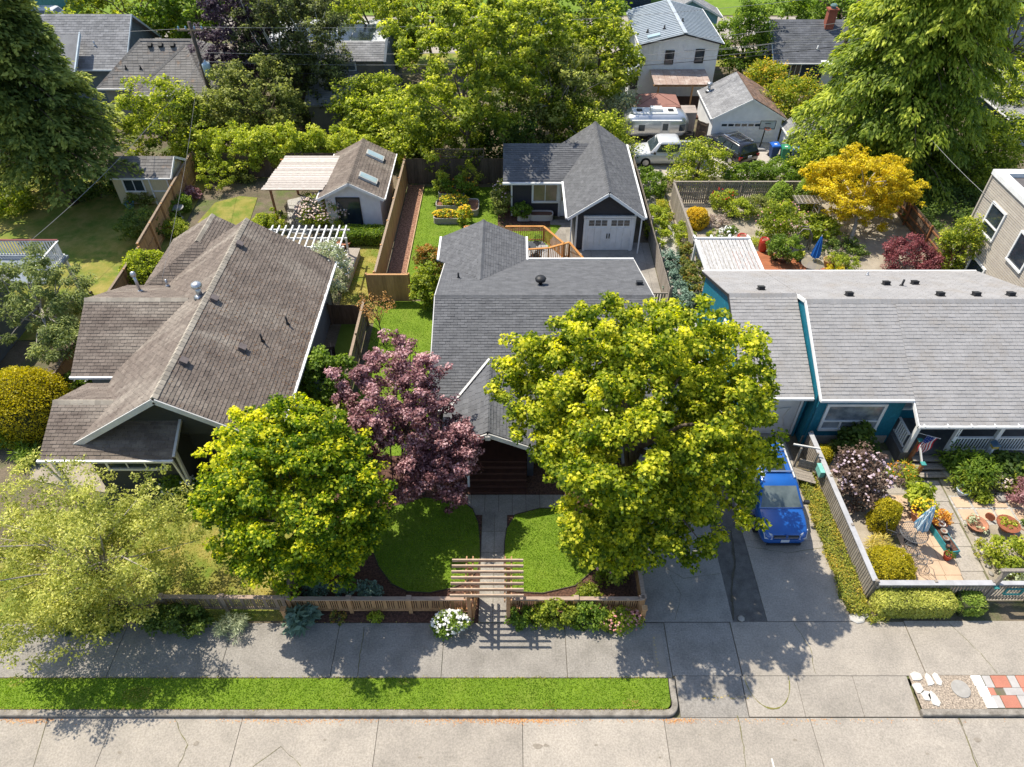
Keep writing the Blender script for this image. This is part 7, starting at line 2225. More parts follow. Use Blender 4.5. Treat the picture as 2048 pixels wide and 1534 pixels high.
trd = MB().box(.3, .95, -TW / 2 - .02, -TW / 2 + .04, .55, 1.75).build('door', mat('trailer_door', (.66, .68, .7), None, 2, .35, metal=.6), tr, world=False)
MB().box(.42, .82, -TW / 2 - .03, -TW / 2, 1.1, 1.6).build('pane', M_GLASS, trd, world=False)
for x, w_ in ((-1.1, .45), (1.85, .4)):
    MB().box(x - w_ / 2, x + w_ / 2, -TW / 2 - .02, -TW / 2 + .1, 1.05, 1.5).build('window', M_GLASS, tr, world=False)
MB().box(-1.85, 1.75, -TW / 2 - .06, -TW / 2 + .06, 1.78, 1.86).build('awning_roll', M_WHITE, tr, world=False)
for s in (-1, 1):
    b = MB()
    b.tube([(-.3, s * (TW / 2 - .2), .33), (-.3, s * (TW / 2 - .02), .33)], .33, 16)
    b.build('wheel', M_TYRE, tr, world=False)
b = MB()
b.beam((TL / 2 - .1, -.3, .5), (TL / 2 + .7, 0, .5), .08, .08)
b.beam((TL / 2 - .1, .3, .5), (TL / 2 + .7, 0, .5), .08, .08)
b.tube([(TL / 2 + .7, 0, .5), (TL / 2 + .7, 0, 0)], .04, 6)
b.build('tow_bar', M_BLACK, tr, world=False)

# ============================================================ things in the alley
gz = thing('gazebo', 'gazebo with reddish brown fabric canopy behind the travel trailer', 'gazebo', (10.95, 53.8, 0))
M_CAN = mat('canopy_brown', (.36, .18, .14), (.31, .155, .12), 2, .8)
b = MB()
A_, B_, C_, D_, T_ = (9.35, 52.7, 2.0), (12.6, 52.7, 2.0), (12.6, 55.0, 2.0), (9.35, 55.0, 2.0), (10.97, 53.85, 2.55)
b.add([A_, B_, C_, D_, T_], [(0, 1, 4), (1, 2, 4), (2, 3, 4), (3, 0, 4)])
b.ext([A_, B_, (12.6, 52.7, 1.85), (9.35, 52.7, 1.85)], (0, -.02, 0))
b.build('canopy', M_CAN, gz)
beams('seam', mat('seam_dark', (.16, .08, .065)), gz, [(A_, T_), (B_, T_), (C_, T_), (D_, T_)], .03, .03)
for x in (9.4, 12.55):
    for y in (52.75, 54.95):
        MB().box(x - .04, x + .04, y - .04, y + .04, 0, 2).build('post', M_BLACK, gz)
tu = thing('utility_shed', 'taupe plastic shed between the trailer and the white garage', 'shed', (13.2, 52.6, 0))
b = MB()
b.box(12.75, 13.75, 52.2, 53.2, 0, 1.7)
b.ext([(12.7, 52.15, 1.7), (13.8, 52.15, 1.7), (13.8, 53.25, 1.82), (12.7, 53.25, 1.82)], (0, 0, .06))
b.build('body', mat('plastic_taupe', (.38, .32, .28), None, 3), tu)
MB().box(13.05, 13.6, 52.16, 52.2, .05, 1.6).build('door', mat('plastic_taupe_dark', (.3, .25, .22), None, 3), tu)
fence('board_fence', 'short dark plank screen beside the taupe plastic shed', (13.85, 51.6), (14.45, 51.0), 1.4, M_DARKWD, .14)
bk = thing('basketball_hoop', 'portable basketball hoop in front of the white garage', 'basketball hoop', (18.25, 49.9, 0))
b = MB()
b.prism([(17.9, 49.5), (18.6, 49.5), (18.5, 50.2), (18.0, 50.2)], 0, .15)
b.build('base', mat('plastic_grey', (.3, .3, .31), None, 3), bk)
MB().tube([(18.25, 49.95, .1), (18.27, 49.8, 1.55), (18.28, 49.75, 2.0)], .05, 8).build('pole', M_BLACK, bk)
b = MB()
b.box(17.75, 18.85, 49.6, 49.63, 1.65, 2.25)
o = b.build('backboard', mat('clear_acrylic', (.5, .54, .56), (.4, .44, .46), 2, .1), bk)
for sg in (((17.75, 49.58, 1.65), (18.85, 49.58, 1.65)), ((17.75, 49.58, 2.25), (18.85, 49.58, 2.25)), ((17.75, 49.58, 1.65), (17.75, 49.58, 2.25)), ((18.85, 49.58, 1.65), (18.85, 49.58, 2.25)), ((18.1, 49.58, 1.75), (18.5, 49.58, 1.75)), ((18.1, 49.58, 2.05), (18.5, 49.58, 2.05))):
    MB().beam(*sg, .03, .03).build('board_edge', M_BLACK, bk)
b = MB()
b.tube([(18.3 + .2 * math.cos(a), 49.36 + .2 * math.sin(a), 1.75) for a in [i * math.pi / 7 for i in range(15)]], .018, 5, False)
b.build('rim', mat('rim_orange', (.55, .12, .04), None, 4), bk)
b = MB()
for k in range(10):
    a = k * .628
    b.tube([(18.3 + .2 * math.cos(a), 49.36 + .2 * math.sin(a), 1.74), (18.3 + .12 * math.cos(a + .4), 49.36 + .12 * math.sin(a + .4), 1.45)], .008, 4)
b.build('net', M_WHITE, bk)
def wheelie(label, c, rz, body, lid):
    t = thing('wheeled_bin', label, 'bin', c, rz, 'bins by the sheds')
    b = MB()
    b.add([(-.22, -.25, .05), (.22, -.25, .05), (.22, .22, .05), (-.22, .22, .05), (-.29, -.33, .9), (.29, -.33, .9), (.29, .3, .9), (-.29, .3, .9)], MB.BF)
    b.build('body', body, t, world=False)
    b = MB()
    b.add([(-.31, -.36, .9), (.31, -.36, .9), (.31, .34, .94), (-.31, .34, .94), (-.28, -.32, .97), (.28, -.32, .97), (.28, .3, 1.02), (-.28, .3, 1.02)], MB.BF)
    b.build('lid', lid, t, world=False)
    MB().box(-.1, .1, -.1, .1, .975, 1.0).build('label_sticker', M_WHITE, t, world=False)
    MB().tube([(-.25, .36, .9), (.25, .36, .9)], .02, 6).build('handle', lid, t, world=False)
    for s in (-1, 1):
        MB().tube([(s * .2, .25, .11), (s * .27, .25, .11)], .11, 10).build('wheel', M_BLACK, t, world=False)
BB = mat('bin_blue', (.02, .12, .5), None, 3, .5)
BG = mat('bin_green', (.03, .22, .12), None, 3, .5)
wheelie('blue lidded recycling bin leftmost of the three by the sheds', (18.85, 48.6, 0), .1, mat('bin_dark', (.03, .06, .16), None, 3), BB)
wheelie('green wheeled bin between the two blue lidded ones', (19.5, 48.2, 0), -.05, BG, BG)
wheelie('blue recycling bin rightmost of the three by the brown shed', (20.15, 47.9, 0), .05, mat('bin_dark', (.03, .06, .16)), BB)
wsl = thing('wagon_wheel', 'old wagon wheel leaning on the deck of the white house', 'wagon wheel', (12.4, 55.9, .1))
b = MB()
cw = Vector((12.4, 55.9, .5))
b.tube([cw + Vector((.42 * math.cos(a), .1 * math.sin(a), .42 * math.sin(a))) for a in [i * math.pi / 12 for i in range(25)]], .03, 5, False)
for k in range(5):
    a = k * math.pi / 5
    v_ = Vector((.42 * math.cos(a), .1 * math.sin(a), .42 * math.sin(a)))
    b.tube([cw - v_, cw + v_], .018, 5)
b.build('wheel', mat('wood_rust', (.36, .16, .09), None, 5), wsl)
cl_ = thing('cooler', 'bright blue cooler box on the deck of the white house', 'cooler', (13.2, 55.9, .12))
b = MB()
b.box(12.95, 13.45, 55.7, 56.05, .12, .4)
b.build('box', mat('cooler_blue', (.02, .2, .55), None, 3), cl_)
MB().box(12.93, 13.47, 55.68, 56.07, .4, .45).build('lid', mat('cooler_lid', (.1, .3, .6), None, 3), cl_)

# ============================================================ utility poles and wires
def upole(label, c, h, lean, tx):
    t = thing('utility_pole', label, 'utility pole', c)
    c = Vector(c)
    top_ = c + Vector((lean, 0, h))
    MB().tube([c - Vector((0, 0, .2)), c.lerp(top_, .5), top_], [.17, .15, .12], 10).build('pole', mat('pole_wood', (.12, .095, .075), (.07, .055, .045), 4, .9, stretch=(4, 4, .5)), t, True)
    for z in (h - .5,):
        MB().beam(top_ + Vector((-.9, -.1, z - h)), top_ + Vector((.9, -.1, z - h)), .1, .12).build('cross_arm', M_WEATH, t)
        for x in (-.8, -.3, .3, .8):
            b = MB()
            b.lathe([(.04, 0), (.06, .05), (.04, .1), (.06, .14), (.02, .2)], top_ + Vector((x, -.1, z - h + .06)), 8)
            b.build('insulator', mat('insulator_blue', (.25, .45, .6), None, 3, .3), t)
    if tx:
        q = c.lerp(top_, .62) + Vector((.35, -.15, 0))
        b = MB()
        b.lathe([(.02, -.5), (.26, -.48), (.28, .35), (.24, .42), (.06, .5), (.05, .62)], q, 14)
        b.build('transformer', mat('transformer_blue', (.45, .58, .66), (.38, .5, .58), 3, .5), t, True)
    return top_
pA = upole('leaning dark utility pole with transformer beside the hipped grey roof', (-21.9, 52.0, 0), 8.1, -.1, True)
pB = upole('utility pole with transformer rising beside the tall cedar', (25.0, 56.5, 0), 9.0, .2, True)
def wire(label, p, q, sag, r=.012, m=None, group='overhead wires'):
    p, q = Vector(p), Vector(q)
    pts = [p.lerp(q, i / 14) - Vector((0, 0, sag * 4 * (i / 14) * (1 - i / 14))) for i in range(15)]
    o = MB().tube(pts, r, 4).build('overhead_wire', m or mat('wire_grey', (.3, .3, .3), None, 3, .6), None)
    return tag(o, label, 'wire', group)
wire('upper wire running along the alley from pole to pole', pA + Vector((.3, -.1, -.3)), pB + Vector((-.3, -.1, -.3)), .8)
wire('second wire along the alley just below the upper one', pA + Vector((0, 0, -2.0)), pB + Vector((0, 0, -2.2)), .9, .014)
wire('third wire along the alley over the white garage roof', pA + Vector((0, 0, -2.6)), pB + Vector((0, 0, -3.1)), 1.0, .014)
wire('thick communications cable lowest of the wires along the alley', pA + Vector((0, 0, -3.2)), pB + Vector((0, 0, -3.9)), 1.0, .022, mat('cable_black', (.05, .05, .05), None, 3))
wire('wire leaving the picture at the upper left', pA + Vector((-.3, -.1, -.4)), (-62, 55, 7.4), .7)
wire('wire leaving the picture at the upper right', pB + Vector((.3, -.1, -.4)), (62, 60, 8.2), .7)
wire('twisted service drop from the left pole to the brown roof', pA + Vector((0, -.1, -2.4)), (-16.9, 28.4, 3.6), .5, .009, mat('wire_pale', (.22, .22, .22), None, 20))
wire('service drop from the left pole to the left edge house', pA + Vector((0, -.1, -2.6)), (-25.6, 31, 3.2), .6, .014)
wire('service drop from the right pole to the white house gable', pB + Vector((0, -.1, -2.4)), (13.75, 59.4, 3.75), .5, .013, mat('wire_pale', (.5, .5, .5)))
wire('service drop from the right pole to the beige wall', pB + Vector((.1, -.1, -2.6)), (25.5, 33.6, 4.6), .7, .011)
wire('pale conduit line crossing the white garage roof to the left', pB + Vector((0, 0, -3.4)), (-3, 56.5, 4.0), .8, .016, mat('wire_pale', (.5, .5, .5)))
# ============================================================ shrubs of the charcoal house
shrub('white_flower_bush', 'bush covered in white flowers left of the arbor', at(903, 1258).to_tuple(), (.62, .42, .75), L_GREEN, 101, 2200, .07, .16, 34, flowers=(F_WHITE, 170, .1))
shrub('shrub', 'small glossy shrub just right of the arbor', at(1047, 1246).to_tuple(), (.5, .36, .65), L_GREEN, 102, 1500, .085, .16, 26)
shrub('shrub', 'larger green bush before the right fence', at(1108, 1242).to_tuple(), (.72, .42, .95), L_MID, 103, 2600, .09, .18, 40)
shrub('shrub', 'leafy green bush between the larger bush and the pink flowers', at(1172, 1243).to_tuple(), (.62, .4, .85), L_GREEN, 104, 2100, .09, .18, 34)
shrub('pink_flower_bush', 'spreading bush with pink flowers at the driveway corner', at(1240, 1250).to_tuple(), (.75, .42, .6), L_LIME, 105, 2200, .075, .16, 36, flowers=(F_PINK, 90, .085))
shrub('shrub', 'round green bush inside the right fence', at(1172, 1195).to_tuple(), (.42, .4, .6), L_MID, 106, 1700, .075, .14, 28)
shrub('shrub', 'flowering shrub at the foot of the big maple', at(1222, 1150).to_tuple(), (.7, .55, 1.4), L_MID, 107, 2600, .1, .22, 40, flowers=(F_PINK, 8, .14))
shrub('small_plant', 'blue green plant in the shaded bed nearest the lawn', at(738, 1190).to_tuple(), (.42, .34, .6), L_BLUE, 108, 900, .09, .15, 18)
shrub('small_plant', 'middle blue green plant in the shaded bed', at(688, 1186).to_tuple(), (.3, .28, .45), L_BLUE, 109, 500, .09, .13, 14)
shrub('small_plant', 'blue green plant in the shaded bed under the golden-green tree', at(636, 1186).to_tuple(), (.45, .34, .5), L_BLUE, 110, 800, .09, .15, 18)
shrub('mullein', 'large dusty green leafed plant at the fence end post', at(608, 1248).to_tuple(), (.5, .4, .7), L_BLUE, 111, 420, .28, .2, 14, aspect=.4)
shrub('small_plant', 'small bright plant in front of the left fence', at(754, 1238).to_tuple(), (.24, .2, .35), L_LIME, 112, 420, .07, .1, 12)
shrub('small_plant', 'sparse brownish plant in front of the left fence', at(676, 1240).to_tuple(), (.3, .22, .25), L_RED, 113, 220, .07, .1, 12)
shrub('lavender', 'spiky pale lavender clump at the pavement edge', at(470, 1262).to_tuple(), (.5, .42, .6), L_GREY, 114, 1400, .16, .14, 24, stem=False, aspect=.14, mean=.4)
shrub('shrub', 'dark spreading bush at the pavement under the airy tree', at(362, 1256).to_tuple(), (1.2, .5, .9), L_DARK, 115, 4200, .09, .2, 60)
shrub('shrub', 'second dark bush under the airy tree at the pavement edge', at(190, 1250).to_tuple(), (1.5, .5, 1.0), L_DARK, 116, 4200, .09, .2, 60)
shrub('shrub', 'rounded laurel beside the corner of the charcoal roof', at(858, 610).to_tuple(), (.85, .95, 2.2), L_MID, 117, 6500, .11, .2, 80)
shrub('photinia', 'red-tipped bush behind the rounded laurel', at(862, 556).to_tuple(), (.85, .8, 1.9), L_RED, 118, 5000, .11, .22, 60, mean=.62)
tree('young_tree', 'slim young tree with coppery leaves on the side lawn', at(768, 690).to_tuple(),
     [(tuple(at(752, 615, 2.0)), (1.0, .7, .75), 1.0)], leafmat('leaf_coppery', (.2, .11, .04), (.4, .22, .08), (.55, .36, .16), .3), BARK, 119, 520, .085, .22, 40, .035, cat='tree', limb_n=16)
shrub('camellia', 'dark glossy camellia against the brown roofed house', at(655, 800).to_tuple(), (1.25, 1.2, 2.6), L_GREEN, 120, 7500, .12, .25, 90)
shrub('shrub', 'low yellow-green foliage between the camellia and the purple tree', at(690, 850).to_tuple(), (.7, .8, 1.5), L_LIME, 121, 2400, .11, .22, 34)
# raised bed planting
shrub('marigolds', 'orange marigolds in the raised bed nearest the house', (-4.1, 39.75, .36), (.85, .38, .4), L_LIME, 122, 1600, .08, .14, 30, cat='flowers', stem=False, flowers=(F_YEL, 120, .12), zc=.12)
shrub('yellow_flowers', 'tall yellow flowers spilling over the near raised bed corner', (-2.95, 39.35, 0), (.45, .45, 1.15), L_LIME, 123, 1600, .09, .16, 26, cat='flowers', flowers=(F_YEL, 120, .12))
shrub('yellow_flowers', 'yellow and orange flowers in the middle raised bed', (-3.7, 41.35, .36), (.9, .45, .6), L_LIME, 124, 1700, .09, .16, 30, cat='flowers', stem=False, flowers=(F_YEL, 80, .11), zc=.2)
shrub('vegetables', 'leafy vegetables in the rear raised bed', (-3.4, 42.8, .3), (1.0, .6, 1.1), L_GREEN, 125, 2400, .12, .22, 36, cat='vegetables', flowers=(F_ORG, 24, .12), zc=.5)
shrub('vegetables', 'pale leafy plant at the corner of the rear raised bed', (-4.7, 43.2, .2), (.5, .5, 1.4), L_LIME, 126, 1500, .1, .2, 26, cat='vegetables', zc=.7)
shrub('tall_flowers', 'tall spires of green stems behind the raised beds', (-2.9, 43.4, 0), (.8, .5, 1.9), L_MID, 127, 1500, .16, .2, 30, cat='flowers', aspect=.2)
shrub('tomato_plant', 'bushy plant in the white trough by the studio corner', (.6, 39.9, .35), (.6, .45, .95), L_GREEN, 128, 2200, .1, .18, 34, zc=.35)
shrub('shrub', 'grey flowering shrubs at the corner of the studio', (-.75, 40.6, 0), (.55, .9, 2.0), L_OLIVE, 129, 3600, .09, .22, 54, flowers=(F_LILAC, 40, .1))
# ============================================================ left lot planting
dome('golden_bush', 'large round golden bush at the left edge', (-21.6, 22.1, 0), (1.75, 1.7, 2.8), L_GOLD, 131, 22000, .07, mean=.42, wob=.03)
dome('round_bush', 'round bright green bush on the lot line behind the brown roof', (-20.3, 32.9, 0), (1.25, 1.2, 2.0), L_LIME, 132, 9000, .09, wob=.08)
shrub('dark_shrub', 'dark grey-green shrub behind the brown roof by the pale fence', at(290, 480).to_tuple(), (1.3, 1.2, 1.8), L_DARK, 133, 5200, .1, .24, 70)
shrub('hydrangea', 'white flowering bush between the golden bush and the brown roof', at(150, 800).to_tuple(), (1.2, .8, 1.2), L_GREEN, 134, 4200, .11, .22, 54, flowers=(F_WHITE, 30, .12))
shrub('shrub', 'bright leafy shrubs at the left edge below the golden bush', at(20, 880).to_tuple(), (1.3, .9, 1.4), L_GREEN, 135, 4200, .12, .24, 54)
shrub('fern', 'fern beside the left entry path', at(62, 915).to_tuple(), (.6, .5, .6), L_GREEN, 136, 700, .3, .18, 18, stem=False, aspect=.2)
shrub('hydrangea', 'pale flowering shrub in the shade between the front trees', at(365, 985).to_tuple(), (.8, .5, .8), L_GREEN, 137, 1800, .12, .2, 28, flowers=(F_WHITE, 40, .12))
shrub('fern', 'ferns in the shade of the brown roofed house front', at(410, 1000).to_tuple(), (.7, .5, .6), L_GREEN, 138, 700, .3, .18, 18, stem=False, aspect=.2)
tree('cherry_tree', 'pale leaved cherry tree at the left edge over the deck', at(95, 720).to_tuple(),
     [(tuple(at(70, 590, 3.4)), (2.5, 2.0, 2.4), .7), (tuple(at(130, 680, 2.4)), (1.3, 1.2, 1.0), .3)], leafmat('leaf_cherry', (.06, .085, .025), (.16, .19, .06), (.38, .4, .13), .3), mat('bark_silver', (.4, .36, .31)), 139, 15000, .16, .35, 110, .11, cat='cherry tree', inner=.35, aspect=.42, droop=.3, limb_n=24)
hedge('box_hedge', 'clipped hedge bordering the patio of the weathered pergola', (.75, 3.4, .8), L_LIME, 140, 7000, .07, .15, center=(-15.6, 37.6, 0), rz=-.05)
hedge('box_hedge', 'low green hedge in front of the white studio', (2.6, 1.2, .8), L_GREEN, 141, 7000, .08, .2, center=(-9.0, 37.4, 0))
shrub('abelia', 'large shrub of pink-white blossom in front of the studio', at(653, 452).to_tuple(), (1.6, 1.2, 1.9), L_MID, 142, 6500, .08, .24, 80, flowers=(F_CREAM, 480, .12))
shrub('vine', 'grey-green flowering vine climbing over the corner of the brown roof', (-9.6, 31.5, 0), (1.0, 1.1, 3.4), L_GREY, 143, 6500, .09, .25, 80, flowers=(F_WHITE, 120, .09))
shrub('shrub', 'yellow-green shrub by the hedge of the pergola patio', at(560, 455).to_tuple(), (.6, .6, 1.1), L_LIME, 144, 1800, .09, .2, 28)
for k, (qx, qy, r_, m_, lb) in enumerate(((440, 375, (1.3, 1.0, 1.9), L_LIME, 'leafy bush under the bright vine near the dark rear fence'), (405, 350, (1.0, .9, 1.5), L_LIME, 'bush at the corner of the rear fence beside the yellow shed'), (385, 398, (.5, .5, .7), L_PURPLE, 'small purple shrub along the pale fence'), (367, 420, (.6, .7, 1.0), L_GREEN, 'dark narrow conifer along the pale fence'), (345, 440, (.5, .6, 1.0), L_GREEN, 'small green shrub beside the bird bath'), (490, 360, (.9, .7, 1.2), L_OLIVE, 'olive shrub in the bark bed behind the pergola'), (350, 470, (.8, .7, .8), L_MID, 'low planting at the corner of the brown roof by the fence'), (290, 405, (.9, .6, .9), L_OLIVE, 'shrub before the door of the yellow shed'))):
    shrub('shrub', lb, at(qx, qy).to_tuple(), r_, m_, 150 + k, 2600, .1, .24, 40)
pot('blue glazed pot in front of the yellow shed', at(262, 416).to_tuple(), .3, .4, M_BLUEPOT, 11, L_GREEN, n=90, ph=.2)
for k, (qx, qy, r_, m_, lb) in enumerate(((60, 385, (2.6, 1.2, 1.6), L_OLIVE, 'bushes under the dark conifer at the left edge'), (205, 395, (1.6, 1.0, 1.8), L_DARK, 'dark shrub between the conifer trunk and the yellow shed'), (10, 300, (3.0, 1.5, 2.0), L_MID, 'shrubs at the left picture edge below the conifer'), (20, 420, (1.6, 1.2, 1.2), L_MID, 'pale bush on the left edge lawn'))):
    shrub('shrub', lb, at(qx, qy).to_tuple(), r_, m_, 160 + k, 5000, .13, .34, 70)
# ============================================================ background trees
def bt(label, qx, qy, zc, r, m, seed, n, leaf=.2, cr=.7, nc=110, name='deciduous_tree', cat='tree', bark=None, r0=.16, **kw):
    n, leaf = int(n * .8), leaf * 1.1
    c_ = at(qx, qy, zc)
    kw.setdefault('mean', .48)
    kw.setdefault('tips', .45)
    kw.setdefault('sub', 4)
    return tree(name, label, (c_.x + .3, c_.y + .2, 0), [(tuple(c_), r, 1.0)], m, bark or BARK, seed, n, leaf, cr, nc, r0, cat=cat, group='trees behind the gardens', **kw)
bt('tallest rounded tree in the middle of the back, behind the dark fence', 925, 150, 7.0, (4.2, 2.8, 4.5), L_MID, 201, 30000, .17)
bt('taller leafy tree behind the middle one, reaching the top edge', 1010, 80, 7.0, (4.2, 3.4, 4.4), L_MID, 202, 22000, .2)
bt('olive tree with bare twigs right of the tallest middle tree', 1105, 195, 3.6, (3.4, 2.8, 3.4), L_OLIVE, 203, 13000, .17, inner=.2, limb_n=60, bark=mat('bark_silver', (.4, .36, .31)))
bt('leafy tree just left of the white house', 1200, 120, 4.4, (3.4, 3.0, 4.0), L_MID, 204, 17000)
bt('bright green mass of leaves above the studio skylights', 800, 245, 2.4, (3.4, 2.0, 2.2), L_LIME, 205, 14000, .17, r0=.1)
bt('leafy bank directly behind the dark back fence', 880, 292, 2.0, (3.2, 1.5, 2.0), L_MID, 206, 12000, .16, r0=.1)
bt('vivid yellow-green tree beside the low lean-to roof', 735, 215, 2.4, (2.2, 1.8, 2.2), L_LIME, 207, 9000, .17, r0=.1)
bt('dark shaded tree behind the studio corner of the garage', 1010, 275, 2.0, (2.4, 1.7, 2.2), L_DARK, 208, 9000, .16, r0=.1)
bt('pale shrubby tree at the garage roof peak', 1205, 285, 1.8, (2.2, 1.5, 1.9), L_LIME, 209, 8000, .14, r0=.08)
bt('mid green tree between the twiggy tree and the trailer', 1150, 245, 2.1, (2.6, 1.8, 2.1), L_MID, 210, 9000, .16, r0=.1)
bt('cream flowering bush left of the gazebo', 1235, 215, 1.4, (1.6, 1.2, 1.4), L_GREY, 211, 4500, .14, r0=.06)
bt('dark copper leaved tree behind the utility pole', 480, 85, 5.6, (2.6, 2.4, 4.4), L_COPPER, 212, 15000, .17, name='copper_tree', limb_n=10)
bt('birch with pale trunks right of the copper tree', 545, 70, 6.4, (3.0, 2.6, 5.0), L_BIRCH, 213, 17000, .16, name='birch_tree', bark=BARK_PALE, inner=.3, limb_n=20)
bt('weeping birch beside the house with solar panels', 625, 90, 5.8, (2.7, 2.4, 4.6), L_BIRCH, 214, 15000, .16, name='birch_tree', bark=BARK_PALE, inner=.3, droop=.5, limb_n=20)
bt('grey-green tree in front of the birches', 515, 205, 3.2, (3.6, 2.4, 3.0), L_OLIVE, 215, 16000, .16)
bt('leafy tree between the dark conifer and the hipped roof', 325, 245, 3.0, (3.2, 2.4, 2.8), L_MID, 216, 14000, .16)
bt('small tree below the utility pole', 410, 245, 2.4, (2.0, 1.6, 2.2), L_OLIVE, 217, 8000, .15, r0=.09)
bt('tree at the top edge above the gabled grey house', 270, 18, 4.2, (6.5, 3.5, 3.8), L_MID, 218, 16000, .25, 1.0)
bt('dark tree at the top edge behind the hipped house', 385, 10, 5.0, (4.5, 3.5, 4.4), L_GREEN, 219, 14000, .24, 1.0)
bt('tall tree with dark stems right of the solar panel house', 760, 45, 5.2, (3.6, 3.0, 4.6), L_MID, 220, 13000, .2, limb_n=26)
bt('green tree at the top edge left of the tall middle trees', 850, 15, 5.0, (4.6, 3.5, 4.5), L_MID, 221, 14000, .23, .9)
bt('dark tree at the top edge by the far blue car', 1130, 5, 5.0, (5.5, 3.5, 4.6), L_GREEN, 222, 14000, .25, 1.0)
bt('tree at the top edge above the birches', 620, -10, 5.0, (5.0, 3.5, 4.6), L_OLIVE, 223, 13000, .25, 1.0)
bt('dense green tree right of the white house', 1490, 85, 3.0, (2.5, 2.0, 3.4), L_GREEN, 224, 14000, .16, mean=.5)
bt('orange-tipped bush beside the dense green tree', 1535, 165, 1.8, (1.9, 1.6, 1.8), L_ORANGE, 225, 9000, .14, mean=.5, r0=.08)
bt('orange-tipped tree behind the small sheds', 1590, 210, 1.8, (2.2, 1.7, 2.0), L_ORANGE, 226, 10000, .14, mean=.42, r0=.09)
bt('dark tree at the top edge behind the brick chimney', 1690, 0, 4.5, (5.0, 3.5, 4.4), L_GREEN, 227, 13000, .25, 1.0)
bt('tree at the upper right corner', 2035, 60, 4.5, (4.0, 3.0, 4.4), L_MID, 229, 11000, .22, .9)
bt('bright tree at the right edge above the teal garage', 2040, 185, 2.6, (2.2, 2.0, 2.2), L_LIME, 230, 7000, .18, r0=.09)
bt('airy lime tree leaning over the alley behind the slatted fence', 1395, 330, 1.5, (2.0, 1.4, 1.55), L_LIME, 231, 9000, .11, .5, r0=.07)
bt('leafy tree between the bins and the yellow tree', 1632, 325, 1.5, (1.7, 1.4, 1.6), L_LIME, 232, 6500, .14, .5, r0=.07)
bt('yellow-leaved small tree among the brambles at the right', 1985, 285, 2.2, (2.4, 1.8, 2.0), L_LIME, 233, 8000, .16, r0=.08)
bt('bramble thicket behind the beige building', 1930, 335, 1.3, (3.2, 1.8, 1.3), L_MID, 234, 9000, .15, r0=.06)
bt('narrow conifer-like tree at the beige wall', 1925, 490, 1.9, (1.0, .9, 1.9), L_MID, 235, 6500, .11, .4, r0=.07)
shrub('hedge_row', 'dense green hedge along the alley behind the slatted fence', at(1540, 372).to_tuple(), (3.3, 1.2, 1.5), L_GREEN, 240, 14000, .12, .3, 150)
shrub('ground_cover', 'dark ivy slope beside the rear garden at the right', at(1905, 430).to_tuple(), (3.6, 4.2, .9), L_DARK, 241, 16000, .13, .4, 190)
shrub('vine', 'bright yellow-green vine spilling over the rear fence', at(525, 345, 0).to_tuple(), (5.0, 1.2, 3.1), L_LIME, 242, 24000, .14, .36, 260, mean=.6, low=-.2)
shrub('vine', 'bright vine end reaching the studio roof', at(690, 335, 0).to_tuple(), (3.0, .9, 2.6), L_LIME, 243, 12000, .14, .34, 130, mean=.55, low=-.2)
shrub('vine', 'leafy vine hanging over the dark back fence', at(860, 345).to_tuple(), (2.3, .7, 2.6), L_MID, 244, 8000, .13, .32, 90, mean=.55)
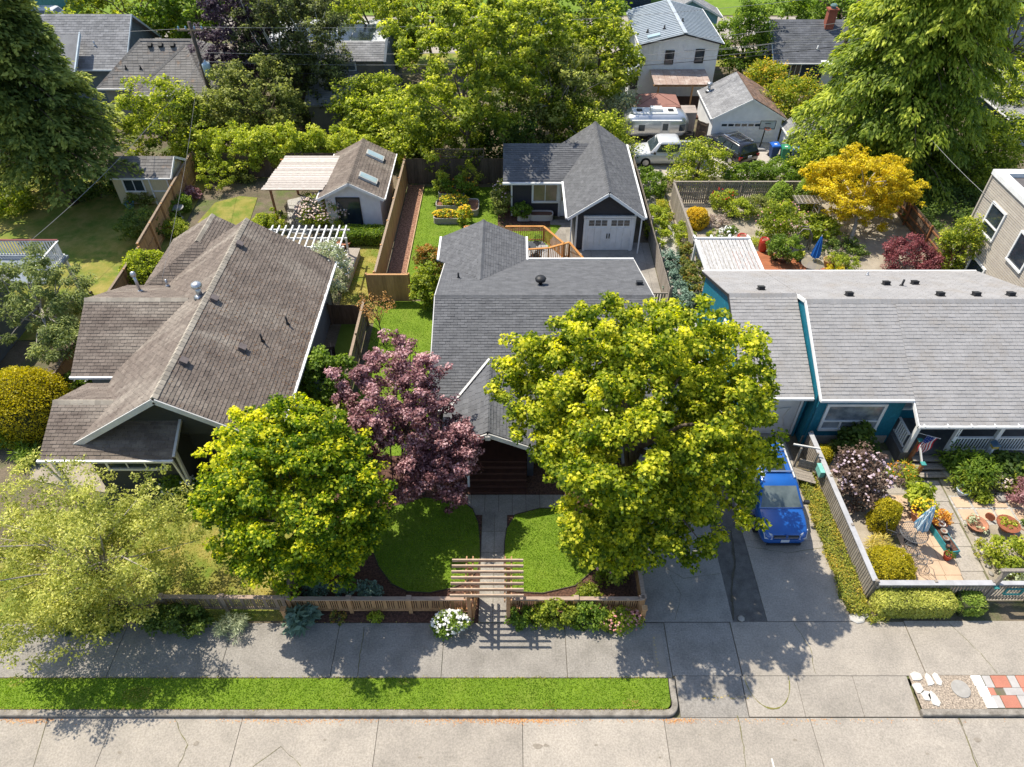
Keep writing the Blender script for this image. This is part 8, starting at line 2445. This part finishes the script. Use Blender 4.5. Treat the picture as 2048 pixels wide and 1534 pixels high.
# ============================================================ the yellow tree, the dwarf maple and the conifers
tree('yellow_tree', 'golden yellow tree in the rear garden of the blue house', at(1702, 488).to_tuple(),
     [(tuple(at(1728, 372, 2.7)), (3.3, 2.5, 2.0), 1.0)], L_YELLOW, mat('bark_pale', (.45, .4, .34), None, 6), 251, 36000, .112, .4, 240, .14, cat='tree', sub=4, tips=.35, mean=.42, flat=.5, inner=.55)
shrub('dwarf_maple', 'weeping dark red dwarf maple in the rear garden', at(1808, 540).to_tuple(), (1.6, 1.4, 1.7), leafmat('leaf_crimson', (.06, .015, .02), (.17, .05, .055), (.32, .13, .13), .25), 252, 9000, .09, .26, 100, droop=.5, cat='tree')
def conifer(name, label, base, h, R, m, seed, nb, per, leaf, lw, droop, u0=.05, spread=.5, down=.5, bark=None, cat='conifer', shape=.8, mean=.45, curl=0):
    rng = np.random.default_rng(seed)
    base = np.asarray(base, float)
    t = thing(name, label, cat, tuple(base))
    Ps, Ds, Ns, Ls, Ts = [], [], [], [], []
    b = MB()
    b.tube([(0, 0, -.1), (.1, 0, h * .3), (0, .1, h * .7), (0, 0, h)], [h * .028, h * .022, h * .012, .03], 10)
    for i in range(nb):
        u = u0 + (1 - u0) * ((i + rng.random()) / nb) ** .9
        z = h * u
        az = i * 2.399 + rng.uniform(-.4, .4)
        Lb = R * (1 - u) ** shape * rng.uniform(.8, 1.12) + .35
        d = np.array([math.cos(az), math.sin(az), 0])
        sd = np.array([-d[1], d[0], 0])
        s_ = rng.random(per) ** .6
        lift = .12 * Lb
        pos = d * (Lb * s_)[:, None] + np.array([0, 0, 1]) * (z + lift * np.sin(s_ * 2.2) - droop * Lb * s_ ** 2)[:, None]
        wd_ = spread * (.25 + s_ * (1 - s_) * 2.2)
        off = rng.normal(size=per) * wd_
        pos = pos + sd * off[:, None] + np.array([0, 0, 1]) * (-np.abs(off) * .25 + rng.normal(size=per) * .08 - curl * rng.random(per))[:, None]
        dr = d * .7 + sd * (np.sign(off) * .55)[:, None] + np.array([0, 0, -down]) + rng.normal(size=(per, 3)) * .25
        nn = np.array([0, 0, 1.0]) + d * .35 + rng.normal(size=(per, 3)) * .35
        Ps.append(pos)
        Ds.append(dr)
        Ns.append(nn)
        Ls.append(leaf * rng.uniform(.6, 1.4, per))
        Ts.append(mean + rng.normal() * .16 + rng.normal(size=per) * .14 + .7 * (s_ - .62) + .12 * np.sign(np.sin(off * 9 + s_ * 17)))  # outer sprays lighter, inner ones darker: lit tips and shaded gaps painted as tint
        if i % 3 == 0:
            q = [tuple(d * Lb * k + np.array([0, 0, z + lift * math.sin(k * 2.2) - droop * Lb * k * k])) for k in (0, .35, .7, .95)]
            b.tube(q, [.06, .045, .03, .012], 5)
    P, Dr, Nn, L_, T_ = (np.concatenate(a) for a in (Ps, Ds, Ns, Ls, Ts))
    link('crown', quads_mesh('crown', leaves(P, Dr, norm(Nn), L_, L_ * lw), T_, m), t)
    b.build('trunk', bark or BARK, t, True, world=False)
    return t
conifer('fir_tree', 'huge dark conifer at the left edge over the yellow shed', (-28.9, 42.0, 0), 15.5, 5.3, L_FIR, 261, 220, 340, .27, .52, .2, .17, .7, .3, shape=.62)
conifer('cedar_tree', 'huge drooping cedar at the upper right', (25.9, 47.2, 0), 20, 6.5, L_CEDAR, 262, 320, 460, .29, .42, .26, .04, .8, .75, shape=.6, curl=.3, mean=.42)
